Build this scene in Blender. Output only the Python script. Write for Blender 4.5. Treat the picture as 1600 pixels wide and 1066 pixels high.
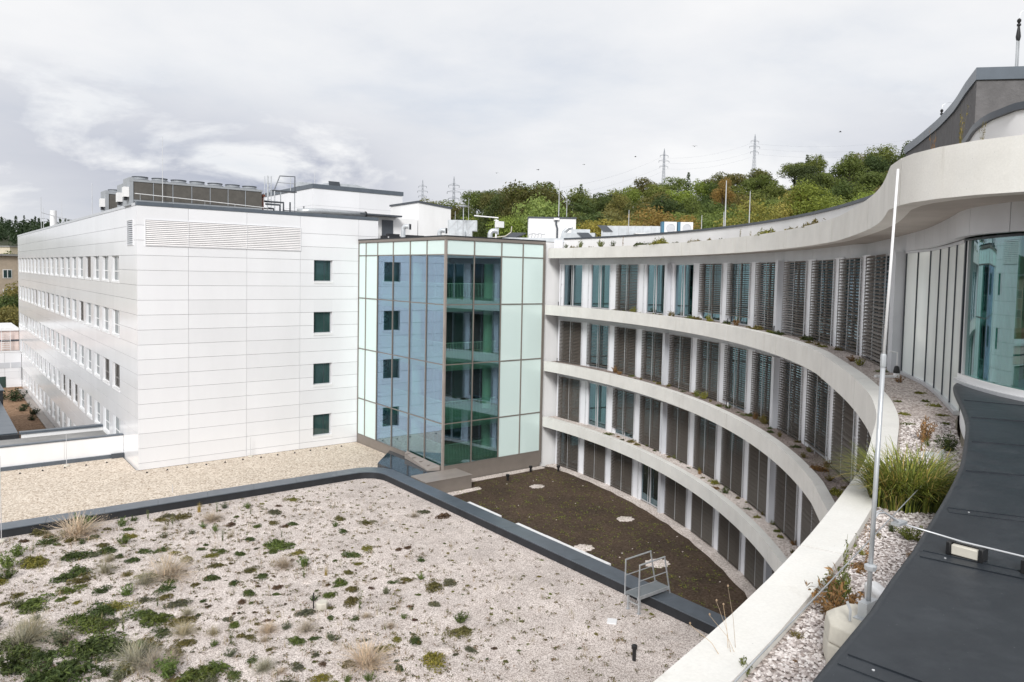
import bpy, bmesh, math, random
from math import sin, cos, radians, pi, sqrt, hypot, atan2, exp
from mathutils import Vector, Matrix, geometry

random.seed(7)
SC = bpy.context.scene
COL = SC.collection
for _o in list(bpy.data.objects):
    bpy.data.objects.remove(_o)

# ------------------------------------------------------------------ camera
# World: x runs along the white building's front, y along its long side, z up; z = 0 is the eye level.
AX, AY = 0.7883925515206698, 0.6151724837041462      # world x axis seen in the plan used for the survey


def cw(x, y):
    """survey plan (x right of the view, y ahead) -> world plan"""
    return (x * AX + y * AY, -x * AY + y * AX)


F_PX, PITCH, ROLL = 1178.85, math.atan((490.66 - 427.26) / 1178.85), 0.0201255
cam_d = bpy.data.cameras.new('camera')
cam = bpy.data.objects.new('camera', cam_d)
COL.objects.link(cam)
SC.camera = cam
cam_d.sensor_fit = 'HORIZONTAL'
cam_d.sensor_width = 36.0
cam_d.lens = F_PX / 1600 * 36
cam_d.shift_y = -(533 - 490.66) / 1600
cam_d.clip_start, cam_d.clip_end = 0.1, 6000


def v3(x, y, z):
    a, b = cw(x, y)
    return Vector((a, b, z))


_fw = v3(0, cos(PITCH), -sin(PITCH))
_u0 = v3(0, sin(PITCH), cos(PITCH))
_r0 = v3(1, 0, 0)
_r = _r0 * cos(ROLL) + _u0 * sin(ROLL)
_u = _u0 * cos(ROLL) - _r0 * sin(ROLL)
cam.matrix_world = Matrix(((_r.x, _u.x, -_fw.x, 0), (_r.y, _u.y, -_fw.y, 0), (_r.z, _u.z, -_fw.z, 0), (0, 0, 0, 1)))

# ------------------------------------------------------------------ sky and sun
SUN_TO = Vector((-0.55, -0.50, 0.50)).normalized()     # direction towards the sun
SUN_STRENGTH, CLOUD_STRENGTH = 2.6, 0.86
SC.view_settings.view_transform = 'Standard'
SC.view_settings.look = 'None'
SC.view_settings.gamma = 1
SC.view_settings.use_curve_mapping = False
SC.view_settings.exposure = 0.29
CLOUD_SHIFT = (-4.0, 3.0, 2.0)
W = bpy.data.worlds.new('World')
SC.world = W
W.use_nodes = True


def build_world():
    nt = W.node_tree
    N, L = nt.nodes, nt.links
    N.clear()
    out = N.new('ShaderNodeOutputWorld')
    sky = N.new('ShaderNodeTexSky')
    sky.sky_type = 'NISHITA'
    sky.sun_disc = False
    sky.sun_elevation = math.asin(SUN_TO.z)
    sky.sun_rotation = atan2(SUN_TO.x, SUN_TO.y)
    b1 = N.new('ShaderNodeBackground')
    b1.inputs['Strength'].default_value = 0.12
    L.new(sky.outputs[0], b1.inputs[0])
    tc = N.new('ShaderNodeTexCoord')
    sep = N.new('ShaderNodeSeparateXYZ')
    L.new(tc.outputs['Generated'], sep.inputs[0])

    def math_(op, a, b=None, c=None, clamp=False):
        n = N.new('ShaderNodeMath')
        n.operation = op
        n.use_clamp = clamp
        for i, q in enumerate((a, b, c)):
            if q is None:
                continue
            if isinstance(q, (int, float)):
                n.inputs[i].default_value = q
            else:
                L.new(q, n.inputs[i])
        return n.outputs[0]

    def noise(vec, scale, detail, rough=0.55, dist=0.0):
        n = N.new('ShaderNodeTexNoise')
        n.inputs['Scale'].default_value = scale
        n.inputs['Detail'].default_value = detail
        n.inputs['Roughness'].default_value = rough
        n.inputs['Distortion'].default_value = dist
        L.new(vec, n.inputs['Vector'])
        return n.outputs['Fac']

    def ramp(fac, stops):
        n = N.new('ShaderNodeValToRGB')
        e = n.color_ramp.elements
        while len(e) < len(stops):
            e.new(0.5)
        for q, (p, c) in zip(e, stops):
            q.position = p
            q.color = (*c, 1) if len(c) == 3 else c
        L.new(fac, n.inputs[0])
        return n.outputs[0]

    zc = math_('MAXIMUM', sep.outputs[2], 0.0)
    den = math_('ADD', zc, 0.16)
    comb = N.new('ShaderNodeCombineXYZ')
    L.new(math_('DIVIDE', sep.outputs[0], den), comb.inputs[0])
    L.new(math_('DIVIDE', sep.outputs[1], den), comb.inputs[1])
    # high, thin, streaky layer
    n1 = noise(comb.outputs[0], 0.75, 7, 0.56, 0.15)
    high = ramp(n1, [(0.30, (0.72, 0.74, 0.785)), (0.42, (0.81, 0.825, 0.855)), (0.52, (0.875, 0.878, 0.892)), (0.66, (0.95, 0.945, 0.945))])
    # cumulus near the horizon
    mp = N.new('ShaderNodeMapping')
    mp.inputs['Scale'].default_value = (5.2, 5.2, 12.5)
    mp.inputs['Location'].default_value = (1.7, 0.35, 0.0)
    L.new(tc.outputs['Generated'], mp.inputs[0])
    n2 = noise(mp.outputs[0], 1.0, 8, 0.58, 0.25)
    mp3 = N.new('ShaderNodeMapping')
    mp3.inputs['Location'].default_value = CLOUD_SHIFT
    L.new(tc.outputs['Generated'], mp3.inputs[0])
    n3 = noise(mp3.outputs[0], 1.55, 2, 0.5)
    low = math_('MULTIPLY', math_('SUBTRACT', 0.235, zc), 8.0, clamp=True)
    patch = ramp(n3, [(0.40, (0.12, 0.12, 0.12)), (0.60, (1, 1, 1))])
    dark = ramp(n2, [(0.39, (0, 0, 0)), (0.50, (1, 1, 1))])
    m = math_('MULTIPLY', math_('MULTIPLY', low, dark), patch)
    mix = N.new('ShaderNodeMix')
    mix.data_type = 'RGBA'
    L.new(m, mix.inputs[0])
    L.new(high, mix.inputs[6])
    mix.inputs[7].default_value = (0.33, 0.36, 0.47, 1)
    b2 = N.new('ShaderNodeBackground')
    b2.inputs['Strength'].default_value = CLOUD_STRENGTH
    L.new(mix.outputs[2], b2.inputs[0])
    cover = ramp(n1, [(0.22, (0.80, 0.80, 0.80)), (0.42, (0.97, 0.97, 0.97))])
    ms = N.new('ShaderNodeMixShader')
    L.new(cover, ms.inputs[0])
    L.new(b1.outputs[0], ms.inputs[1])
    L.new(b2.outputs[0], ms.inputs[2])
    L.new(ms.outputs[0], out.inputs[0])


build_world()
sun_d = bpy.data.lights.new('sun', 'SUN')
sun_d.energy = SUN_STRENGTH
sun_d.angle = radians(18)
sun_d.color = (1.0, 0.985, 0.955)
sun = bpy.data.objects.new('sun', sun_d)
COL.objects.link(sun)
sun.rotation_euler = (-SUN_TO).to_track_quat('-Z', 'Y').to_euler()
SC.cycles.max_bounces = 8
SC.cycles.transparent_max_bounces = 24
SC.cycles.glossy_bounces = 4
SC.cycles.transmission_bounces = 6
SC.cycles.caustics_reflective = False
SC.cycles.caustics_refractive = False
SC.cycles.use_denoising = True


# ------------------------------------------------------------------ materials
def new_mat(name):
    m = bpy.data.materials.new(name)
    m.use_nodes = True
    nt = m.node_tree
    nt.nodes.clear()
    out = nt.nodes.new('ShaderNodeOutputMaterial')
    return m, nt, out


def nd(nt, typ, **kw):
    n = nt.nodes.new(typ)
    for k, q in kw.items():
        setattr(n, k, q)
    return n


def put(nt, sock, val):
    if hasattr(val, 'links') or isinstance(val, bpy.types.NodeSocket):
        nt.links.new(val, sock)
    elif isinstance(val, (tuple, list)) and len(val) == 3 and sock.type == 'RGBA':
        sock.default_value = (*val, 1)
    else:
        sock.default_value = val


def pos_(nt, scale=(1, 1, 1)):
    g = nd(nt, 'ShaderNodeNewGeometry')
    m = nd(nt, 'ShaderNodeMapping')
    m.inputs['Scale'].default_value = scale
    nt.links.new(g.outputs['Position'], m.inputs[0])
    return m.outputs[0]


def noise_(nt, vec, scale, detail=4, rough=0.55, out='Fac'):
    n = nd(nt, 'ShaderNodeTexNoise')
    n.inputs['Scale'].default_value = scale
    n.inputs['Detail'].default_value = detail
    n.inputs['Roughness'].default_value = rough
    nt.links.new(vec, n.inputs['Vector'])
    return n.outputs[out]


def ramp_(nt, fac, stops, interp='LINEAR'):
    n = nd(nt, 'ShaderNodeValToRGB')
    n.color_ramp.interpolation = interp
    e = n.color_ramp.elements
    while len(e) < len(stops):
        e.new(0.5)
    for q, (p, c) in zip(e, stops):
        q.position = p
        q.color = (*c, 1)
    nt.links.new(fac, n.inputs[0])
    return n.outputs[0]


def mix_(nt, fac, a, b, mode='MIX'):
    n = nd(nt, 'ShaderNodeMix', data_type='RGBA', blend_type=mode)
    put(nt, n.inputs[0], fac)
    put(nt, n.inputs[6], a)
    put(nt, n.inputs[7], b)
    return n.outputs[2]


def bump_(nt, h, strength, dist):
    n = nd(nt, 'ShaderNodeBump')
    n.inputs['Strength'].default_value = strength
    n.inputs['Distance'].default_value = dist
    nt.links.new(h, n.inputs['Height'])
    return n.outputs[0]


def bsdf_(nt, out, base, rough=0.6, metal=0.0, spec=0.5, normal=None, coat=0.0):
    b = nd(nt, 'ShaderNodeBsdfPrincipled')
    put(nt, b.inputs['Base Color'], base)
    put(nt, b.inputs['Roughness'], rough)
    put(nt, b.inputs['Metallic'], metal)
    put(nt, b.inputs['Specular IOR Level'], spec)
    put(nt, b.inputs['Coat Weight'], coat)
    if normal is not None:
        nt.links.new(normal, b.inputs['Normal'])
    nt.links.new(b.outputs[0], out.inputs[0])
    return b


def plain(name, base, rough=0.5, metal=0.0, spec=0.5, var=0.06, vscale=1.5, bump=0.0, bscale=30, streak=False, island=0.0):
    """painted / cast surface with a slight unevenness of tone"""
    m, nt, out = new_mat(name)
    p = pos_(nt, (1, 1, 0.25) if streak else (1, 1, 1))
    n = noise_(nt, p, vscale, 5, 0.6)
    lo = tuple(max(0, c * (1 - var)) for c in base)
    hi = tuple(min(1, c * (1 + var)) for c in base)
    col = ramp_(nt, n, [(0.3, lo), (0.7, hi)])
    if island:
        g = nd(nt, 'ShaderNodeObjectInfo')
        f = ramp_(nt, g.outputs['Random'], [(0, (1 - island,) * 3), (1, (1 + island * 0.3,) * 3)])
        col = mix_(nt, 1.0, col, f, 'MULTIPLY')
    nrm = None
    if bump:
        nrm = bump_(nt, noise_(nt, pos_(nt), bscale, 4), bump, 0.02)
    bsdf_(nt, out, col, rough, metal, spec, nrm)
    return m


def glass_(name, tint, refl=(1, 1, 1), base=0.10, power=0.75, rough=0.0):
    """thin tinted pane: lets light through and mirrors more towards grazing angles"""
    m, nt, out = new_mat(name)
    t = nd(nt, 'ShaderNodeBsdfTransparent')
    put(nt, t.inputs[0], tint)
    g = nd(nt, 'ShaderNodeBsdfGlossy')
    put(nt, g.inputs['Color'], refl)
    g.inputs['Roughness'].default_value = rough
    p = pos_(nt)
    nt.links.new(bump_(nt, noise_(nt, p, 0.55, 1), 0.05, 0.05), g.inputs['Normal'])
    lw = nd(nt, 'ShaderNodeLayerWeight')
    lw.inputs[0].default_value = 0.35
    k = nd(nt, 'ShaderNodeMath', operation='MULTIPLY_ADD', use_clamp=True)
    nt.links.new(lw.outputs['Facing'], k.inputs[0])
    k.inputs[1].default_value = power
    k.inputs[2].default_value = base
    ms = nd(nt, 'ShaderNodeMixShader')
    nt.links.new(k.outputs[0], ms.inputs[0])
    nt.links.new(t.outputs[0], ms.inputs[1])
    nt.links.new(g.outputs[0], ms.inputs[2])
    nt.links.new(ms.outputs[0], out.inputs[0])
    return m


def gravel_(name, c_lo, c_mid, c_hi, scale=34.0, litter=None, bump=0.7, patch=0.08):
    m, nt, out = new_mat(name)
    p = pos_(nt)
    vo = nd(nt, 'ShaderNodeTexVoronoi')
    vo.inputs['Scale'].default_value = scale
    nt.links.new(p, vo.inputs['Vector'])
    hue = nd(nt, 'ShaderNodeSeparateColor')
    nt.links.new(vo.outputs['Color'], hue.inputs[0])
    col = ramp_(nt, hue.outputs[0], [(0.0, c_lo), (0.35, c_mid), (0.75, c_hi), (1.0, tuple(min(1, c * 1.1) for c in c_hi))])
    n = noise_(nt, p, 0.5, 6, 0.62)
    col = mix_(nt, 1.0, col, ramp_(nt, n, [(0.3, (1 - patch * 1.6,) * 3), (0.68, (1 + patch,) * 3)]), 'MULTIPLY')
    if litter:
        n2 = noise_(nt, p, 1.7, 8, 0.7)
        n3 = noise_(nt, p, 14, 4, 0.7)
        mm = nd(nt, 'ShaderNodeMath', operation='MULTIPLY')
        nt.links.new(ramp_(nt, n2, [(0.46, (0, 0, 0)), (0.66, (1, 1, 1))]), mm.inputs[0])
        nt.links.new(ramp_(nt, n3, [(0.45, (0, 0, 0)), (0.65, (0.85,) * 3)]), mm.inputs[1])
        col = mix_(nt, mm.outputs[0], col, litter)
    dist = nd(nt, 'ShaderNodeMath', operation='SUBTRACT')
    dist.inputs[0].default_value = 0.7
    nt.links.new(vo.outputs['Distance'], dist.inputs[1])
    bsdf_(nt, out, col, 0.9, 0, 0.25, bump_(nt, dist.outputs[0], bump, 0.03))
    return m


def leaf_(name, wobble=0.35, trans=0.25, rough=0.55):
    """foliage: each object's own colour, each leaf a little different"""
    m, nt, out = new_mat(name)
    oi = nd(nt, 'ShaderNodeObjectInfo')
    g = nd(nt, 'ShaderNodeNewGeometry')
    r = g.outputs['Random Per Island']
    br = ramp_(nt, r, [(0, (1 - wobble, 1 - wobble * 0.9, 1 - wobble)), (0.5, (1, 1, 1)), (1, (1 + wobble * 1.25, 1 + wobble, 1 + wobble * 0.4))])
    col = mix_(nt, 1.0, oi.outputs['Color'], br, 'MULTIPLY')
    b = nd(nt, 'ShaderNodeBsdfPrincipled')
    put(nt, b.inputs['Base Color'], col)
    b.inputs['Roughness'].default_value = rough
    b.inputs['Specular IOR Level'].default_value = 0.3
    t = nd(nt, 'ShaderNodeBsdfTranslucent')
    put(nt, t.inputs[0], col)
    ms = nd(nt, 'ShaderNodeMixShader')
    ms.inputs[0].default_value = trans
    nt.links.new(b.outputs[0], ms.inputs[1])
    nt.links.new(t.outputs[0], ms.inputs[2])
    nt.links.new(ms.outputs[0], out.inputs[0])
    return m


def concrete_(name, base, blotch=0.10):
    m, nt, out = new_mat(name)
    p = pos_(nt)
    ps = pos_(nt, (2.2, 2.2, 0.18))
    a = ramp_(nt, noise_(nt, p, 0.9, 7, 0.65), [(0.3, tuple(c * (1 - blotch) for c in base)), (0.7, tuple(min(1, c * (1 + blotch * 0.5)) for c in base))])
    st = ramp_(nt, noise_(nt, ps, 1.6, 6, 0.65), [(0.35, (1.0, 1.0, 1.0)), (0.62, (0.985, 0.98, 0.97)), (0.8, (0.78, 0.762, 0.73))])
    col = mix_(nt, 1.0, a, st, 'MULTIPLY')
    fine = ramp_(nt, noise_(nt, p, 45, 3, 0.6), [(0.3, (0.95,) * 3), (0.7, (1.03,) * 3)])
    col = mix_(nt, 1.0, col, fine, 'MULTIPLY')
    vo = nd(nt, 'ShaderNodeTexVoronoi')
    vo.inputs['Scale'].default_value = 9.0
    nt.links.new(p, vo.inputs['Vector'])
    pores = ramp_(nt, vo.outputs['Distance'], [(0.03, (0.6,) * 3), (0.06, (1,) * 3)])
    col = mix_(nt, 0.7, col, mix_(nt, 1.0, col, pores, 'MULTIPLY'))
    bsdf_(nt, out, col, 0.8, 0, 0.3, bump_(nt, noise_(nt, p, 25, 5, 0.6), 0.12, 0.01))
    return m


def soil_():
    m, nt, out = new_mat('dark_soil')
    p = pos_(nt)
    n = noise_(nt, p, 9, 8, 0.75)
    col = ramp_(nt, n, [(0.32, (0.034, 0.024, 0.017)), (0.5, (0.080, 0.058, 0.043)), (0.66, (0.135, 0.102, 0.078)), (0.8, (0.22, 0.175, 0.14))])
    n2 = noise_(nt, p, 0.35, 4, 0.6)
    col = mix_(nt, 1.0, col, ramp_(nt, n2, [(0.35, (0.78,) * 3), (0.65, (1.2, 1.15, 1.1))]), 'MULTIPLY')
    bsdf_(nt, out, col, 0.95, 0, 0.15, bump_(nt, n, 0.8, 0.06))
    return m


def membrane_():
    """dark blue-grey roof sheet, slightly wavy, faint chalky traces"""
    m, nt, out = new_mat('roof_membrane')
    p = pos_(nt)
    a = ramp_(nt, noise_(nt, p, 1.1, 6, 0.6), [(0.3, (0.019, 0.023, 0.029)), (0.7, (0.028, 0.034, 0.041))])
    dust = noise_(nt, pos_(nt, (1.0, 1.0, 1)), 3.2, 9, 0.72)
    col = mix_(nt, ramp_(nt, dust, [(0.48, (0, 0, 0)), (0.80, (0.09,) * 3)]), a, (0.30, 0.32, 0.34))
    spk = noise_(nt, p, 60, 2, 0.5)
    col = mix_(nt, ramp_(nt, spk, [(0.72, (0, 0, 0)), (0.8, (0.25,) * 3)]), col, (0.4, 0.42, 0.43))
    r = ramp_(nt, dust, [(0.3, (0.36,) * 3), (0.75, (0.52,) * 3)])
    wav = nd(nt, 'ShaderNodeMath', operation='MULTIPLY_ADD')
    nt.links.new(noise_(nt, pos_(nt, (1, 1, 1)), 2.1, 2, 0.45), wav.inputs[0])
    wav.inputs[1].default_value = 1.0
    nt.links.new(noise_(nt, p, 0.7, 2), wav.inputs[2])
    bsdf_(nt, out, col, r, 0, 0.24, bump_(nt, wav.outputs[0], 0.45, 0.03))
    return m


M = {}
M['panel'] = plain('white_cladding', (0.79, 0.795, 0.82), 0.18, spec=0.5, var=0.035, vscale=0.35, island=0.05, streak=True)
M['joint'] = plain('cladding_joint', (0.30, 0.30, 0.31), 0.8)
M['white'] = plain('white_render', (0.80, 0.80, 0.805), 0.75, var=0.05, vscale=0.8, streak=True)
M['white_paint'] = plain('white_paint', (0.78, 0.78, 0.79), 0.45, var=0.02)
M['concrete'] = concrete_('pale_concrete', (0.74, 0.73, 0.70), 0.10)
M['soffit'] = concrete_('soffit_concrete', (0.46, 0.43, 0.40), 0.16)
M['block'] = concrete_('cast_block', (0.60, 0.57, 0.50), 0.18)
M['grey_panel'] = plain('grey_metal_panel', (0.56, 0.575, 0.61), 0.40, spec=0.45, var=0.05, vscale=1.2, island=0.05)
M['pier'] = plain('pale_pier_panel', (0.80, 0.81, 0.85), 0.42, spec=0.4, var=0.04, vscale=1.5, streak=True, island=0.06)
M['frame'] = plain('aluminium_frame', (0.58, 0.59, 0.61), 0.38, 0.3, var=0.04)
M['galv'] = plain('galvanised_steel', (0.50, 0.52, 0.54), 0.42, 0.55, var=0.14, vscale=6)
M['duct'] = plain('duct_sheet', (0.62, 0.65, 0.68), 0.33, 0.55, var=0.12, vscale=3)
M['slat'] = plain('blind_slat', (0.128, 0.109, 0.094), 0.38, 0.12, spec=0.5, var=0.08)
M['slat_sheen'] = plain('blind_slat_sheen', (0.26, 0.24, 0.23), 0.38, 0.1, spec=0.5, var=0.08)  # paler copy of the slat: sky sheen on tilted slats put into colour
M['brown'] = plain('brown_metal', (0.205, 0.180, 0.160), 0.48, 0.1, var=0.08)
M['brown_top'] = plain('brown_metal_sheet', (0.30, 0.265, 0.24), 0.45, 0.1, var=0.10)
M['coping'] = plain('slate_metal_coping', (0.105, 0.125, 0.150), 0.36, 0.15, spec=0.5, var=0.12, vscale=2.0)
M['black'] = plain('black_upstand', (0.016, 0.018, 0.022), 0.65, var=0.3, vscale=2)
M['black_plastic'] = plain('black_plastic', (0.012, 0.012, 0.013), 0.4, var=0.1)
M['dark_metal'] = plain('dark_grey_metal', (0.075, 0.085, 0.10), 0.42, 0.2, var=0.1)
M['roof_grey'] = plain('grey_roof_sheet', (0.26, 0.255, 0.25), 0.8, var=0.2, vscale=0.8)
M['plaster_dark'] = plain('dark_grey_plaster', (0.135, 0.13, 0.132), 0.9, var=0.16, vscale=4, bump=0.6, bscale=22)
M['coil'] = plain('cooler_coil', (0.105, 0.098, 0.088), 0.75, 0.1, var=0.16, vscale=3)
M['cooler'] = plain('cooler_casing', (0.34, 0.36, 0.385), 0.45, 0.1, var=0.05)
M['copper'] = plain('copper_pipe', (0.16, 0.055, 0.035), 0.5, 0.3, var=0.15)
M['panel_mint'] = plain('fritted_glass_panel', (0.66, 0.795, 0.775), 0.10, spec=0.6, var=0.012, vscale=0.3, island=0.04)
M['curtain_mint'] = plain('curtained_glass', (0.90, 0.95, 0.93), 0.22, spec=0.5, var=0.05, vscale=1.6, streak=True, island=0.05)
M['curtain_mint'].node_tree.nodes['Principled BSDF'].inputs['Coat Weight'].default_value = 0.25
M['curtain_mint'].node_tree.nodes['Principled BSDF'].inputs['Coat IOR'].default_value = 1.5
M['glass_tower'] = glass_('blue_tower_glass', (0.66, 0.86, 0.775), (0.60, 0.74, 0.98), 0.06, 1.0)
M['glass_window'] = glass_('green_window_glass', (0.30, 0.50, 0.44), (0.62, 0.80, 0.95), 0.09, 0.55)
M['glass_room'] = glass_('curved_window_glass', (0.42, 0.66, 0.58), (0.72, 0.90, 0.98), 0.07, 0.50)
M['glass_dark'] = plain('dark_pane', (0.030, 0.055, 0.060), 0.04, spec=0.9, var=0.2, vscale=0.8)
M['glass_small'] = plain('dark_green_pane', (0.028, 0.062, 0.060), 0.03, spec=0.9, var=0.25, vscale=0.9)
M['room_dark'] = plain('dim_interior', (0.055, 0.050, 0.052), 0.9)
M['room_mid'] = plain('interior_wall', (0.62, 0.66, 0.68), 0.9)
M['room_pale'] = plain('pale_interior', (0.42, 0.45, 0.44), 0.85)
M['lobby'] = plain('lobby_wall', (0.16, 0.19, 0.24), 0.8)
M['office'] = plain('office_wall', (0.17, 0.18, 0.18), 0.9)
M['curtain'] = plain('pale_green_curtain', (0.42, 0.58, 0.52), 0.9, var=0.08)
M['curtain_green'] = plain('green_curtain', (0.12, 0.34, 0.22), 0.9, var=0.15)
M['ink'] = plain('black_lettering', (0.01, 0.01, 0.012), 0.6)
M['ink_pale'] = plain('pale_lettering', (0.80, 0.88, 0.90), 0.6)
M['gravel_pink'] = gravel_('pinkish_roof_gravel', (0.24, 0.195, 0.175), (0.55, 0.48, 0.445), (0.76, 0.69, 0.65), 34, (0.26, 0.20, 0.16), 0.6, 0.12)
M['gravel_beige'] = gravel_('beige_roof_gravel', (0.32, 0.25, 0.19), (0.55, 0.465, 0.375), (0.66, 0.585, 0.50), 13, None, 0.5, 0.03)
M['gravel_terrace'] = gravel_('terrace_gravel', (0.20, 0.165, 0.15), (0.40, 0.34, 0.31), (0.60, 0.54, 0.51), 34, (0.16, 0.10, 0.07))
M['gravel_brown'] = gravel_('brown_terrace_gravel', (0.13, 0.10, 0.09), (0.24, 0.195, 0.175), (0.38, 0.32, 0.295), 30, (0.11, 0.075, 0.05))
M['gravel_strip'] = gravel_('edge_gravel', (0.40, 0.33, 0.29), (0.60, 0.525, 0.48), (0.75, 0.68, 0.64), 20, None)
M['pebble'] = None
M['soil'] = soil_()
M['soil_tan'] = gravel_('tan_soil', (0.15, 0.085, 0.045), (0.24, 0.145, 0.085), (0.32, 0.21, 0.135), 9, (0.13, 0.08, 0.05), 0.5)
M['membrane'] = membrane_()
M['wet_sheet'] = plain('wet_roof_sheet', (0.030, 0.042, 0.056), 0.06, spec=0.7, var=0.2)
M['leaf'] = leaf_('leaf', 0.22, 0.42)
M['leaf_low'] = leaf_('low_foliage', 0.5, 0.15, 0.6)
M['twig'] = leaf_('dry_twigs', 0.35, 0.1, 0.9)
M['blade'] = leaf_('grass_blade', 0.6, 0.3, 0.5)
M['bark'] = plain('bark', (0.065, 0.05, 0.038), 0.9, var=0.3, vscale=4)
M['steel_lattice'] = plain('pylon_steel', (0.36, 0.38, 0.42), 0.6, 0.2)
M['bird'] = plain('black_feathers', (0.02, 0.02, 0.022), 0.8)
M['beige_wall'] = plain('beige_render', (0.46, 0.38, 0.30), 0.9, var=0.12)
M['cream_wall'] = plain('cream_render', (0.60, 0.53, 0.42), 0.9, var=0.1)
M['red_roof'] = plain('red_roof_tiles', (0.25, 0.10, 0.07), 0.9, var=0.2)
M['grass_far'] = plain('rough_grassland', (0.085, 0.095, 0.035), 0.95, var=0.4, vscale=0.05)
M['forest_floor'] = plain('forest_floor', (0.035, 0.042, 0.018), 0.95, var=0.4, vscale=0.1)


def pebble_mat():
    m, nt, out = new_mat('loose_pebbles')
    g = nd(nt, 'ShaderNodeNewGeometry')
    col = ramp_(nt, g.outputs['Random Per Island'], [(0.0, (0.26, 0.225, 0.215)), (0.2, (0.46, 0.405, 0.385)), (0.55, (0.64, 0.59, 0.57)), (0.92, (0.78, 0.74, 0.72)), (1.0, (0.36, 0.30, 0.275))])
    n = noise_(nt, pos_(nt), 120, 3)
    col = mix_(nt, 1.0, col, ramp_(nt, n, [(0.3, (0.85,) * 3), (0.7, (1.1,) * 3)]), 'MULTIPLY')
    bsdf_(nt, out, col, 0.85, 0, 0.3)
    return m


M['pebble'] = pebble_mat()


# ------------------------------------------------------------------ building blocks
LEAFY = [M['leaf'], M['leaf_low'], M['twig'], M['blade'], M['pebble']]


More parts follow.
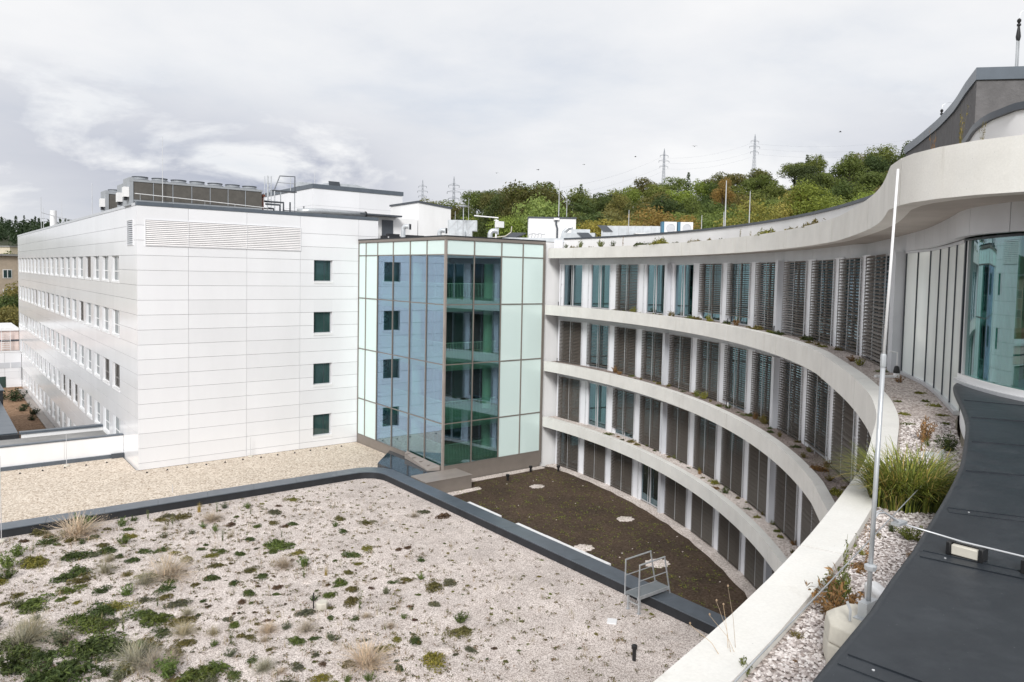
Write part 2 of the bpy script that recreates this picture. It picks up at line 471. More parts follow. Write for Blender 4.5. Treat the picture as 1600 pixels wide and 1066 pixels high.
class MB:
    """collects faces and links them as ONE mesh object"""

    def __init__(self):
        self.v, self.f, self.m = [], [], []

    def add(self, vs, fs, mi=0):
        o = len(self.v)
        self.v.extend(vs)
        self.f.extend([tuple(i + o for i in f) for f in fs])
        self.m.extend([mi] * len(fs))
        return self

    def box(self, x0, x1, y0, y1, z0, z1, mi=0):
        vs = [(x0, y0, z0), (x1, y0, z0), (x1, y1, z0), (x0, y1, z0), (x0, y0, z1), (x1, y0, z1), (x1, y1, z1), (x0, y1, z1)]
        return self.add(vs, [(3, 2, 1, 0), (4, 5, 6, 7), (0, 1, 5, 4), (1, 2, 6, 5), (2, 3, 7, 6), (3, 0, 4, 7)], mi)

    def obox(self, o, ux, uy, uz, mi=0):
        """box from corner o with three edge vectors"""
        o, ux, uy, uz = Vector(o), Vector(ux), Vector(uy), Vector(uz)
        vs = [o, o + ux, o + ux + uy, o + uy, o + uz, o + ux + uz, o + ux + uy + uz, o + uy + uz]
        return self.add([tuple(q) for q in vs], [(3, 2, 1, 0), (4, 5, 6, 7), (0, 1, 5, 4), (1, 2, 6, 5), (2, 3, 7, 6), (3, 0, 4, 7)], mi)

    def quad(self, a, b, c, d, mi=0):
        return self.add([tuple(a), tuple(b), tuple(c), tuple(d)], [(0, 1, 2, 3)], mi)

    def prism(self, poly, z0, z1, mi=0, top=None):
        """upright prism over a plan polygon; sides and both caps"""
        n = len(poly)
        area = sum(poly[i][0] * poly[(i + 1) % n][1] - poly[(i + 1) % n][0] * poly[i][1] for i in range(n))
        if area < 0:
            poly = poly[::-1]
        vs = [(p[0], p[1], z0) for p in poly] + [(p[0], p[1], z1) for p in poly]
        tris = geometry.tessellate_polygon([[Vector((p[0], p[1], 0)) for p in poly]])
        fs, ms = [], []
        for t in tris:
            a, b, c = t
            s = (poly[b][0] - poly[a][0]) * (poly[c][1] - poly[a][1]) - (poly[c][0] - poly[a][0]) * (poly[b][1] - poly[a][1])
            if s < 0:
                a, c = c, a
            fs.append((a + n, b + n, c + n))
            ms.append(mi if top is None else top)
            if z1 != z0:
                fs.append((c, b, a))
                ms.append(mi)
        if z1 != z0:
            for i in range(n):
                j = (i + 1) % n
                fs.append((i, j, j + n, i + n))
                ms.append(mi)
        o = len(self.v)
        self.v.extend(vs)
        self.f.extend([tuple(i + o for i in f) for f in fs])
        self.m.extend(ms)
        return self

    def wall(self, inner, outer, z0, z1, mi=0):
        """solid wall between two plan polylines of equal length"""
        n = len(inner)
        vs = [(p[0], p[1], z) for z in (z0, z1) for line in (inner, outer) for p in line]
        I0, O0, I1, O1 = 0, n, 2 * n, 3 * n
        fs = []
        for i in range(n - 1):
            fs += [(I0 + i, I0 + i + 1, I1 + i + 1, I1 + i), (O0 + i + 1, O0 + i, O1 + i, O1 + i + 1),
                   (I1 + i, I1 + i + 1, O1 + i + 1, O1 + i), (I0 + i + 1, I0 + i, O0 + i, O0 + i + 1)]
        fs += [(I0, I1, O1, O0), (I0 + n - 1, O0 + n - 1, O1 + n - 1, I1 + n - 1)]
        return self.add(vs, fs, mi)

    def sheet(self, line, z0, z1, mi=0):
        n = len(line)
        vs = [(p[0], p[1], z) for z in (z0, z1) for p in line]
        return self.add(vs, [(i, i + 1, n + i + 1, n + i) for i in range(n - 1)], mi)

    def tube(self, path, r, n=6, mi=0, cap=True):
        path = [Vector(p) for p in path]
        rs = r if isinstance(r, (list, tuple)) else [r] * len(path)
        vs, fs = [], []
        ref = None
        for i, p in enumerate(path):
            d = (path[min(i + 1, len(path) - 1)] - path[max(i - 1, 0)])
            d.normalize()
            if ref is None:
                ref = Vector((0, 0, 1)) if abs(d.z) < 0.9 else Vector((1, 0, 0))
            s = d.cross(ref)
            s.normalize()
            t = s.cross(d)
            ref = t
            for k in range(n):
                a = 2 * pi * k / n
                vs.append(tuple(p + (s * cos(a) + t * sin(a)) * rs[i]))
        for i in range(len(path) - 1):
            for k in range(n):
                k2 = (k + 1) % n
                fs.append((i * n + k, i * n + k2, (i + 1) * n + k2, (i + 1) * n + k))
        if cap:
            fs.append(tuple(range(n - 1, -1, -1)))
            fs.append(tuple((len(path) - 1) * n + k for k in range(n)))
        return self.add(vs, fs, mi)

    def lathe(self, prof, n=16, o=(0, 0, 0), mi=0):
        """profile of (radius, height) turned about a vertical axis"""
        vs, fs = [], []
        for r, z in prof:
            for k in range(n):
                a = 2 * pi * k / n
                vs.append((o[0] + r * cos(a), o[1] + r * sin(a), o[2] + z))
        for i in range(len(prof) - 1):
            for k in range(n):
                k2 = (k + 1) % n
                fs.append((i * n + k, i * n + k2, (i + 1) * n + k2, (i + 1) * n + k))
        fs.append(tuple(range(n - 1, -1, -1)))
        fs.append(tuple((len(prof) - 1) * n + k for k in range(n)))
        return self.add(vs, fs, mi)

    def mesh(self, name, mats, smooth=False):
        me = bpy.data.meshes.new(name)
        me.from_pydata(self.v, [], self.f)
        for m in (mats if isinstance(mats, (list, tuple)) else [mats]):
            me.materials.append(m)
        me.polygons.foreach_set('material_index', self.m)
        if smooth:
            me.polygons.foreach_set('use_smooth', [True] * len(me.polygons))
        elif len(me.polygons) < 4000 and mats not in LEAFY:
            me.polygons.foreach_set('use_smooth', [True] * len(me.polygons))
            me.set_sharp_from_angle(angle=radians(31))
        me.update()
        return me

    def build(self, name, mats, parent=None, smooth=False, **kw):
        return link(name, self.mesh(name, mats, smooth), parent, **kw)


def link(name, data, parent=None, loc=None, rotz=None, scale=None, **kw):
    o = bpy.data.objects.new(name, data)
    COL.objects.link(o)
    if parent is not None:
        o.parent = parent
    if loc is not None:
        o.location = loc
    if rotz is not None:
        o.rotation_euler = (0, 0, rotz)
    if scale is not None:
        o.scale = scale if isinstance(scale, (tuple, list)) else (scale,) * 3
    for k, q in kw.items():
        if q is not None:
            o[k] = q
    return o


def tag(o, label=None, category=None, group=None, kind=None):
    for k, q in (('label', label), ('category', category), ('group', group), ('kind', kind)):
        if q:
            o[k] = q
    return o


def thing(name, label, category, loc=(0, 0, 0), group=None, rotz=0, scale=None):
    return tag(link(name, None, None, loc, rotz, scale), label, category, group)


def copy_to(o, parent):
    c = o.copy()
    COL.objects.link(c)
    c.parent = parent
    return c


def bevel(o, w=0.01, seg=2):
    b = o.modifiers.new('bevel', 'BEVEL')
    b.width, b.segments, b.limit_method = w, seg, 'ANGLE'
    return o


# ------------------------------------------------------------------ plan curves of the round building
CCX, CCY = -26.87, 28.29


def pol(th, R):
    """point of the round building at survey angle th (degrees) and radius R, in world plan"""
    return cw(CCX + R * cos(radians(th)), CCY + R * sin(radians(th)))


def spline(pts, step=0.35):
    """Catmull-Rom through plan points, resampled"""
    P = [Vector((p[0], p[1])) for p in pts]
    P = [P[0] * 2 - P[1]] + P + [P[-1] * 2 - P[-2]]
    out = []
    for i in range(1, len(P) - 2):
        a, b, c, d = P[i - 1:i + 3]
        n = max(1, int((c - b).length / step))
        for k in range(n):
            t = k / n
            q = 0.5 * ((2 * b) + (c - a) * t + (2 * a - 5 * b + 4 * c - d) * t * t + (3 * b - a - 3 * c + d) * t ** 3)
            out.append((q.x, q.y))
    out.append((P[-2].x, P[-2].y))
    return out


def arc(R, t0, t1, step=0.6):
    n = max(2, int(abs(t1 - t0) / step))
    return [pol(t0 + (t1 - t0) * i / n, R) for i in range(n + 1)]


def offset(line, d):
    """shift a plan polyline sideways (positive: to the right of its direction)"""
    out = []
    for i, p in enumerate(line):
        a, b = line[max(0, i - 1)], line[min(len(line) - 1, i + 1)]
        dx, dy = b[0] - a[0], b[1] - a[1]
        L = hypot(dx, dy) or 1
        out.append((p[0] + dy / L * d, p[1] - dx / L * d))
    return out


def arclen(line):
    s = [0.0]
    for a, b in zip(line, line[1:]):
        s.append(s[-1] + hypot(b[0] - a[0], b[1] - a[1]))
    return s


def cut(line, s0, s1):
    S = arclen(line)

    def at(s):
        for i in range(len(S) - 1):
            if S[i + 1] >= s:
                t = (s - S[i]) / max(1e-9, S[i + 1] - S[i])
                return (line[i][0] + (line[i + 1][0] - line[i][0]) * t, line[i][1] + (line[i + 1][1] - line[i][1]) * t)
        return line[-1]
    return [at(s0)] + [p for p, s in zip(line, S) if s0 + 1e-4 < s < s1 - 1e-4] + [at(s1)]


def cut_pair(line, mate, s0, s1):
    """the stretch s0..s1 of a polyline and the matching stretch of its offset"""
    S = arclen(line)

    def at(s):
        for i in range(len(S) - 1):
            if S[i + 1] >= s:
                t = (s - S[i]) / max(1e-9, S[i + 1] - S[i])
                return [(q[i][0] + (q[i + 1][0] - q[i][0]) * t, q[i][1] + (q[i + 1][1] - q[i][1]) * t) for q in (line, mate)]
        return [line[-1], mate[-1]]
    pts = [at(s0)] + [[p, q] for p, q, s in zip(line, mate, S) if s0 + 1e-3 < s < s1 - 1e-3] + [at(s1)]
    return [p[0] for p in pts], [p[1] for p in pts]


def C(pts):
    return [cw(*p) for p in pts]


TH0 = 36.75
# top band (roof edge), swings in towards the viewer and away to the right
PATH0 = arc(36.42, TH0, -9, 0.6)[:-1] + spline([pol(-9, 36.42)] + C([(8.68, 20.3), (7.72, 16.95), (7.12, 15.1), (6.56, 13.6), (5.90, 12.05), (5.55, 11.25), (5.36, 10.6), (5.30, 10.15), (5.35, 9.62), (5.53, 9.1), (5.85, 8.65), (6.5, 8.1), (7.6, 7.6), (9.5, 7.4), (12, 8.0), (15, 9.6)]))
# the ledges of the storeys below, the uppermost passing right in front of the viewer
S1 = C([(8.36, 20.0), (7.61, 17.14), (7.08, 15.35), (6.48, 13.55), (5.96, 12.25), (5.46, 11.15), (4.82, 9.93), (3.97, 8.35), (3.29, 7.27), (2.66, 6.3), (2.24, 5.68), (1.78, 5.03), (1.37, 4.48), (0.76, 3.71), (-0.25, 2.5), (-1.6, 0.9), (-3.2, -1.2)])
PATH1 = arc(36.25, TH0, -11, 0.6)[:-1] + spline([pol(-11, 36.25)] + S1)
# window wall
WALL = arc(37.42, TH0, -14.8, 0.6)[:-1] + spline([pol(-14.8, 37.42)] + C([(8.80, 16.75), (8.47, 15.4), (8.13, 14.4), (7.74, 13.4), (7.36, 12.5), (7.06, 11.8)]))
ROOM = spline(C([(7.06, 11.78), (6.90, 11.2), (6.82, 10.6), (6.83, 9.98), (7.02, 9.45), (7.5, 8.95), (8.3, 8.6), (9.6, 8.5), (11.5, 8.9), (14, 9.9)]), 0.22)
FASC = arc(37.36, TH0, -9, 0.6)[:-1] + spline([pol(-9, 37.36)] + C([(10.16, 21.85), (9.42, 19.0), (8.72, 16.66), (8.07, 14.72), (7.10, 12.35), (6.62, 11.25), (6.42, 10.5), (6.42, 9.85), (6.62, 9.25), (7.2, 8.6), (8.2, 8.2), (9.6, 8.1), (11.5, 8.5), (14, 9.5)]))
Z_TOP = [1.70 - 3.74 * k for k in range(5)]           # tops of the concrete ledges
Z_BOT = [z - 0.65 for z in Z_TOP]
Z_GRAV = -12.5

# ================================================================== SETTING: ground and roofs
def structure(o):
    o['kind'] = 'structure'
    return o


def ground():
    g = MB()
    R, n = 3000, 48
    vs = [(0, 0, -17.4)] + [(R * cos(2 * pi * i / n), R * sin(2 * pi * i / n), -17.4) for i in range(n)]
    g.add(vs, [(0, 1 + i, 1 + (i + 1) % n) for i in range(n)])
    structure(g.build('ground', M['grass_far']))


ground()

GREEN_ROOF = [(-30, -12), (21.5, -12), (21.5, 39.2), (21.46, 39.7), (21.2, 40.28), (20.75, 40.62), (20.2, 40.75), (-30, 40.75)]
g = MB().prism(GREEN_ROOF, -13.3, Z_GRAV)
structure(g.build('green_roof', M['gravel_pink']))
soil_poly = [(22.3, 38.1), (22.3, -8)] + [pol(t, 37.0) for t in range(-70, 37, 3)] + [(32.4, 38.1)]
structure(MB().prism(soil_poly, -13.6, -12.86).build('soil_roof', M['soil']))
structure(MB().prism([(-30, 41.7), (22.3, 41.7), (24.6, 43.6), (24.6, 49.72), (10.0, 49.72), (10.0, 53.9), (-30, 53.9)], -13.3, -12.45).build('beige_gravel_roof', M['gravel_beige']))
# pale gravel margins of the soil roof
arc_in = [pol(t, 36.62) for t in [36.7 - 1.2 * i for i in range(70)]]
arc_out = [pol(t, 37.36) for t in [36.7 - 1.2 * i for i in range(70)]]
e = MB()
e.wall([(p[0] + 0.05 * sin(i * 2.3), p[1] + 0.05 * cos(i * 1.7)) for i, p in enumerate(arc_in)], arc_out, -12.95, -12.835)
structure(e.build('gravel_margin', M['gravel_strip']))
structure(MB().prism([(25.4, 37.45), (32.3, 37.5), (32.4, 38.05), (25.4, 38.05)], -12.95, -12.838).build('gravel_margin', M['gravel_strip']))
structure(MB().prism([(22.4, 35.6), (26.0, 35.9), (26.1, 36.35), (22.4, 36.35)], -12.95, -12.841).build('gravel_margin', M['gravel_strip']))
for i, (x, y, rx, ry) in enumerate([(29.09, 34.48, 0.46, 0.40), (29.06, 27.15, 0.48, 0.42), (24.33, 25.33, 0.52, 0.44), (25.75, 22.04, 0.62, 0.50), (22.75, 16.4, 0.9, 0.6)]):
    k = 40
    poly = [(x + (rx + 0.06 * sin(a * 0.9 + i) + 0.05 * sin(a * 2.7)) * cos(2 * pi * a / k), y + (ry + 0.05 * sin(a * 1.7)) * sin(2 * pi * a / k)) for a in range(k)]
    mm = MB()
    vs = [(x, y, -12.80)] + [(p[0], p[1], -12.855) for p in poly]
    mm.add(vs, [(0, 1 + a, 1 + (a + 1) % k) for a in range(k)])
    structure(mm.build('gravel_patch', M['gravel_strip']))


def rounded(x, y, r, n=10):
    """quarter turn of the parapet corner at (x, y) seen from the green roof"""
    return [(x - r + r * cos(a), y - r + r * sin(a)) for a in [pi / 2 - i / n * pi / 2 for i in range(n + 1)]]


def roof_parapet():
    t = thing('roof_parapet', 'low dark parapet with slate coping turning a rounded corner around the planted roof', 'parapet', (0, 0, -12.5))
    inner = [(-30, 40.75), (19.9, 40.75)] + rounded(21.5, 40.75, 1.3)[1:] + [(21.5, 39.0), (21.5, -8)]
    outer = [(-30, 41.72), (20.2, 41.72)] + rounded(22.36, 41.72, 1.9)[1:] + [(22.36, 38.6), (22.36, -8)]
    line_i = inner
    # resample both to the same number of points by arc length share, corner by corner
    up = MB().wall([(p[0], p[1]) for p in line_i], [(p[0], p[1]) for p in outer], -0.75 - 0.4, 0.36)
    up.build('upstand', M['black'], t)
    # metal sheets of the coping, lapped every few metres
    Si, So = arclen(inner), arclen(outer)
    Li, Lo = Si[-1], So[-1]
    # lengths along the inner edge: straight run, corner, straight run
    cuts = [0]
    while cuts[-1] < Li - 3.5:
        cuts.append(cuts[-1] + 2.45)
    cuts.append(Li)
    corner_i, corner_o = Si[1], So[1]
    end_i, end_o = Si[-2], So[-2]

    def to_outer(s):
        if s <= corner_i:
            return s / corner_i * corner_o
        if s >= end_i:
            return end_o + (s - end_i) / (Li - end_i) * (Lo - end_o)
        return corner_o + (s - corner_i) / (end_i - corner_i) * (end_o - corner_o)
    for k, (a, b) in enumerate(zip(cuts, cuts[1:])):
        n = max(2, int((b - a) / 0.25))
        aa = [a + 0.006 + (b - a - 0.012) * i / n for i in range(n + 1)]
        li = [cut(inner, s, min(Li, s + 0.01))[0] for s in aa]
        lo = [cut(outer, to_outer(s), min(Lo, to_outer(s) + 0.01))[0] for s in aa]
        li = offset(li, 0.03)
        lo = offset(lo, -0.03)
        MB().wall(li, lo, 0.363, 0.405 + 0.003 * (k % 2)).build('coping_sheet', M['coping'], t)


roof_parapet()


# ================================================================== WHITE BUILDING
FA, FB = 10.11, 49.60        # its corner nearest the viewer


def white_building():
    t = thing('white_hospital_wing', 'long white clad hospital wing with rows of narrow windows on its side', 'building', (FA, FB, -12.45))
    Z = lambda z: z + 12.45
    D = 0.28
    core = MB()
    core.box(D, 16.05, D, 72.3, Z(-17.3), Z(3.5))
    core.build('core_wall', M['joint'], t)
    MB().box(0.35, 16.0, 0.35, 72.2, Z(3.5), Z(3.62)).build('flat_roof', M['roof_grey'], t)
    rows = [3.62, 2.45] + [1.55 - 0.905 * k for k in range(0, 21)]
    rows = [z for z in rows if z > -16.9] + [-17.3]
    gap = 0.008
    shared = {}

    def panel(x0, x1, y0, y1, z0, z1, far=False):
        key = (round(x1 - x0, 3), round(y1 - y0, 3), round(z1 - z0, 3))
        if key not in shared:
            shared[key] = MB().box(0, key[0], 0, key[1], 0, key[2]).mesh('panel', M['panel'])
        o = link('panel', shared[key], t, (x0, y0, Z(z0)))
        return o
    # --- long side (x = 0), windows from y = 5.4
    W0, PW, OW = 5.40, 3.52, 2.45
    tops = [0.645 - 3.62 * k for k in range(5)]

    def is_window_row(zt):
        for k, tp in enumerate(tops):
            if abs(zt - tp) < 0.06:
                return k
        return None
    i = 0
    pane_me = MB()
    pane_me.box(0.205, 0.215, 0, OW, 0.0, 1.68)
    pane_me = pane_me.mesh('pane', M['glass_dark'])
    fr = MB()
    fw = 0.06
    for (y0, y1, z0, z1) in [(0, OW, 0, fw), (0, OW, 1.68 - fw, 1.68), (0, fw, fw, 1.68 - fw), (OW - fw, OW, fw, 1.68 - fw), (OW / 2 - 0.04, OW / 2 + 0.04, fw, 1.68 - fw)]:
        fr.box(0.17, 0.203, y0, y1, z0, z1)
    fr.box(0.172, 0.203, fw, OW / 2 - 0.04, 0.62, 0.68)
    fr.box(0.172, 0.203, OW / 2 + 0.04, OW - fw, 0.62, 0.68)
    fr_me = fr.mesh('window', M['white_paint'])
    sill_me = MB().box(-0.025, 0.20, 0.0, OW, -0.13, -0.01).mesh('sill', M['white_paint'])
    blind_me = MB()
    for q in range(33):
        blind_me.obox((0.165, fw, 0.04 + q * 0.05), (-0.02, 0, 0.045), (0, OW - 2 * fw, 0), (0.003, 0, 0.002))
    blind_me = blind_me.mesh('roller_slats', M['copper'])
    brown_me = blind_me.copy()
    brown_me.materials.clear()
    brown_me.materials.append(M['slat'])
    while i < len(rows) - 1:
        zt, zb = rows[i], rows[i + 1]
        k = is_window_row(zt)
        if k is not None:
            zb2 = rows[i + 2]
            # blank end near the corner, in single rows
            panel(0, D - 0.01, D - 0.005, W0 - gap, zb + gap, zt - gap)
            panel(0, D - 0.01, D - 0.005, W0 - gap, zb2 + gap, zb - gap)
            for w in range(19):
                y0 = W0 + PW * w
                y1 = y0 + OW
                nxt = W0 + PW * (w + 1) if w < 18 else 72.4
                panel(0, D - 0.01, y1 + 0.002, nxt - 0.002, zb2 + gap, zt - gap)
                f = link('window', fr_me, t, (0, y0, Z(zt - 1.68)))
                link('pane', pane_me, f)
                link('sill', sill_me, f)
                if (k, w) in ((2, 0), (2, 1), (1, 4), (3, 6), (3, 7), (3, 5), (0, 3), (2, 16), (1, 10), (1, 13)):
                    link('roller_blind', brown_me, f)['kind'] = 'stuff'
            i += 2
            continue
        segs = [(D - 0.005, 7.0)] + [(7.04 * q + gap - 0.04, 7.04 * (q + 1) - 0.04) for q in range(1, 6)] + [(42.2 + 10.06 * q + gap, 42.2 + 10.06 * (q + 1)) for q in range(3)]
        for (a, b) in segs:
            panel(0, D - 0.01, a, b, zb + gap, zt - gap)
        i += 1
    # --- front (y = 0)
    cols = [D - 0.006, 2.93, 6.55, 10.18, 14.52]
    wa0, wa1 = 11.17, 12.54
    fpane = MB()
    fpane.box(0, wa1 - wa0, 0.205, 0.215, 0, 1.48)
    fpane = fpane.mesh('pane', M['glass_small'])
    ff = MB()
    ww = wa1 - wa0
    for (x0, x1, z0, z1) in [(0, ww, 0, 0.04), (0, ww, 1.44, 1.48), (0, 0.04, 0.04, 1.44), (ww - 0.09, ww, 0.04, 1.44), ]:
        ff.box(x0, x1, 0.17, 0.203, z0, z1)
    ff = ff.mesh('window', M['frame'])
    fbar = MB().box(ww * 0.60, ww * 0.60 + 0.02, 0.185, 0.204, 0.04, 1.44).mesh('mullion', M['dark_metal'])
    fsill = MB().box(-0.03, ww + 0.03, -0.025, 0.20, -0.16, -0.005).mesh('sill', M['white_paint'])
    frows = [z for z in rows if z > -12.2] + [-12.44]
    for zt, zb in zip(frows, frows[1:]):
        for c in range(4):
            x0, x1 = cols[c], cols[c + 1]
            if c == 0:
                x0 = 0.0
            if c == 3:
                hit = None
                for q in range(4):
                    wt = 0.655 - 3.605 * q
                    if zt > wt - 1.48 + 0.02 and zb < wt - 0.02:
                        hit = wt
                if hit:
                    panel(x0 + gap, wa0 - 0.002, 0, D - 0.01, zb + gap, zt - gap)
                    panel(wa1 + 0.002, x1 - gap, 0, D - 0.01, zb + gap, zt - gap)
                    if zb < hit - 1.48 - 0.05:
                        panel(wa0, wa1, 0.001, D - 0.01, zb + gap, hit - 1.48 - 0.165)
                    if zt > hit + 0.05:
                        panel(wa0, wa1, 0.001, D - 0.01, hit + 0.003, zt - gap)
                    continue
            panel(x0 + (gap if c else 0.0), x1 - gap, 0, D - 0.01, zb + gap, zt - gap)
        if zt > 1.9:
            panel(14.52 + gap, 16.07, 0, D - 0.01, max(zb + gap, 2.2), zt - gap)
    for q in range(4):
        f = link('window', ff, t, (wa0, 0, Z(0.655 - 3.605 * q - 1.48)))
        link('pane', fpane, f)
        link('mullion', fbar, f)
        link('sill', fsill, f)
    # dark foot
    MB().box(0.03, 14.5, 0.03, 0.27, Z(-12.75), Z(-12.43)).build('foot_flashing', M['black'], t)
    # louvres
    lv = MB()
    x0, x1, z0, z1 = 0.47, 10.17, 1.25, 2.78
    for (a, b, c, d) in [(x0, x1, z0 - 0.03, z0), (x0, x1, z1, z1 + 0.03), (x0 - 0.03, x0, z0 - 0.03, z1 + 0.03), (x1, x1 + 0.03, z0 - 0.03, z1 + 0.03)]:
        lv.box(a, b, -0.05, -0.004, Z(c), Z(d))
    for q in (2.93, 6.55):
        lv.box(q - 0.008, q + 0.008, -0.056, -0.004, Z(z0), Z(z1))
    lvo = lv.build('louvre', M['panel'], t)
    sl = MB()
    nsl = 13
    for q in range(nsl):
        z = z0 + (z1 - z0) * q / nsl
        sl.obox((x0, -0.05, Z(z) + 0.02), (x1 - x0, 0, 0), (0, 0.045, 0.075), (0, 0.006, -0.004))
    tag(sl.build('louvre_slats', plain('louvre_paint', (0.80, 0.78, 0.78), 0.4), lvo), kind='stuff')
    MB().box(x0, x1, -0.003, -0.001, Z(z0), Z(z1)).build('louvre_back', M['grey_panel'], lvo)
    lv2 = MB()
    y0, y1, z0, z1 = 0.95, 2.65, 1.28, 2.78
    for (a, b, c, d) in [(y0, y1, z0 - 0.03, z0), (y0, y1, z1, z1 + 0.03), (y0 - 0.03, y0, z0 - 0.03, z1 + 0.03), (y1, y1 + 0.03, z0 - 0.03, z1 + 0.03)]:
        lv2.box(-0.05, -0.004, a, b, Z(c), Z(d))
    lvo2 = lv2.build('louvre', M['panel'], t)
    sl = MB()
    for q in range(12):
        z = z0 + (z1 - z0) * q / 12
        sl.obox((-0.05, y0, Z(z) + 0.02), (0, y1 - y0, 0), (0.045, 0, 0.08), (0.006, 0, -0.004))
    tag(sl.build('louvre_slats', M['grey_panel'], lvo2), kind='stuff')
    MB().box(-0.003, -0.001, y0, y1, Z(z0), Z(z1)).build('louvre_back', M['dark_metal'], lvo2)
    # roof edge: dark coping along the front, paler along the side
    for k in range(4):
        MB().box(-0.03 + 4.03 * k, -0.03 + 4.03 * (k + 1) - 0.01, -0.03, 0.32, Z(3.62), Z(3.85)).build('coping', M['coping'], t)
    for k in range(8):
        MB().box(-0.03, 0.30, 0.33 + 9.02 * k, 0.32 + 9.02 * (k + 1), Z(3.62), Z(3.80)).build('coping', M['grey_panel'], t)
    MB().box(15.8, 16.1, 0.33, 12.2, Z(3.62), Z(3.80)).build('coping', M['coping'], t)
    return t


white_building()


# ================================================================== GLASS TOWER
TA, TB = 24.65, 38.15


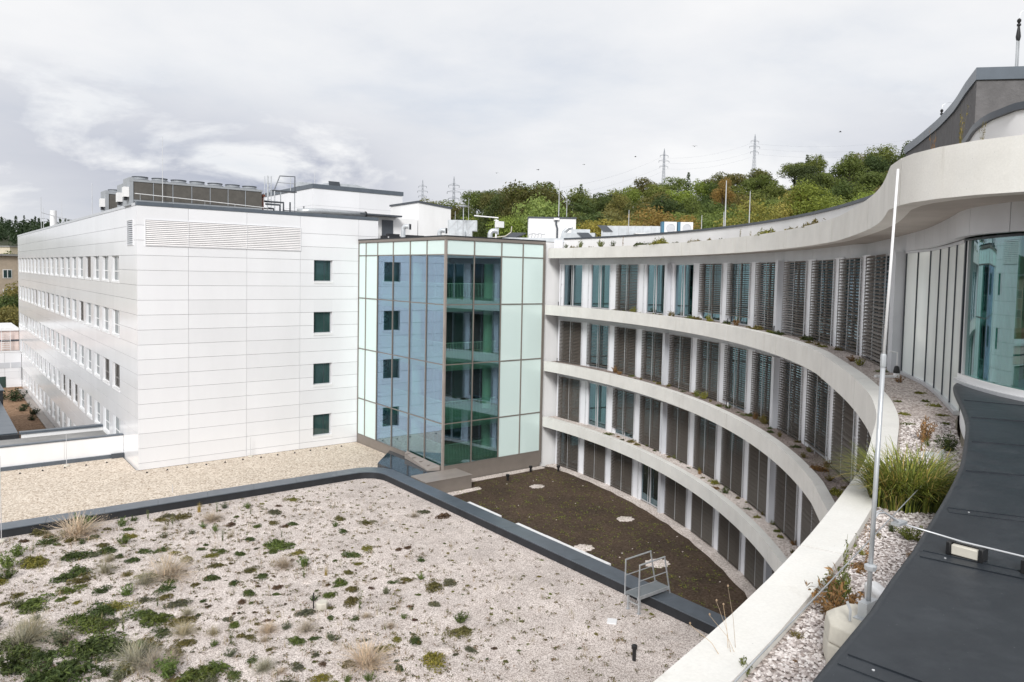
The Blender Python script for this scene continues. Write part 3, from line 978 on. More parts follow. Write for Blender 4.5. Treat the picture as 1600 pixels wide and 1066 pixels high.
def glass_tower():
    t = thing('glass_stair_tower', 'glazed corner tower of clear blue glass and pale mint panels with brown mullions', 'tower', (TA, TB, -12.45))
    Z = lambda z: z + 12.45
    ml = [0, 2.15, 4.19, 6.42, 8.60, 10.33, 11.42]            # along the left face (+y)
    mr = [0, 2.10, 4.20, 5.94, 7.74]                            # along the right face (+x)
    zs = [-11.83, -9.22, -5.61, -1.975, 1.04, 1.95]
    # glazing and panels: one object per field
    for i in range(len(ml) - 1):
        for k in range(5):
            glazed = i < 4 and k < 4
            b = MB().box(0.03, 0.055, ml[i] + 0.035, ml[i + 1] - 0.035, Z(zs[k]) + 0.035, Z(zs[k + 1]) - 0.035)
            b.build('glass_pane' if glazed else 'frit_panel', M['glass_tower'] if glazed else M['panel_mint'], t)
    for i in range(len(mr) - 1):
        for k in range(5):
            glazed = i < 2 and k < 4
            b = MB().box(mr[i] + 0.035, mr[i + 1] - 0.035, 0.03, 0.055, Z(zs[k]) + 0.035, Z(zs[k + 1]) - 0.035)
            b.build('glass_pane' if glazed else 'frit_panel', M['glass_tower'] if glazed else M['panel_mint'], t)
    for i, y in enumerate(ml):
        w = 0.09 if i in (0,) else 0.032
        if i == 0:
            MB().box(-0.03, 0.10, -0.03, 0.12, Z(-12.1), Z(1.95)).build('corner_mullion', M['brown_top'], t)
        else:
            MB().box(-0.02, 0.09, y - w, y + (w if i < 6 else 0.06), Z(-11.86), Z(1.95)).build('mullion', M['brown'], t)
    for i, x in enumerate(mr[1:]):
        w = 0.032 if i < 3 else 0.09
        MB().box(x - w, x + w, -0.02, 0.09, Z(-12.6 if i == 3 else -11.86), Z(1.95)).build('mullion', M['brown'], t)
    for k, z in enumerate(zs):
        for i in range(len(ml) - 1):
            MB().box(-0.012, 0.085, ml[i] + (0.125 if i == 0 else 0.043), ml[i + 1] - 0.043, Z(z) - 0.026, Z(z) + 0.026).build('transom', M['brown'], t)
        for i in range(len(mr) - 1):
            MB().box(mr[i] + (0.105 if i == 0 else 0.043), mr[i + 1] - 0.093, -0.012, 0.085, Z(z) - 0.026, Z(z) + 0.026).build('transom', M['brown'], t)
    # cap and roof edge
    MB().box(-0.05, 0.2, 0.2, 11.44, Z(1.95), Z(2.12)).build('cap', M['brown'], t)
    MB().box(-0.05, 7.8, -0.05, 0.2, Z(1.95), Z(2.12)).build('cap', M['brown'], t)
    MB().box(-0.06, 0.25, 0.25, 11.44, Z(2.123), Z(2.20)).build('roof_edge', M['black'], t)
    MB().box(-0.06, 7.8, -0.06, 0.25, Z(2.123), Z(2.20)).build('roof_edge', M['black'], t)
    MB().box(0.2, 7.75, 0.2, 11.4, Z(1.75), Z(2.11)).build('roof', M['roof_grey'], t)
    # skirts
    MB().box(-0.02, 0.2, 0.2, 11.42, Z(-12.46), Z(-11.865)).build('skirt', M['brown'], t)
    MB().box(0.0, 7.74, 0.0, 0.2, Z(-12.9), Z(-11.865)).build('skirt', M['brown'], t)
    # inside: slabs with pale edges, ceilings, walls, columns, railings
    rail_l = None
    for k, z in enumerate(zs[:-1]):
        if k == 4:
            continue
        MB().box(0.45, 7.6, 0.45, 11.35, Z(z) - (0.45 if k else 0.3), Z(z) + 0.30).build('floor_slab', M['room_pale'], t)
        rl = MB()
        zr = Z(z) + 0.30
        top = zr + (1.0 if k else 0.95)
        rl.box(0.28, 0.32, 0.3, 8.5, top - 0.04, top)
        rl.box(0.32, 4.1, 0.28, 0.32, top - 0.04, top)
        r = rl.build('railing', M['white_paint'], t)
        bl = MB()
        for q in range(72):
            y = 0.4 + q * 0.113
            bl.box(0.29, 0.31, y, y + 0.018, zr - 0.2, top - 0.041)
        for q in range(33):
            x = 0.4 + q * 0.113
            bl.box(x, x + 0.018, 0.29, 0.31, zr - 0.2, top - 0.041)
        tag(bl.build('balusters', M['white_paint'], r), kind='stuff')
    MB().box(0.45, 7.6, 0.45, 11.35, Z(1.10), Z(1.7)).build('ceiling', M['room_pale'], t)
    MB().box(0.40, 7.7, 11.05, 11.3, Z(-12.4), Z(1.75)).build('end_wall', M['white_paint'], t)
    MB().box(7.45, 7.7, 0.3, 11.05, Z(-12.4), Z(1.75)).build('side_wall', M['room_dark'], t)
    for k in range(4):
        zb, zt = Z(zs[k]) + 0.303, Z(zs[k + 1]) - 0.453
        # lift lobby wall with dark openings
        for (x0, x1) in [(2.0, 2.35), (3.55, 4.25), (6.4, 7.4)]:
            MB().box(x0, x1, 4.2, 4.5, zb, zt).build('lobby_wall', M['lobby'], t)
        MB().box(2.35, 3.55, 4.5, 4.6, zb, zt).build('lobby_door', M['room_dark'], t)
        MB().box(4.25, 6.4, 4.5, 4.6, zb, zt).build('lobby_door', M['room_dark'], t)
        MB().box(2.93, 2.97, 4.44, 4.49, zb, zt).build('door_post', M['frame'], t)
        for (cx, cy) in ((1.05, 4.95), (4.62, 1.9)):
            MB().lathe([(0.32, zb), (0.32, zt)], 20, (cx, cy, 0)).build('round_column', M['white_paint'], t, smooth=False)
        # floor marking on the end wall: a dark B and a pale storey number
        for txt, size, zc, mat in (('B', 1.35, 0.20 - 3.62 * (3 - k), M['ink']), (str(3 + k), 1.0, -1.35 - 3.62 * (3 - k), M['ink_pale'])):
            cu = bpy.data.curves.new('storey_mark', 'FONT')
            cu.body = txt
            cu.size = size
            cu.align_x, cu.align_y = 'CENTER', 'CENTER'
            cu.extrude = 0.004
            cu.materials.append(mat)
            tmp = bpy.data.objects.new('tmp', cu)
            me = bpy.data.meshes.new_from_object(tmp)
            me.name = 'storey_mark'
            me.materials.clear()
            me.materials.append(mat)
            bpy.data.objects.remove(tmp)
            o = link('storey_letter' if txt == 'B' else 'storey_number', me, t, (1.90, 11.03, Z(zc)))
            o.rotation_euler = (pi / 2, 0, 0)
    return t


glass_tower()


def tower_foot():
    t = thing('sheet_metal_box', 'low brown sheet metal box at the foot of the glass tower beside the dark coping', 'duct box', (22.45, 36.4, -12.86))
    MB().box(0.0, 3.15, 0.0, 1.72, 0.0, 0.80).build('casing', M['brown'], t)
    for k in range(2):
        MB().box(-0.03 + k * 1.6, 1.56 + k * 1.62, -0.03, 1.74, 0.803, 0.83).build('lid_sheet', M['brown_top'], t)
    o = MB().prism([(22.42, 38.18), (24.58, 38.2), (24.58, 44.6), (22.3, 42.0)], -12.4, -12.075).build('wet_roof_sheet', M['wet_sheet'])
    structure(o)
    f = thing('wedge_flashing', 'narrow sloping brown metal flashing along the foot of the blue glass face', 'flashing', (24.6, 38.4, -12.06))
    m = MB()
    m.add([(-0.05, -0.1, 0.0), (-0.75, 0.2, 0.0), (-0.30, 3.7, 0.0), (-0.03, 3.9, 0.0), (-0.05, -0.1, 0.28), (-0.75, 0.2, 0.06), (-0.30, 3.7, 0.34), (-0.03, 3.9, 0.42)],
          [(0, 1, 2, 3), (4, 7, 6, 5), (0, 4, 5, 1), (1, 5, 6, 2), (2, 6, 7, 3), (3, 7, 4, 0)])
    m.build('sheet', M['brown_top'], f)
    s = MB()
    for q in range(4):
        s.box(-0.5 - q * 0.02, -0.06, 0.6 + q * 0.9, 0.63 + q * 0.9, 0.2 + q * 0.05, 0.24 + q * 0.05)
    s.build('ribs', M['brown'], f)


tower_foot()


# ================================================================== ROUND BUILDING
def frame_at(th, R):
    a = radians(th) - atan2(AY, AX) * 1.0
    p = pol(th, R)
    # radial direction in world plan
    c = cw(CCX, CCY)
    ang = atan2(p[1] - c[1], p[0] - c[0])
    return p, ang - pi / 2


BAY0, PITCH_B, NB = 34.42, 4.39, 12
WIN_W, WIN_H = 1.95, 2.75


def blind_mesh(drop, tilt, mat_left, mat_right):
    m = MB()
    n = int(WIN_H * drop / 0.092)
    for side, mi in ((-1, 0), (1, 1)):
        x0, x1 = (-1.12, -0.03) if side < 0 else (0.03, 1.12)
        for k in range(n):
            z = WIN_H - 0.05 - k * 0.092
            tl = tilt + 5 * sin(k * 2.7 + tilt) + (3 if side > 0 else 0)
            dy, dz = 0.085 * cos(radians(tl)), 0.085 * sin(radians(tl))
            m.obox((x0, -0.19, z - dz * 0.5), (x1 - x0, 0, 0), (0, dy, dz), (0, -0.004 * sin(radians(tilt)), 0.004 * cos(radians(tilt))), mi)
        zb = WIN_H - 0.05 - n * 0.092
        m.box(x0, x1, -0.19, -0.12, zb - 0.03, zb + 0.01, mi)
    return m.mesh('blind_slats', [mat_left, mat_right])


def round_building():
    t = thing('round_wing', 'round concave hospital wing with four pale concrete ledges and brown window blinds', 'building')
    # concrete ledge fronts, cut at their joints
    for k in range(4):
        path = PATH0 if k == 0 else PATH1
        L = arclen(path)[-1]
        first = 2.65
        cuts = [0, first]
        last = 75.0 if k == 0 else (62.5 if k == 1 else 44.0)
        last = min(last, L)
        while cuts[-1] < last - 4.0:
            cuts.append(cuts[-1] + 5.58)
        cuts[-1] = last
        for a, b in zip(cuts, cuts[1:]):
            seg, seg_in = cut_pair(path, offset(path, -0.30), a + 0.010, b - 0.010)
            MB().wall(seg, seg_in, Z_BOT[k], Z_TOP[k]).build('ledge_front', M['concrete'], t)
    # floor plates reaching from behind the ledge fronts into the building
    for k in range(1, 5):
        if k == 1:
            continue
        zt = Z_TOP[k] - 0.06 if k < 4 else -12.9
        p = offset(cut(PATH1, 0, 44), -0.302)
        back = [pol(th, 46) for th in [-24 + 2 * i for i in range(31)]]
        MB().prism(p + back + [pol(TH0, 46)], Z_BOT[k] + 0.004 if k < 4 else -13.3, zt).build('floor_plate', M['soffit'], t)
        if k < 4:
            seg = cut(PATH1, 0, 44)
            q = MB()
            li, lo = offset(seg, -0.303), None
            lo = [pol(TH0 - (TH0 + 24) * i / (len(seg) - 1), 37.38) for i in range(len(seg))]
            q.wall(li, lo, zt + 0.003, zt + 0.012)
            q.build('terrace_gravel', M['gravel_brown'] if k == 2 else M['gravel_strip'], t)
    # top-storey plate under the viewer's terrace
    inner = offset(PATH1, -0.302)
    edge = ROOF_EDGE
    poly = inner + edge + WALL[::-1]
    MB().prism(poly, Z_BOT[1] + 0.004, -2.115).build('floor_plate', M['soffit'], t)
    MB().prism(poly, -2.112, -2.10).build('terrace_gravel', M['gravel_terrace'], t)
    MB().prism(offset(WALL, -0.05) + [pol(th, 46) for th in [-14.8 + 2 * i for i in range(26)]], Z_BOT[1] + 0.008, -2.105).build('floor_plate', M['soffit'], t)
    # roof plate with its overhang, strip of planting, parapet, flat roof
    roof_in = offset(PATH0, -0.302)
    para = PARA
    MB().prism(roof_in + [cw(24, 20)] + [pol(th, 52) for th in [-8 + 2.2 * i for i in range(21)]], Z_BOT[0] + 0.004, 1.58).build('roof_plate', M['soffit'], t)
    MB().prism(roof_in + para[::-1], 1.583, 1.605).build('planting_strip', M['gravel_brown'], t)
    L = arclen(para)[-1]
    MB().wall(para, offset(para, -0.28), 1.606, 2.32).build('parapet_wall', M['white'], t)
    n = int(L / 3.2)
    for i in range(n):
        seg = cut(para, L * i / n + 0.004, L * (i + 1) / n - 0.004)
        MB().wall(offset(seg, 0.05), offset(seg, -0.33), 2.323, 2.42).build('coping', M['dark_metal'], t)
    MB().prism(offset(para, -0.29) + [cw(24, 20)] + [pol(th, 52) for th in [-8 + 2.2 * i for i in range(21)]], 1.9, 2.18).build('flat_roof', M['roof_grey'], t)
    # short wall piece beside the tower
    for k in range(4):
        z0 = Z_TOP[k + 1] - 0.05 if k < 3 else -12.84
        z1 = Z_BOT[k] + 0.003
        seg = arc(37.40, TH0 - 0.1, 35.98, 0.3)
        MB().wall(seg, offset(seg, -0.2), z0, z1).build('wall_panel', M['pier'], t)
    MB().wall(arc(36.9, TH0 - 0.02, TH0 - 0.3, 0.1), arc(37.5, TH0 - 0.02, TH0 - 0.3, 0.1), 1.606, 2.30).build('wall_panel', M['pier'], t)
    # metal fascia above the windows
    LF = arclen(FASC)[-1]
    n = int(LF / 0.957)
    for i in range(n):
        seg = cut(FASC, LF * i / n + 0.004, LF * (i + 1) / n - 0.004)
        MB().wall(seg, offset(seg, -0.12), 0.672, Z_BOT[0] + 0.003).build('fascia_panel', M['grey_panel'], t)
    for k in range(1, 4):
        for i in range(NB):
            seg = arc(37.36, BAY0 - PITCH_B * (i - 0.5), BAY0 - PITCH_B * (i + 0.5) + 0.01, 0.7)
            MB().wall(seg, offset(seg, -0.12), Z_TOP[k] - 3.74 + 2.72, Z_BOT[k] + 0.003).build('fascia_panel', M['grey_panel'], t)
    # windows: frame > two panes, slats, guides
    fr = MB()
    w2, b = WIN_W / 2, 0.055
    for (x0, x1, z0, z1) in [(-w2, w2, 0, b), (-w2, w2, WIN_H - b, WIN_H), (-w2, -w2 + b, b, WIN_H - b), (w2 - b, w2, b, WIN_H - b), (-0.045, 0.045, b, WIN_H - b)]:
        fr.box(x0, x1, -0.04, 0.05, z0, z1)
    fr_me = fr.mesh('window', M['frame'])
    pn = MB().box(-w2 + b, -0.045, 0.0, 0.012, b, WIN_H - b).mesh('pane', M['glass_window'])
    gd = MB()
    for x in (-1.14, -0.012, 1.115):
        gd.box(x, x + 0.026, -0.175, -0.15, -0.02, WIN_H - 0.02)
    for x in (-1.14, 1.115):
        for z in (0.5, 1.4, 2.3):
            gd.box(x + 0.003, x + 0.02, -0.149, -0.035, z, z + 0.03)
    gd_me = gd.mesh('blind_guides', M['frame'])
    pier_me = MB().box(-0.455, 0.455, -0.08, 0.06, -0.05, WIN_H + 0.02).mesh('pier_panel', M['pier'])
    col_me = MB().box(-0.13, 0.13, -0.32, -0.085, -0.03, WIN_H + 0.03).mesh('column', M['grey_panel'])
    D_, O_, L_, T_ = ('dark', 1.0, 34), ('open', 0.93, 11), ('light', 1.0, 38), ('tilt', 1.0, 25)
    part = ('dark', 0.86, 27)
    states = [
        [None, None, D_, None, None, part, ('open', 0.86, 14), L_, L_, T_, T_, D_],
        [D_, O_, D_, D_, D_, D_, O_, T_, T_, O_, D_, T_],
        [D_, None, part, D_, D_, D_, D_, D_, D_, D_, D_, D_],
        [T_, D_, D_, None, D_, D_, D_, D_, D_, D_, D_, D_]]
    cache = {}
    rnd = random.Random(3)
    for k in range(4):
        for i in range(NB):
            th = BAY0 - PITCH_B * i
            p, rz = frame_at(th, 37.40)
            z = Z_TOP[k] - 3.74 - 0.04 if k < 3 else -12.80
            w = link('window', fr_me, t, (p[0], p[1], z), rz)
            for dx in (0, w2 - b + 0.045):
                link('pane', pn, w, (dx, 0, 0))
            link('blind_guides', gd_me, w)
            s = states[k][i]
            if s:
                s2 = (s[0], s[1], s[2] + rnd.choice((-6, 0, 5)))
                if s2 not in cache:
                    lt, rt = (M['slat_sheen'], M['slat']) if s[0] == 'light' else (M['slat'], M['slat'])
                    cache[s2] = blind_mesh(s2[1], s2[2], lt, rt)
                link('blind_slats', cache[s2], w)['kind'] = 'stuff'
            elif (k, i) in ((0, 1), (2, 1), (0, 3)):
                cv = MB()
                n = 40
                vs = []
                xs = (-0.9, 0.35) if i == 1 else (0.3, 0.62)
                for q in range(n + 1):
                    x = xs[0] + (xs[1] - xs[0]) * q / n
                    vs += [(x, 0.25 + 0.05 * sin(q * 1.3), 0.03), (x, 0.25 + 0.05 * sin(q * 1.3), WIN_H - 0.05)]
                cv.add(vs, [(2 * q, 2 * q + 2, 2 * q + 3, 2 * q + 1) for q in range(n)])
                cv.build('curtain', M['curtain'], w, smooth=True)
            # pier to the right of this window
            p2, rz2 = frame_at(th - PITCH_B / 2, 37.40)
            if not (k == 0 and i == NB - 1):
                link('pier_panel', pier_me, t, (p2[0], p2[1], z), rz2)
            if i % 4 == 3 and i < 11:
                link('column', col_me, t, (p2[0], p2[1], z), rz2)
        # rooms behind
        seg = arc(41.2, TH0, -20, 2.0)
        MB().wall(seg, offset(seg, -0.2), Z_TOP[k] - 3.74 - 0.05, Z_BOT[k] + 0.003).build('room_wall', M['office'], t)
        for i in range(0, NB + 1, 3):
            p, rz = frame_at(BAY0 - PITCH_B * (i - 0.5), 37.6)
            link('room_divider', MB().box(-0.06, 0.06, 0.0, 3.6, 0, 3.0).mesh('room_divider', M['office']), t, (p[0], p[1], Z_TOP[k] - 3.78), rz)
    # clear end light, steel post, curtained glass beyond the last blind
    S = arclen(WALL)
    total = S[-1]
    th_end = BAY0 - PITCH_B * (NB - 1) - 1.55
    s_end = radians(TH0 - th_end) * 37.42
    seg = cut(WALL, s_end, total - 5.95)
    MB().wall(seg, offset(seg, -0.02), -2.08, 0.67).build('end_light', M['glass_window'], t)
    fr2 = MB()
    for s in (s_end, total - 6.9):
        q = cut(WALL, s, s + 0.08)
        fr2.wall(offset(q, 0.05), offset(q, -0.07), -2.09, 0.668)
    fr2.build('light_frame', M['frame'], t)
    q = cut(WALL, total - 6.0, total - 5.62)
    MB().wall(offset(q, 0.22), offset(q, -0.1), -2.095, 0.668).build('steel_post', M['grey_panel'], t)
    n, a0 = 6, total - 5.58
    for i in range(n):
        s0, s1 = a0 + (total - 0.02 - a0) * i / n, a0 + (total - 0.02 - a0) * (i + 1) / n
        seg = cut(WALL, s0 + 0.03, s1 - 0.03)
        MB().wall(seg, offset(seg, -0.02), -2.03, 0.62).build('curtained_pane', M['curtain_mint'], t)
        q = cut(WALL, s0 - 0.018, s0 + 0.018)
        MB().wall(offset(q, 0.02), offset(q, -0.06), -2.03, 0.668).build('mullion', M['dark_metal'], t)
    seg = cut(WALL, a0, total)
    MB().wall(offset(seg, 0.06), offset(seg, -0.08), -2.095, -2.033).build('sill', M['frame'], t)
    MB().wall(offset(seg, 0.04), offset(seg, -0.08), 0.622, 0.668).build('head', M['grey_panel'], t)
    seg = cut(WALL, s_end, total - 6.0)
    MB().wall(offset(seg, 0.04), offset(seg, -0.08), -2.095, -2.083).build('sill', M['frame'], t)


# edge of the dark sheet roof the viewer stands on
ROOF_EDGE = C([(-2.2, -1.6), (-1.2, -0.35), (-0.3, 0.85), (0.6, 2.02), (1.22, 2.83), (1.40, 3.05), (1.74, 3.46), (2.02, 3.83), (2.37, 4.27), (2.70, 4.71), (2.99, 5.1), (3.40, 5.66), (3.92, 6.4), (4.48, 7.28), (5.12, 8.32), (5.76, 9.5), (6.30, 10.55), (6.78, 11.4), (7.0, 11.7)])
ROOF_EDGE = spline(ROOF_EDGE, 0.3)
PARA = arc(37.62, TH0 - 0.3, -9, 0.8)[:-1] + spline([pol(-9, 37.62)] + C([(10.05, 21.0), (9.25, 17.6), (8.42, 14.9), (7.62, 12.9), (7.06, 11.7), (6.80, 10.9), (6.74, 10.3), (6.95, 9.75), (7.5, 9.3), (8.6, 9.1), (10.2, 9.3), (13, 10.6), (16, 12.5)]))
round_building()


def round_window():
    t = thing('round_glass_room', 'large curved window with green curtains above the dark sheet roof at right edge', 'window')
    S = arclen(ROOM)[-1]
    MB().wall(offset(ROOM, 0.05), offset(ROOM, -0.12), -1.55, -1.42).build('sill', M['white_paint'], t)
    MB().wall(offset(ROOM, 0.10), offset(ROOM, 0.052), -1.56, -1.50).build('sill_flashing', M['frame'], t)
    MB().wall(ROOM, offset(ROOM, -0.025), -1.418, 0.64).build('curved_pane', M['glass_room'], t, smooth=False)
    MB().wall(offset(ROOM, 0.03), offset(ROOM, -0.1), 0.642, 0.671).build('head', M['dark_metal'], t)
    for s in (0.0, 0.16):
        q = cut(ROOM, s, s + 0.05)
        MB().wall(offset(q, 0.04), offset(q, -0.08), -1.417, 0.641).build('frame_post', M['dark_metal'] if s == 0 else M['frame'], t)
    # curtains inside
    for (s0, s1, d) in ((0.35, 1.25, -0.30), (1.75, 2.5, -0.4), (3.0, 5.4, -0.45)):
        seg = cut(ROOM, s0, s1)
        n = 60
        line = [cut(ROOM, s0 + (s1 - s0) * i / n, s0 + (s1 - s0) * i / n + 0.02)[0] for i in range(n + 1)]
        line = [(p[0] + 0.0, p[1]) for p in offset(line, d)]
        line = [(p[0] + 0.05 * sin(i * 1.9), p[1] + 0.04 * cos(i * 1.9)) for i, p in enumerate(line)]
        m = MB()
        m.sheet(line, -1.5, 0.6)
        m.build('curtain', M['curtain_green'], t, smooth=True)
    # room: back wall, floor, ceiling edge
    back = C([(7.9, 12.4), (9.5, 13.6), (12.5, 14.5), (16, 15)])
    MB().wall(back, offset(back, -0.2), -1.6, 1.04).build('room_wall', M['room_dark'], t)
    poly = offset(ROOM, -0.14) + C([(16, 15), (12.5, 14.5), (9.5, 13.6), (7.9, 12.4)])
    MB().prism(poly, -1.75, -1.6).build('room_floor', M['room_mid'], t)


round_window()


def sheet_roof():
    t = thing('sheet_roof', 'dark blue grey membrane roof with lapped seams in the right foreground', 'roof')
    Zr = -1.55
    far = [cw(-1.0, -4.0), cw(12, -4.0), cw(16, 4), cw(16, 9.5)]
    # seams, from the curved edge outwards
    seams = [((0.30, 1.62), (2.4, -0.6)), ((1.47, 3.13), (3.2, 1.35)), ((2.36, 4.24), (4.6, 2.55)), ((2.99, 5.12), (6.5, 3.6)), ((3.68, 6.05), (7.4, 5.0)), ((4.46, 7.24), (8.0, 6.1)), ((5.22, 8.50), (8.4, 7.2)), ((5.88, 9.75), (8.3, 8.15))]
    E = ROOF_EDGE
    SE = arclen(E)

    def nearest(p):
        w = cw(*p)
        return min(range(len(E)), key=lambda i: hypot(E[i][0] - w[0], E[i][1] - w[1]))
    idx = [nearest(s[0]) for s in seams]
    rays = []
    for (a, b), i in zip(seams, idx):
        d = Vector(cw(*b)) - Vector(cw(*a))
        d.normalize()
        e = Vector(E[i])
        rays.append((e, d))
    bounds = [(0, None)] + [(i, r) for i, r in zip(idx, rays)] + [(len(E) - 1, None)]
    LEN = 6.5
    for j in range(len(bounds) - 1):
        i0, r0 = bounds[j]
        i1, r1 = bounds[j + 1]
        pts = [E[i] for i in range(i0, i1 + 1)]
        if r1 is not None:
            far1 = r1[0] + r1[1] * LEN
        else:
            far1 = None
        far0 = r0[0] + r0[1] * LEN if r0 is not None else Vector(cw(2.2, -4.5))
        poly = list(pts)
        if far1 is not None:
            poly.append(tuple(far1))
        else:
            rm = offset(ROOM, 0.06)
            poly += [p for p in rm[1:26]]
        poly.append(tuple(far0))
        MB().prism(poly, Zr - 0.09, Zr + 0.0015 * (j % 2)).build('roof_sheet', M['membrane'], t)
        if r1 is not None:
            # lapped weld: a slim ridge and a flat strip beside it
            e, d = r1
            n = Vector((-d.y, d.x))
            s = MB()
            o = e + d * 0.02
            s.obox((o.x, o.y, Zr + 0.001), (d.x * 6.3, d.y * 6.3, 0), (n.x * 0.009, n.y * 0.009, 0), (0, 0, 0.010))
            s.build('seam_ridge', M['membrane'], t)
            if j > 3:
                continue
            fx = MB()
            for q in range(9):
                w_ = o + d * (0.12 + 0.55 * q) - n * 0.05
                fx.lathe([(0.006, 0), (0.006, 0.003), (0.002, 0.004)], 8, (w_.x, w_.y, Zr + 0.0059))
            fx.build('seam_fixings', M['frame'], t)['kind'] = 'stuff'
            s = MB()
            o2 = o - n * 0.10
            s.obox((o2.x, o2.y, Zr + 0.0018), (d.x * 6.3, d.y * 6.3, 0), (n.x * 0.095, n.y * 0.095, 0), (0, 0, 0.004))
            s.build('seam_strip', M['membrane'], t)
    # rolled edge and the white upstand beneath it
    MB().tube([(p[0], p[1], Zr - 0.045) for p in E], 0.047, 8).build('rolled_edge', M['membrane'], t, smooth=True)
    inn = offset(E, -0.02)
    MB().wall(offset(E, 0.06), offset(E, 0.22), -2.1, Zr - 0.05).build('upstand', M['white'], t)


sheet_roof()


def roof_volume():
    t = thing('plant_room_wall', 'dark grey plastered rooftop wall with sweeping slate coping above the round wing', 'rooftop wall')
    line = spline(C([(13.36, 26.2), (12.9, 24.62), (12.3, 22.71), (11.9, 21.49), (11.17, 19.55), (10.39, 17.75), (9.88, 16.49)]), 0.5)
    line = line + C([(10.79, 16.32), (13.5, 15.6), (18, 14.6)])
    n = len(line)
    MB().wall(offset(line, -0.05), offset(line, -0.35), 2.19, 4.42).build('plaster_wall', M['plaster_dark'], t)
    L = arclen(line)[-1]
    k = 0
    cs = [3.0 * i for i in range(int(L / 3.0))] + [L]
    for a, b in zip(cs, cs[1:]):
        seg = cut(line, a + 0.004, b - 0.004)
        MB().wall(seg, offset(seg, -0.42), 4.36, 4.62).build('coping', M['coping'], t)
    poly = offset(line, -0.36) + C([(22, 22), (22, 30)])
    MB().prism(poly, 2.2, 4.30).build('roof', M['roof_grey'], t)


roof_volume()
# ================================================================== ROOF LANDSCAPE OF THE WHITE WING
def link_building():
    t = thing('link_building', 'flat roofed link building behind the glass tower', 'building', (24.9, 49.9, -17.3))
    Z = lambda z: z + 17.3
    MB().box(7.62, 24, -11.55, 12.0, 0, Z(2.10)).build('side_core', M['white'], t)
    MB().box(1.4, 24, 0.2, 14, 0, Z(2.10)).build('rear_core', M['white'], t)
    MB().box(1.4, 24, 0.2, 14, Z(2.103), Z(2.16)).build('flat_roof', M['roof_grey'], t)
    MB().box(7.66, 24, -11.5, 0.19, Z(2.103), Z(2.158)).build('flat_roof', M['roof_grey'], t)


link_building()


def dry_cooler():
    t = thing('dry_cooler', 'long dry cooler with seven roof fans standing along the front edge of the white wing', 'cooler', (10.2, 50.95, 3.64), 'dry coolers on the white wing')
    L, n = 7.95, 7
    w = L / n
    MB().box(0.05, L - 0.05, 0.06, 1.75, 0.42, 1.50).build('core', M['coil'], t)
    cm = MB().box(0.04, w - 0.04, 0, 0.055, 0, 1.08).mesh('coil_panel', M['coil'])
    for k in range(n):
        link('coil_panel', cm, t, (k * w, 0, 0.42))
    pm = MB().box(-0.02, 0.02, -0.02, 0.055, 0, 1.08).mesh('post', M['cooler'])
    for k in range(1, n):
        link('post', pm, t, (k * w, 0, 0.42))
    MB().box(-0.22, 0.0, -0.03, 1.8, 0.05, 1.75).build('end_cover', M['cooler'], t)
    MB().box(-0.22, L + 0.02, -0.04, 1.8, 1.505, 1.64).build('top_frame', M['cooler'], t)
    MB().box(-0.1, L, 0.02, 1.75, 0.30, 0.415).build('base_frame', M['cooler'], t)
    fan = MB().lathe([(0.46, 0.0), (0.52, 0.10), (0.44, 0.14), (0.44, 0.23)], 20).mesh('fan', M['cooler'])
    ring = MB().lathe([(0.455, 0.0), (0.475, 0.0), (0.475, 0.05), (0.455, 0.05)], 20).mesh('fan_guard', M['dark_metal'])
    for k in range(n):
        f = link('fan', fan, t, (k * w + w / 2, 0.9, 1.64))
        link('fan_guard', ring, f, (0, 0, 0.21))
    lg = MB().box(-0.05, 0.05, -0.05, 0.05, 0.0, 0.30).mesh('leg', M['cooler'])
    for x in (0.1, L / 2, L - 0.1):
        for y in (0.15, 1.6):
            link('leg', lg, t, (x, y, 0))
    cb = MB().box(-0.52, -0.23, 0.0, 0.6, 0.55, 1.15).build('control_box', M['white_paint'], t)
    MB().box(-0.45, -0.30, 0.1, 0.5, 0.35, 0.55).build('cable_gland', M['black'], cb)
    m = MB()
    for q in range(5):
        m.tube([(L + 0.12, 0.2 + q * 0.3, 0.3), (L + 0.12, 0.2 + q * 0.3, 1.35)], 0.05, 6)
    m.box(L + 0.03, L + 0.2, 0.0, 1.7, 1.2, 1.35)
    m.build('copper_header', M['copper'], t)
    return t


def copy_tree(o, parent=None):
    c = o.copy()
    COL.objects.link(c)
    c.parent = parent
    for ch in list(o.children):
        copy_tree(ch, c)
    return c


cooler = dry_cooler()
for (y, x, lab) in ((55.3, 10.65, 'dry cooler seen end-on, middle one of the three on the white roof'),
                    (61.3, 10.65, 'dry cooler seen end-on, rearmost of the three on the white roof')):
    c = copy_tree(cooler)
    c.location = (x, y, 3.64)
    c['label'] = lab

RODS = []


def rod(x, y, z0, z1, label, r=0.02, foot=True, dx=0.0, dy=0.0):
    t = thing('lightning_rod', label, 'lightning rod', (x, y, z0), 'thin lightning rods on the roofs')
    h = z1 - z0
    MB().tube([(0, 0, 0.05), (dx * 0.5, dy * 0.5, h * 0.5), (dx, dy, h)], [r, r * 0.85, r * 0.55], 6).build('mast', M['frame'], t)
    if foot:
        MB().lathe([(0.16, 0), (0.17, 0.03), (0.15, 0.10), (0.05, 0.12)], 12).build('foot', M['block'], t)
    return t


rod(11.82, 51.0 - 0.25, 3.62, 8.03, 'tall thin lightning rod in front of the long dry cooler', 0.024)
rod(10.35, 66.2, 3.62, 6.3, 'thin lightning rod left of the rearmost dry cooler on the white wing', 0.03)
rod(10.55, 98.0, 3.62, 6.2, 'thin lightning rod on the far half of the white wing roof', 0.035)
rod(10.55, 84.0, 3.62, 6.0, 'faint lightning rod above the far left roof edge between the ventilation stub and coolers', 0.03)

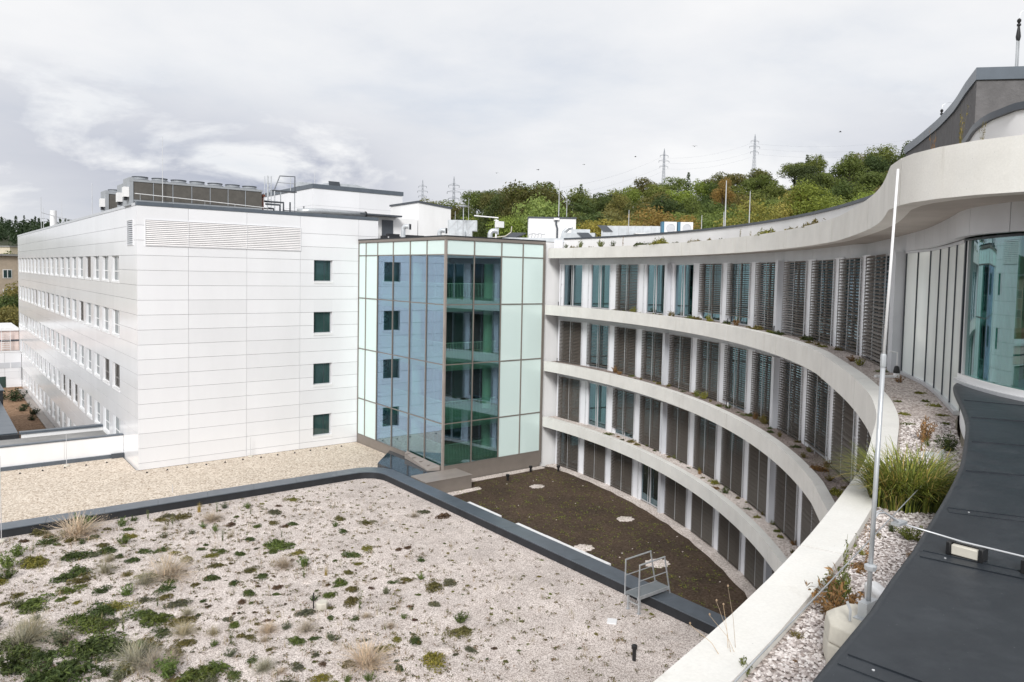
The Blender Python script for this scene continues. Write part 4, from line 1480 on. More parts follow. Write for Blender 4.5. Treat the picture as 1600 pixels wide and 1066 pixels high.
t = thing('conductor_rail', 'thin white conductor rod running in front of the long dry cooler', 'rod', (10.2, 50.55, 3.64))
MB().tube([(0, 0, 0.75), (3.5, 0, 0.62), (8.2, 0, 0.42)], 0.025, 6).build('rod', M['white_paint'], t)
for q in range(5):
    MB().tube([(0.3 + q * 1.9, 0, 0), (0.3 + q * 1.9, 0, 0.72 - q * 0.07)], 0.015, 5).build('holder', M['galv'], t)

t = thing('pipe_rack', 'dark grey pipe frames beside the right end of the long dry cooler', 'pipes', (18.5, 51.3, 3.64))
for q, (x1, h) in enumerate(((1.0, 0.75), (1.35, 0.95), (0.75, 0.5))):
    MB().tube([(0, q * 0.25, h), (x1, q * 0.25, h), (x1, q * 0.25, 0)], 0.07, 8).build('pipe', M['dark_metal'], t)
MB().box(1.7, 1.78, 0, 0.08, 0, 1.0).build('post', M['dark_metal'], t)

t = thing('flue_pipe', 'long horizontal grey duct pipe lying behind the front roof edge of the white wing', 'pipe', (20.9, 51.2, 4.02))
MB().tube([(0, 0.5, 0.05), (0.8, 0.2, 0.12), (1.6, 0, 0.15), (5.0, 0, 0.13)], 0.19, 14).build('duct', M['galv'], t, smooth=True)
MB().lathe([(0.215, 0), (0.22, 0.10), (0.19, 0.12)], 14).build('end_collar', M['black'], t).matrix_local = Matrix.Translation((5.0, 0, 0.13)) @ Matrix.Rotation(pi / 2, 4, 'Y')
for x in (1.8, 3.6, 4.8):
    MB().box(x, x + 0.08, -0.2, 0.2, -0.38, -0.06).build('saddle', M['dark_metal'], t)
t = thing('guard_frame', 'low dark H-shaped metal frame on the white roof left of the duct pipe', 'railing', (20.0, 52.0, 3.64))
for x in (0, 1.5):
    MB().box(x, x + 0.06, 0, 0.06, 0, 0.85).build('post', M['dark_metal'], t)
MB().box(0.06, 1.5, 0.01, 0.05, 0.42, 0.48).build('rail', M['dark_metal'], t)


def roof_ladder():
    t = thing('roof_ladder', 'galvanised ladder with guard frame leading up to the penthouse roof', 'ladder', (20.7, 57.0, 3.64))
    for x in (0.0, 0.28):
        MB().tube([(x, 0, 0), (x, 0, 3.4)], 0.035, 6).build('stile', M['galv'], t)
        MB().tube([(x, 0.6, 1.5), (x, 0.6, 3.4)], 0.03, 6).build('stile', M['galv'], t)
    for q in range(9):
        MB().tube([(0, 0, 0.4 + q * 0.3), (0.28, 0, 0.4 + q * 0.3)], 0.018, 5).build('rung', M['galv'], t)
    MB().tube([(0.5, 0, 2.3), (0.95, 0, 3.45), (2.15, 0, 3.5), (2.15, 0, 2.4)], 0.045, 6).build('guard_rail', M['dark_metal'], t)
    MB().tube([(0.75, 0, 2.95), (2.15, 0, 2.95)], 0.03, 6).build('guard_rail', M['galv'], t)
    MB().tube([(1.8, 0, 3.48), (1.8, 0, 2.4)], 0.03, 6).build('guard_post', M['galv'], t)
    MB().tube([(0.55, 0, 0), (0.55, 0, 2.4)], 0.05, 6).build('guard_post', M['galv'], t)
    MB().box(0.4, 2.3, -0.05, 0.6, 2.28, 2.36).build('landing', M['dark_metal'], t)
    MB().box(1.0, 1.06, 0.0, 0.06, 0, 2.28).build('guard_post', M['galv'], t)
    MB().box(2.12, 2.18, 0.0, 0.06, 0, 2.28).build('guard_post', M['galv'], t)


roof_ladder()


def penthouse():
    t = thing('penthouse', 'white roof penthouse with thick slate coping behind the ladder', 'plant room', (26.39, 61.85, 2.2))
    H = 4.75
    MB().box(0.02, 8.7, 0.02, 14, 0, H).build('core', M['joint'], t)
    zs = [0, 1.6, 3.3, H]
    for z0, z1 in zip(zs, zs[1:]):
        for x0, x1 in ((0.0, 4.4), (4.4, 8.73)):
            MB().box(x0 + (0.006 if x0 else 0), x1 - 0.006, 0, 0.018, z0 + 0.006, z1 - 0.006).build('panel', M['panel'], t)
        for y0, y1 in ((0.02, 6), (6, 14)):
            MB().box(0, 0.018, y0 + 0.006, y1 - 0.006, z0 + 0.006, z1 - 0.006).build('panel', M['panel'], t)
    MB().box(-0.06, 8.8, -0.06, 14, H + 0.002, H + 0.36).build('coping', M['coping'], t)
    MB().box(-0.03, -0.002, 5.5, 6.3, 0.4, 2.4).build('door', M['dark_metal'], t)
    a = thing('air_handler', 'rounded galvanised air unit with dark intake on top of the penthouse', 'air unit', (26.9, 64.5, 7.31))
    prof = [(0, 0), (0.4, 0.42), (1.2, 0.55), (3.6, 0.58), (4.9, 0.34), (5.5, 0.0)]
    m = MB()
    n = len(prof)
    m.add([(x + 1.2, 0, z) for x, z in prof] + [(x + 1.2, 1.8, z) for x, z in prof], [tuple(range(n)), tuple(range(2 * n - 1, n - 1, -1))] + [(i + 1, i, n + i, n + i + 1) for i in range(n - 1)])
    m.build('casing', M['duct'], a)
    MB().obox((2.2, -0.08, 0.16), (1.05, 0, 0), (0, 0.07, 0), (-0.12, 0.0, 0.52)).build('intake', M['dark_metal'], a)
    MB().box(-0.6, 0.9, 0, 1.4, 0, 0.36).build('cowl', M['duct'], a)
    rod(27.3, 63.6, 7.31, 8.75, 'short lightning rod with bent tip on the penthouse roof', 0.03)


penthouse()


def stair_heads():
    t = thing('stair_head', 'white rooftop stair box with slanting dark edged roof right of the penthouse', 'stair box', (30.95, 51.95, 2.16))
    MB().box(0, 3.05, 0, 4.5, 0, 3.1).build('walls', M['white'], t)
    m = MB()
    m.add([(-0.08, -0.08, 3.28), (3.15, -0.08, 2.98), (3.15, 4.6, 2.98), (-0.08, 4.6, 3.22), (-0.08, -0.08, 3.42), (3.15, -0.08, 3.12), (3.15, 4.6, 3.12), (-0.08, 4.6, 3.36)],
          [(3, 2, 1, 0), (4, 5, 6, 7), (0, 1, 5, 4), (1, 2, 6, 5), (2, 3, 7, 6), (3, 0, 4, 7)])
    m.build('roof_slab', M['dark_metal'], t)
    m = MB()
    m.add([(0, 0, 3.1), (3.05, 0, 3.1), (3.05, 4.5, 3.1), (0, 4.5, 3.1), (0, 0, 3.28), (3.05, 0, 2.99), (3.05, 4.5, 2.99), (0, 4.5, 3.23)], [(0, 1, 5, 4), (3, 0, 4, 7), (2, 3, 7, 6), (1, 2, 6, 5)])
    m.build('gable', M['white'], t)
    t = thing('roof_exit', 'low white roof exit with dark grey door under a thin flat canopy', 'roof exit', (26.35, 51.9, 2.16))
    MB().box(0.0, 4.5, 0, 2.2, 0, 1.95).build('walls', M['white'], t)
    MB().box(1.35, 2.30, -0.06, -0.003, 0.35, 1.72).build('door', M['dark_metal'], t)
    MB().box(-0.9, 2.6, -0.9, 2.3, 1.953, 2.07).build('canopy', M['dark_metal'], t)
    MB().box(-0.2, -0.08, -0.3, -0.18, 1.50, 1.95).build('canopy_post', M['dark_metal'], t)
    # low black upstands on the tower roof
    t = thing('roof_curb', 'low black roof curb with small bright clamps on the tower roof', 'roof curb', (25.2, 46.9, 2.115))
    MB().box(0.0, 3.4, 0, 0.5, 0, 0.32).build('curb', M['black'], t)
    MB().box(0.4, 1.3, 0.1, 0.45, 0.322, 0.48).build('curb_block', M['black'], t)
    MB().box(1.9, 3.3, 0.1, 0.45, 0.322, 0.46).build('curb_block', M['black'], t)
    for x in (0.3, 1.6, 2.9):
        MB().box(x, x + 0.08, -0.05, -0.002, 0.05, 0.28).build('clamp', M['frame'], t)


stair_heads()


def gooseneck(x, y, z, h, rz, label, s=1.0):
    t = thing('gooseneck_vent', label, 'roof vent', (x, y, z), 'gooseneck vents on the tower roof', rz, s)
    MB().lathe([(0.21, 0), (0.21, h - 0.3)], 14).build('stem', M['duct'], t, smooth=False)
    pts = [(0, 0, h - 0.32)] + [(0.30 - 0.30 * cos(a), 0, h - 0.3 + 0.30 * sin(a)) for a in [pi / 10 * i for i in range(1, 6)]] + [(0.62, 0, h - 0.04)]
    MB().tube(pts, 0.205, 14).build('elbow', M['duct'], t)
    MB().box(0.60, 0.68, -0.26, 0.26, h - 0.30, h + 0.22).build('hood_frame', M['duct'], t)
    MB().box(0.682, 0.69, -0.24, 0.24, h - 0.28, h + 0.20).build('mesh_screen', M['black'], t)
    MB().box(0.40, 0.60, 0.2061, 0.2065, h - 0.2, h + 0.12).build('inspection_plate', M['dark_metal'], t)


gooseneck(25.75, 45.2, 2.115, 1.25, -0.9, 'silver gooseneck vent in front of the dark roof exit door', 0.74)
gooseneck(27.0, 42.6, 2.115, 0.88, -0.9, 'silver gooseneck vent in front of the white stair box', 0.72)
gooseneck(29.7, 40.6, 2.115, 0.85, -0.5, 'silver gooseneck vent beside the weather mast', 0.8)


def roof_hvac():
    t = thing('air_plant', 'bluish galvanised ventilation plant between white stair box and trees', 'ventilation plant', (31.98, 48.6, 2.16), rotz=-0.66)
    MB().box(-0.3, 1.5, 0, 1.4, 0.25, 1.05).build('casing', M['duct'], t)
    MB().box(-0.4, 1.85, 0.3, 1.6, 1.053, 1.85).build('upper_casing', M['duct'], t)
    for q in range(4):
        MB().box(-0.35 + q * 0.7, -0.31 + q * 0.7, 0.26, 0.298, 1.06, 1.84).build('stiffener', M['galv'], t)
    for q in range(3):
        MB().obox((-0.3 + q * 0.7, 0.27, 1.1), (0.62, 0, 0.68), (0, 0.025, 0), (-0.02, 0, 0.03)).build('brace', M['frame'], t)
    MB().box(0.6, 1.0, -0.5, -0.003, 0.3, 0.95).build('elbow', M['duct'], t)
    MB().box(-0.4, 2.5, -0.4, 2.2, 0, 0.24).build('platform', M['white_paint'], t)
    t = thing('lamp_mast', 'thin mast with flat disc lamp head above the ventilation plant', 'lamp mast', (32.05, 47.25, 2.16))
    MB().tube([(0, 0, 0), (0, 0, 2.75)], 0.035, 6).build('mast', M['galv'], t)
    MB().lathe([(0.06, 2.72), (0.32, 2.78), (0.33, 2.83), (0.05, 2.87)], 14).build('lamp_head', M['galv'], t)
    rod(31.75, 47.9, 2.16, 4.6, 'thin lightning rod left of the disc lamp mast', 0.025)
    rod(32.35, 47.0, 2.16, 5.6, 'thin tall lightning rod right of the disc lamp mast', 0.02)
    t = thing('weather_mast', 'white weather mast with side boom and small instruments', 'mast', (31.04, 41.74, 2.115))
    MB().tube([(0, 0, 0), (0, 0, 1.55)], 0.06, 8).build('mast', M['white_paint'], t)
    MB().tube([(0.1, -0.1, 1.66), (-1.2, 0.95, 1.78)], 0.045, 6).build('boom', M['white_paint'], t)
    MB().box(-0.1, 0.45, -0.3, 0.02, 1.0, 1.42).build('instrument_box', M['white_paint'], t)
    MB().box(-0.16, 0.16, -0.05, 0.05, 1.45, 1.52).build('cross_arm', M['white_paint'], t)
    MB().tube([(0.85, -0.65, 1.1), (0.82, -0.62, 0.7), (0.5, -0.4, 0.42), (-0.2, 0.2, 0.3), (-0.55, 0.4, 0.1)], 0.035, 6).build('cable', M['block'], t)
    # white box with downpipe
    a = atan2(45.76 - 48.14, 42.14 - 39.09)
    t = thing('lift_head', 'white lift head box with thin dark roof edge and dark downpipe', 'lift head', (39.09, 48.14, 2.16), rotz=a)
    MB().box(0, 3.87, 0, 3.0, 0, 2.38).build('walls', M['white'], t)
    MB().box(-0.06, 3.93, -0.06, 3.06, 2.383, 2.50).build('roof_edge', M['dark_metal'], t)
    MB().tube([(2.25, -0.10, 2.3), (2.25, -0.10, 1.9), (2.35, -0.10, 1.6), (2.35, -0.10, 0)], 0.075, 8).build('downpipe', M['dark_metal'], t)
    MB().box(2.05, 2.5, -0.22, -0.07, 2.25, 2.42).build('hopper', M['white_paint'], t)
    rod(40.95, 46.55, 4.66, 7.6, 'tall white lightning rod on the lift head box', 0.04, False)
    rod(41.5, 46.2, 4.66, 6.2, 'short lightning rod on the right end of the lift head box', 0.03, False)
    # ducts along the round roof
    t = thing('duct_run', 'long galvanised duct run with two dark slanted intakes on the round roof', 'duct', (35.3, 39.6, 2.16), rotz=-0.86)
    MB().box(0.0, 2.2, 0, 1.2, 0.15, 0.75).build('low_duct', M['duct'], t)
    MB().box(2.6, 6.6, 0.5, 1.7, 0.18, 1.28).build('high_duct', M['duct'], t)
    m = MB()
    m.add([(6.6, 0.5, 0.18), (7.6, 0.5, 0.18), (7.5, 0.5, 0.55), (7.1, 0.5, 1.1), (6.6, 0.5, 1.28), (6.6, 1.7, 0.18), (7.6, 1.7, 0.18), (7.5, 1.7, 0.55), (7.1, 1.7, 1.1), (6.6, 1.7, 1.28)],
          [(4, 3, 2, 1, 0), (5, 6, 7, 8, 9), (1, 2, 7, 6), (2, 3, 8, 7), (3, 4, 9, 8)])
    m.build('elbow', M['duct'], t)
    for (x, y, s) in ((1.5, -0.12, 1.0), (2.75, 0.38, 0.8)):
        MB().obox((x, y, 0.25 if s == 1 else 0.9), (0.8 * s, 0, 0), (0, 0.1, 0), (-0.55 * s, 0, 0.68 * s * 0.75)).build('intake', M['dark_metal'], t)
    for q in range(7):
        MB().box(2.7 + q * 0.55, 2.74 + q * 0.55, 0.46, 0.498, 0.18, 1.3).build('flange', M['galv'], t)
    MB().box(4.6, 5.1, 0.2, 0.458, 0.2, 0.95).build('branch', M['duct'], t)
    t = thing('duct_group', 'jumble of silver ducts and small pipes in front of the lift head box', 'duct', (33.0, 41.6, 2.16), rotz=-0.75)
    MB().box(-1.2, 3.5, 0, 1.2, 0.0, 0.35).build('flat_duct', M['duct'], t)
    MB().obox((-1.2, 0.0, 0.352), (0.9, 0, 0), (0, 1.2, 0), (0.7, 0, 0.35)).build('intake', M['dark_metal'], t)
    MB().box(3.6, 4.9, 0.1, 1.3, 0.1, 1.0).build('tall_duct', M['duct'], t)
    MB().tube([(3.0, 0.3, 0.35), (3.1, 0.3, 0.8), (3.4, 0.3, 1.1), (3.7, 0.3, 1.15)], 0.16, 8).build('bend', M['duct'], t)
    for q in range(5):
        MB().tube([(0.6 + q * 0.22, 0.2, 0.35), (0.65 + q * 0.22, 0.25, 0.62 + 0.05 * (q % 2)), (0.9 + q * 0.22, 0.3, 0.64)], 0.04, 6).build('pipe', M['frame'], t)
    # two condensers
    for k, (x, y, lab) in enumerate(((38.44, 33.42, 'left one of two white condenser units with blue side panel on the round roof'), (39.28, 32.76, 'right one of two white condenser units with blue side panel on the round roof'))):
        t = thing('condenser', lab, 'condenser', (x, y, 2.18), 'white condenser units on the round roof', -0.66)
        MB().box(0.18, 1.0, 0, 0.42, 0.62, 1.42).build('casing', M['white_paint'], t)
        MB().box(0, 0.177, 0.0, 0.42, 0.62, 1.42).build('side_panel', plain('blue_panel', (0.06, 0.17, 0.26), 0.5) if not bpy.data.materials.get('blue_panel') else bpy.data.materials['blue_panel'], t)
        f = MB().lathe([(0.30, 0), (0.30, 0.02), (0.26, 0.03), (0.26, 0.01)], 20).build('fan_grille', M['grey_panel'], t)
        f.matrix_local = Matrix.Translation((0.60, -0.002, 1.02)) @ Matrix.Rotation(pi / 2, 4, 'X')
        for q in range(3):
            bl = MB().obox((0.03, -0.06, 0.012), (0.2, 0.02, 0), (0, 0.12, 0), (0, 0, 0.008)).build('fan_blade', M['grey_panel'], f)
            bl.rotation_euler = (0, 0, q * 2 * pi / 3)
        for xx in (0.1, 0.9):
            MB().box(xx, xx + 0.06, 0.0, 0.42, 0.0, 0.617).build('stand', M['galv'], t)
    t = thing('low_unit', 'low pale roof unit between ducts and condensers', 'roof unit', (37.6, 34.9, 2.18), rotz=-0.66)
    MB().box(0, 1.8, 0, 0.8, 0.1, 0.62).build('casing', M['block'], t)
    MB().box(-0.05, 1.85, -0.05, 0.85, 0.622, 0.68).build('lid', M['white_paint'], t)
    rod(37.2, 29.2, 2.18, 3.75, 'short lightning rod right of the condensers', 0.03)
    rod(38.4, 28.5, 2.18, 4.0, 'short rod left of the tallest rod on the round roof', 0.03)
    rod(37.6, 27.8, 2.18, 5.74, 'tallest thin lightning rod on the round roof', 0.045)
    rod(38.7, 26.9, 2.18, 5.13, 'thin lightning rod right of the tallest one on the round roof', 0.035)
    rod(33.6, 31.8, 2.18, 3.95, 'white lightning rod above the duct elbow', 0.03)
    # far-left stub and details on the wing
    t = thing('vent_stub', 'white cylindrical vent stub with thin guy rods on the far roof edge', 'vent', (10.9, 93.0, 3.64))
    MB().lathe([(0.32, 0), (0.32, 2.0)], 12).build('stub', M['white_paint'], t)
    MB().tube([(-1.3, -2, 1.6), (3.0, 3.5, 1.0)], 0.03, 5).build('guy_rod', M['frame'], t)
    MB().tube([(-1.3, -2, 0), (-1.3, -2, 3.2)], 0.03, 5).build('guy_post', M['frame'], t)
    # two sensor masts above the dark volume
    for (x, y, h, lab) in ((10.62, 16.29, 1.12, 'grey antenna mast with dark tip and bent wire at top right corner'), (12.15, 21.85, 0.42, 'small antenna with dark tip and bent wire behind the slanting slate coping')):
        a, b = cw(x + 0.15, y + 0.25)
        t = thing('antenna_mast', lab, 'antenna', (a, b, 4.0), 'antenna masts on the dark rooftop wall')
        hh = h + 0.6
        if h > 1:
            for q in (-0.022, 0.022):
                MB().tube([(q * AX, -q * AY, 0), (q * AX, -q * AY, hh - 0.5)], 0.016, 6).build('tube', M['galv'], t)
        else:
            MB().tube([(0, 0, 0), (0, 0, hh - 0.3)], 0.02, 6).build('tube', M['galv'], t)
        MB().lathe([(0.035, hh - 0.5), (0.05, hh - 0.42), (0.022, hh - 0.2), (0.04, hh - 0.19), (0.04, hh - 0.15), (0.015, hh - 0.14), (0.04, hh - 0.10), (0.04, hh - 0.06), (0.01, hh - 0.03)], 10).build('tip', M['black_plastic'], t)
        k = 1 if h > 1 else 1.6
        MB().tube([(0, 0, hh - 0.05), (0.02 * AX, -0.02 * AY, hh + 0.08), (0.10 * AX * k, -0.10 * AY * k, hh + 0.16), (0.5 * AX * k, -0.5 * AY * k, hh + 0.18)], 0.006, 5).build('wire', M['galv'], t)
    # small dark spout with clamp behind the near ledge
    a, b = cw(7.1, 12.0)
    t = thing('overflow_spout', 'bent black overflow pipe poking out beside the white upstand', 'pipe', (a, b, 1.6))
    MB().tube([(0, 0, -0.05), (0, 0, 0.17), (0.05, -0.03, 0.26), (0.3, -0.2, 0.27), (0.42, -0.3, 0.27)], 0.055, 8).build('pipe', M['dark_metal'], t)
    MB().tube([(0.40, -0.28, 0.27), (0.50, -0.36, 0.27)], 0.062, 8).build('collar', M['frame'], t)


roof_hvac()


# ================================================================== LEFT: LOW WINGS AND COURTYARD
def left_side():
    t = thing('low_link_wing', 'low white parapeted connecting roof butting against the long wing', 'building', (10.1, 53.9, -12.45))
    Z = lambda z: z + 12.45
    xs = [-0.003, -3.35, -9.5, -16, -23, -30]
    for x1, x0 in zip(xs, xs[1:]):
        MB().box(x0 + 0.01, x1, 0.0, 0.25, -0.8, Z(-11.04)).build('parapet_panel', M['white'], t)
        MB().box(x0 + 0.004, x1, -0.05, 0.36, Z(-11.037), Z(-10.97)).build('coping', M['coping'], t)
    MB().box(-30, -0.02, -0.14, -0.003, -0.3, Z(-12.22)).build('foot_kerb', M['coping'], t)
    MB().box(-0.75, -0.02, -0.3, -0.145, -0.3, Z(-12.15)).build('foot_kerb', M['dark_metal'], t)
    MB().box(-30, -0.02, 0.26, 7.2, -4.5, Z(-12.0)).build('flat_roof', M['roof_grey'], t)
    MB().box(-5.0, -0.004, 7.2, 7.45, -4.5, Z(-11.72)).build('rear_parapet', M['white'], t)
    MB().box(-5.1, -0.004, 7.12, 7.62, Z(-11.717), Z(-11.58)).build('rear_coping', M['coping'], t)
    MB().box(-30, -5.1, 7.2, 7.45, -4.5, Z(-11.72)).build('rear_parapet', M['black'], t)
    t = thing('sheet_roof_annex', 'low annex with broad blue grey sheet metal roof at the left edge', 'building', (4.9, 61.6, -17.3))
    MB().box(-22, 0, 0.05, 15.0, 0, 5.55).build('walls', M['black'], t)
    for k in range(5):
        MB().box(-22, 0.05, 0.0 + 3 * k, 3 * k + 2.99, 5.553, 5.62 + 0.004 * (k % 2)).build('roof_sheet', M['coping'], t)
    MB().box(-22, 0.25, 15.1, 30, 0, 6.45).build('rear_walls', M['black'], t)
    MB().box(-22, 0.32, 15.0, 30, 6.453, 6.55).build('rear_roof_sheet', M['coping'], t)
    structure(MB().box(4.9, 10.08, 61.6, 119, -17.38, -16.4).build('courtyard_soil', M['soil_tan']))
    structure(MB().box(9.35, 10.08, 61.7, 116, -16.398, -16.28).build('courtyard_kerb', M['brown_top']))
    t = thing('cross_wing', 'far white cross wing with grey vents closing the planted courtyard', 'building', (10.08, 119.0, -17.3))
    for z0, z1 in ((0, 1.15), (1.16, 2.05), (2.06, 2.95), (2.96, 4.1), (4.11, 5.55)):
        for x0, x1 in ((-1.85, -0.01), (-2.9 if z1 < 3.2 else -5, -1.87)):
            MB().box(x0, x1, 0, 0.2, z0, z1).build('panel', M['panel'], t)
    MB().box(-25, -0.01, 0.21, 3, 0, 5.5).build('core', M['joint'], t)
    MB().box(-25, -0.01, -0.05, 0.4, 5.553, 5.68).build('coping', M['white_paint'], t)
    for (x0, x1) in ((-1.15, -0.1), (-3.2, -1.3)):
        MB().box(x0, x1, -0.03, -0.003, 3.45, 4.2).build('vent_grille', M['grey_panel'], t)
    MB().box(-5.2, -1.75, -0.02, 0.1, 0.55, 2.35).build('dark_window', M['glass_small'], t)
    MB().box(-25, -0.01, 3.0, 14, 0, 6.9).build('upper_walls', plain('pinkish_render', (0.66, 0.55, 0.50), 0.85), t)
    MB().box(-25, -0.01, 2.8, 14, 8.2, 8.55).build('upper_coping', M['white_paint'], t)
    MB().box(-25, -0.01, 3.002, 13, 6.9, 8.197).build('upper_panel', plain('rose_panel', (0.68, 0.56, 0.52), 0.8), t)
    MB().box(-25, -0.01, 2.95, 3.0, 6.75, 6.98).build('dark_band', M['dark_metal'], t)
    ld = thing('wall_ladder', 'white access ladder against the pinkish upper storey of the cross wing', 'ladder', (8.05, 121.6, -11.75))
    for x in (0, 1.0):
        MB().box(x, x + 0.06, 0, 0.06, 0, 2.6).build('stile', M['white_paint'], ld)
    for q in range(8):
        MB().box(0.06, 1.0, 0.01, 0.05, 0.25 + q * 0.28, 0.30 + q * 0.28).build('rung', M['white_paint'], ld)


left_side()


def far_left():
    a, b = cw(-122, 178)
    t = thing('beige_block', 'old beige block with white framed windows behind trees at the far left', 'building', (a, b, -17.3), rotz=0.35)
    MB().box(-30, 18, 0, 12, 0, 19.0).build('wall', M['beige_wall'], t)
    MB().box(-31, 18.6, -0.6, 12.5, 19.003, 19.5).build('roof_slab', M['roof_grey'], t)
    for k in range(3):
        for q in range(12):
            f = MB().box(-28 + q * 3.7, -26 + q * 3.7, -0.08, -0.003, 4.5 + k * 4.6, 6.6 + k * 4.6).build('window', M['white_paint'], t)
            MB().box(-27.85 + q * 3.7, -27.1 + q * 3.7, -0.1, -0.083, 4.65 + k * 4.6, 6.45 + k * 4.6).build('pane', M['glass_dark'], f)
            MB().box(-26.9 + q * 3.7, -26.15 + q * 3.7, -0.1, -0.083, 4.65 + k * 4.6, 6.45 + k * 4.6).build('pane', M['glass_dark'], f)
    for k, (x, y, w, h, lab, m, z) in enumerate(((-203, 305, 10, 9.5, 'cream house with small windows on the far wooded slope', 'cream_wall', -3), (-196, 310, 9, 12.5, 'taller pale house right of the cream house on the far slope', 'cream_wall', -3), (-214, 312, 9, 7, 'low whitish house left of the cream house on the far slope', 'white', -3), (-254, 432, 16, 7, 'red roofed house between the treetops of the far ridge', 'cream_wall', 15))):
        a, b = cw(x, y)
        t = thing('hillside_house', lab, 'house', (a, b, z - 10), 'houses on the far slope', 0.65)
        MB().box(0, w, 0, 8, 0, h + 10).build('wall', M[m], t)
        MB().box(-0.4, w + 0.4, -0.4, 8.4, h + 10.003, h + 10.5).build('roof', M['red_roof' if k == 3 else 'roof_grey'], t)
        for q in range(3):
            MB().box(1 + q * w / 3.4, 2.4 + q * w / 3.4, -0.06, -0.003, h + 5.5, h + 7.3).build('window', M['glass_dark'], t)
    a, b = cw(-105, 152)
    structure(MB().box(a - 40, a + 22, b - 6, b + 14, -17.5, -10.2).build('earth_bank', M['soil_tan']))


far_left()
# ================================================================== OBJECTS ON THE LOW ROOFS
def bridge():
    t = thing('parapet_bridge', 'small galvanised walk-over bridge with two handrails straddling the dark parapet', 'walkway', (20.55, 18.45, -12.5))
    L, Wd, zp = 1.75, 0.66, 0.66
    MB().box(0, L, 0.03, Wd - 0.03, zp - 0.03, zp).build('tread', plain('dark_grating', (0.20, 0.22, 0.235), 0.6, 0.3, var=0.1), t)
    for y in (0, Wd - 0.028):
        MB().box(-0.01, L + 0.02, y, y + 0.028, zp - 0.11, zp + 0.012).build('side_beam', M['galv'], t)
    for y in (-0.035, Wd + 0.005):
        MB().box(0.0, 0.05, y, y + 0.03, zp - 0.14, zp + 1.22).build('post', M['galv'], t)
        MB().tube([(0.01, y + 0.015, zp + 1.22), (1.42, y + 0.015, zp + 1.24)], 0.03, 6).build('handrail', M['galv'], t)
        MB().obox((1.38, y, zp + 1.20), (0.05, 0, 0), (0, 0.03, 0), (0.36, 0, -1.45)).build('sloping_post', M['galv'], t)
        MB().tube([(0.05, y + 0.015, zp + 0.62), (1.55, y + 0.015, zp + 0.63)], 0.018, 6).build('knee_rail', M['galv'], t)
    for y in (0.02, Wd - 0.09):
        MB().box(0.10, 0.17, y, y + 0.07, 0.0, zp - 0.115).build('leg', M['galv'], t)
        MB().box(0.06, 0.21, y - 0.03, y + 0.10, 0.0, 0.012).build('foot_plate', M['galv'], t)
    MB().box(0.11, 0.16, 0.09, Wd - 0.09, 0.30, 0.34).build('step', M['galv'], t)


bridge()
t = thing('vent_pipe', 'short black vent pipe with cap standing in the pale gravel at the bottom edge', 'vent pipe', (18.03, 16.28, -12.52))
MB().lathe([(0.062, 0), (0.062, 0.42)], 14).build('pipe', M['black_plastic'], t, smooth=False)
MB().lathe([(0.085, 0.40), (0.095, 0.42), (0.095, 0.52), (0.07, 0.54), (0.03, 0.55)], 14).build('cap', M['black_plastic'], t)
t = thing('ballast_block', 'pale octagonal ballast block with black rod stub in the planted gravel', 'block', (11.41, 25.7, -12.5), rotz=0.3)
MB().lathe([(0.24, 0), (0.25, 0.02), (0.24, 0.2), (0.20, 0.24)], 8).build('block', M['block'], t)
MB().tube([(-0.22, 0.2, 0.0), (-0.22, 0.2, 0.6)], 0.025, 6).build('stub', M['black_plastic'], t)
t = thing('white_plate', 'small square white plate lying on the gravel below the walk-over bridge', 'plate', (19.39, 18.62, -12.49), rotz=0.7)
MB().box(-0.2, 0.2, -0.17, 0.17, 0, 0.04).build('slab', M['white_paint'], t)
for i, (x, y, w) in enumerate(((6.95, 28.3, 0.24), (11.9, 28.2, 0.22), (18.5, 33.0, 0.25), (16.2, 36.9, 0.3), (13.4, 20.4, 0.3), (9.1, 20.3, 0.3), (12.0, 22.9, 0.16))):
    structure(MB().lathe([(w, 0), (w * 0.85, 0.03), (w * 0.3, 0.045)], 18, (x, y, -12.51)).build('pale_gravel_spot', M['gravel_strip']))
for i, (x, y, lab) in enumerate(((25.79, 37.0, 'small black drain cap right beside the brown sheet metal box'), (28.4, 36.5, 'small black drain cap nearest the middle of the dark soil'), (30.9, 37.3, 'small black drain cap near the foot of the mint glass panels'), (32.5, 36.4, 'small black drain cap in the corner below the round wing'))):
    t = thing('drain_cap', lab, 'drain cap', (x, y, -12.85), 'black drain caps on the soil roof')
    MB().lathe([(0.07, 0), (0.07, 0.25)], 10).build('pipe', M['black_plastic'], t)
    MB().lathe([(0.11, 0.25), (0.12, 0.27), (0.12, 0.36), (0.09, 0.39)], 10).build('cap', M['black_plastic'], t)
ORD_ = 'first second third fourth fifth sixth'.split()
for k, (y0, y1, n, lab) in enumerate(((29.55, 32.35, 3, 'farther row'), (21.9, 28.2, 6, 'nearer row'))):
    for q in range(n):
        a, b = y0 + (y1 - y0) * q / n, y0 + (y1 - y0) * (q + 1) / n
        tag(MB().box(22.41, 22.66, a + 0.01, b - 0.01, -12.87, -12.135 + 0.008 * (q % 2)).build('white_kerb_stone', M['white_paint']),
            f'white kerb stone, {ORD_[q]} from the bridge in the long row behind the parapet' if k else f'white kerb stone, {["nearest", "middle", "farthest"][q]} of the short row behind the dark parapet', 'kerb stone', 'white kerb stones along the dark parapet')
rod(2.55, 40.2, -12.5, -8.6, 'thin lightning rod rising from the dark parapet at the left edge', 0.02)
for i, (x, y, h, lab) in enumerate(((16.82, 49.3, 1.3, 'tiny rod against the foot of the white front wall'), (6.75, 53.0, 2.0, 'thin rod in front of the low white parapet wall'), (10.6, 43.6, 0.5, 'short stub on the beige gravel beside the dark coping'))):
    rod(x, y, -12.45, -12.45 + h, lab, 0.02, i < 2)
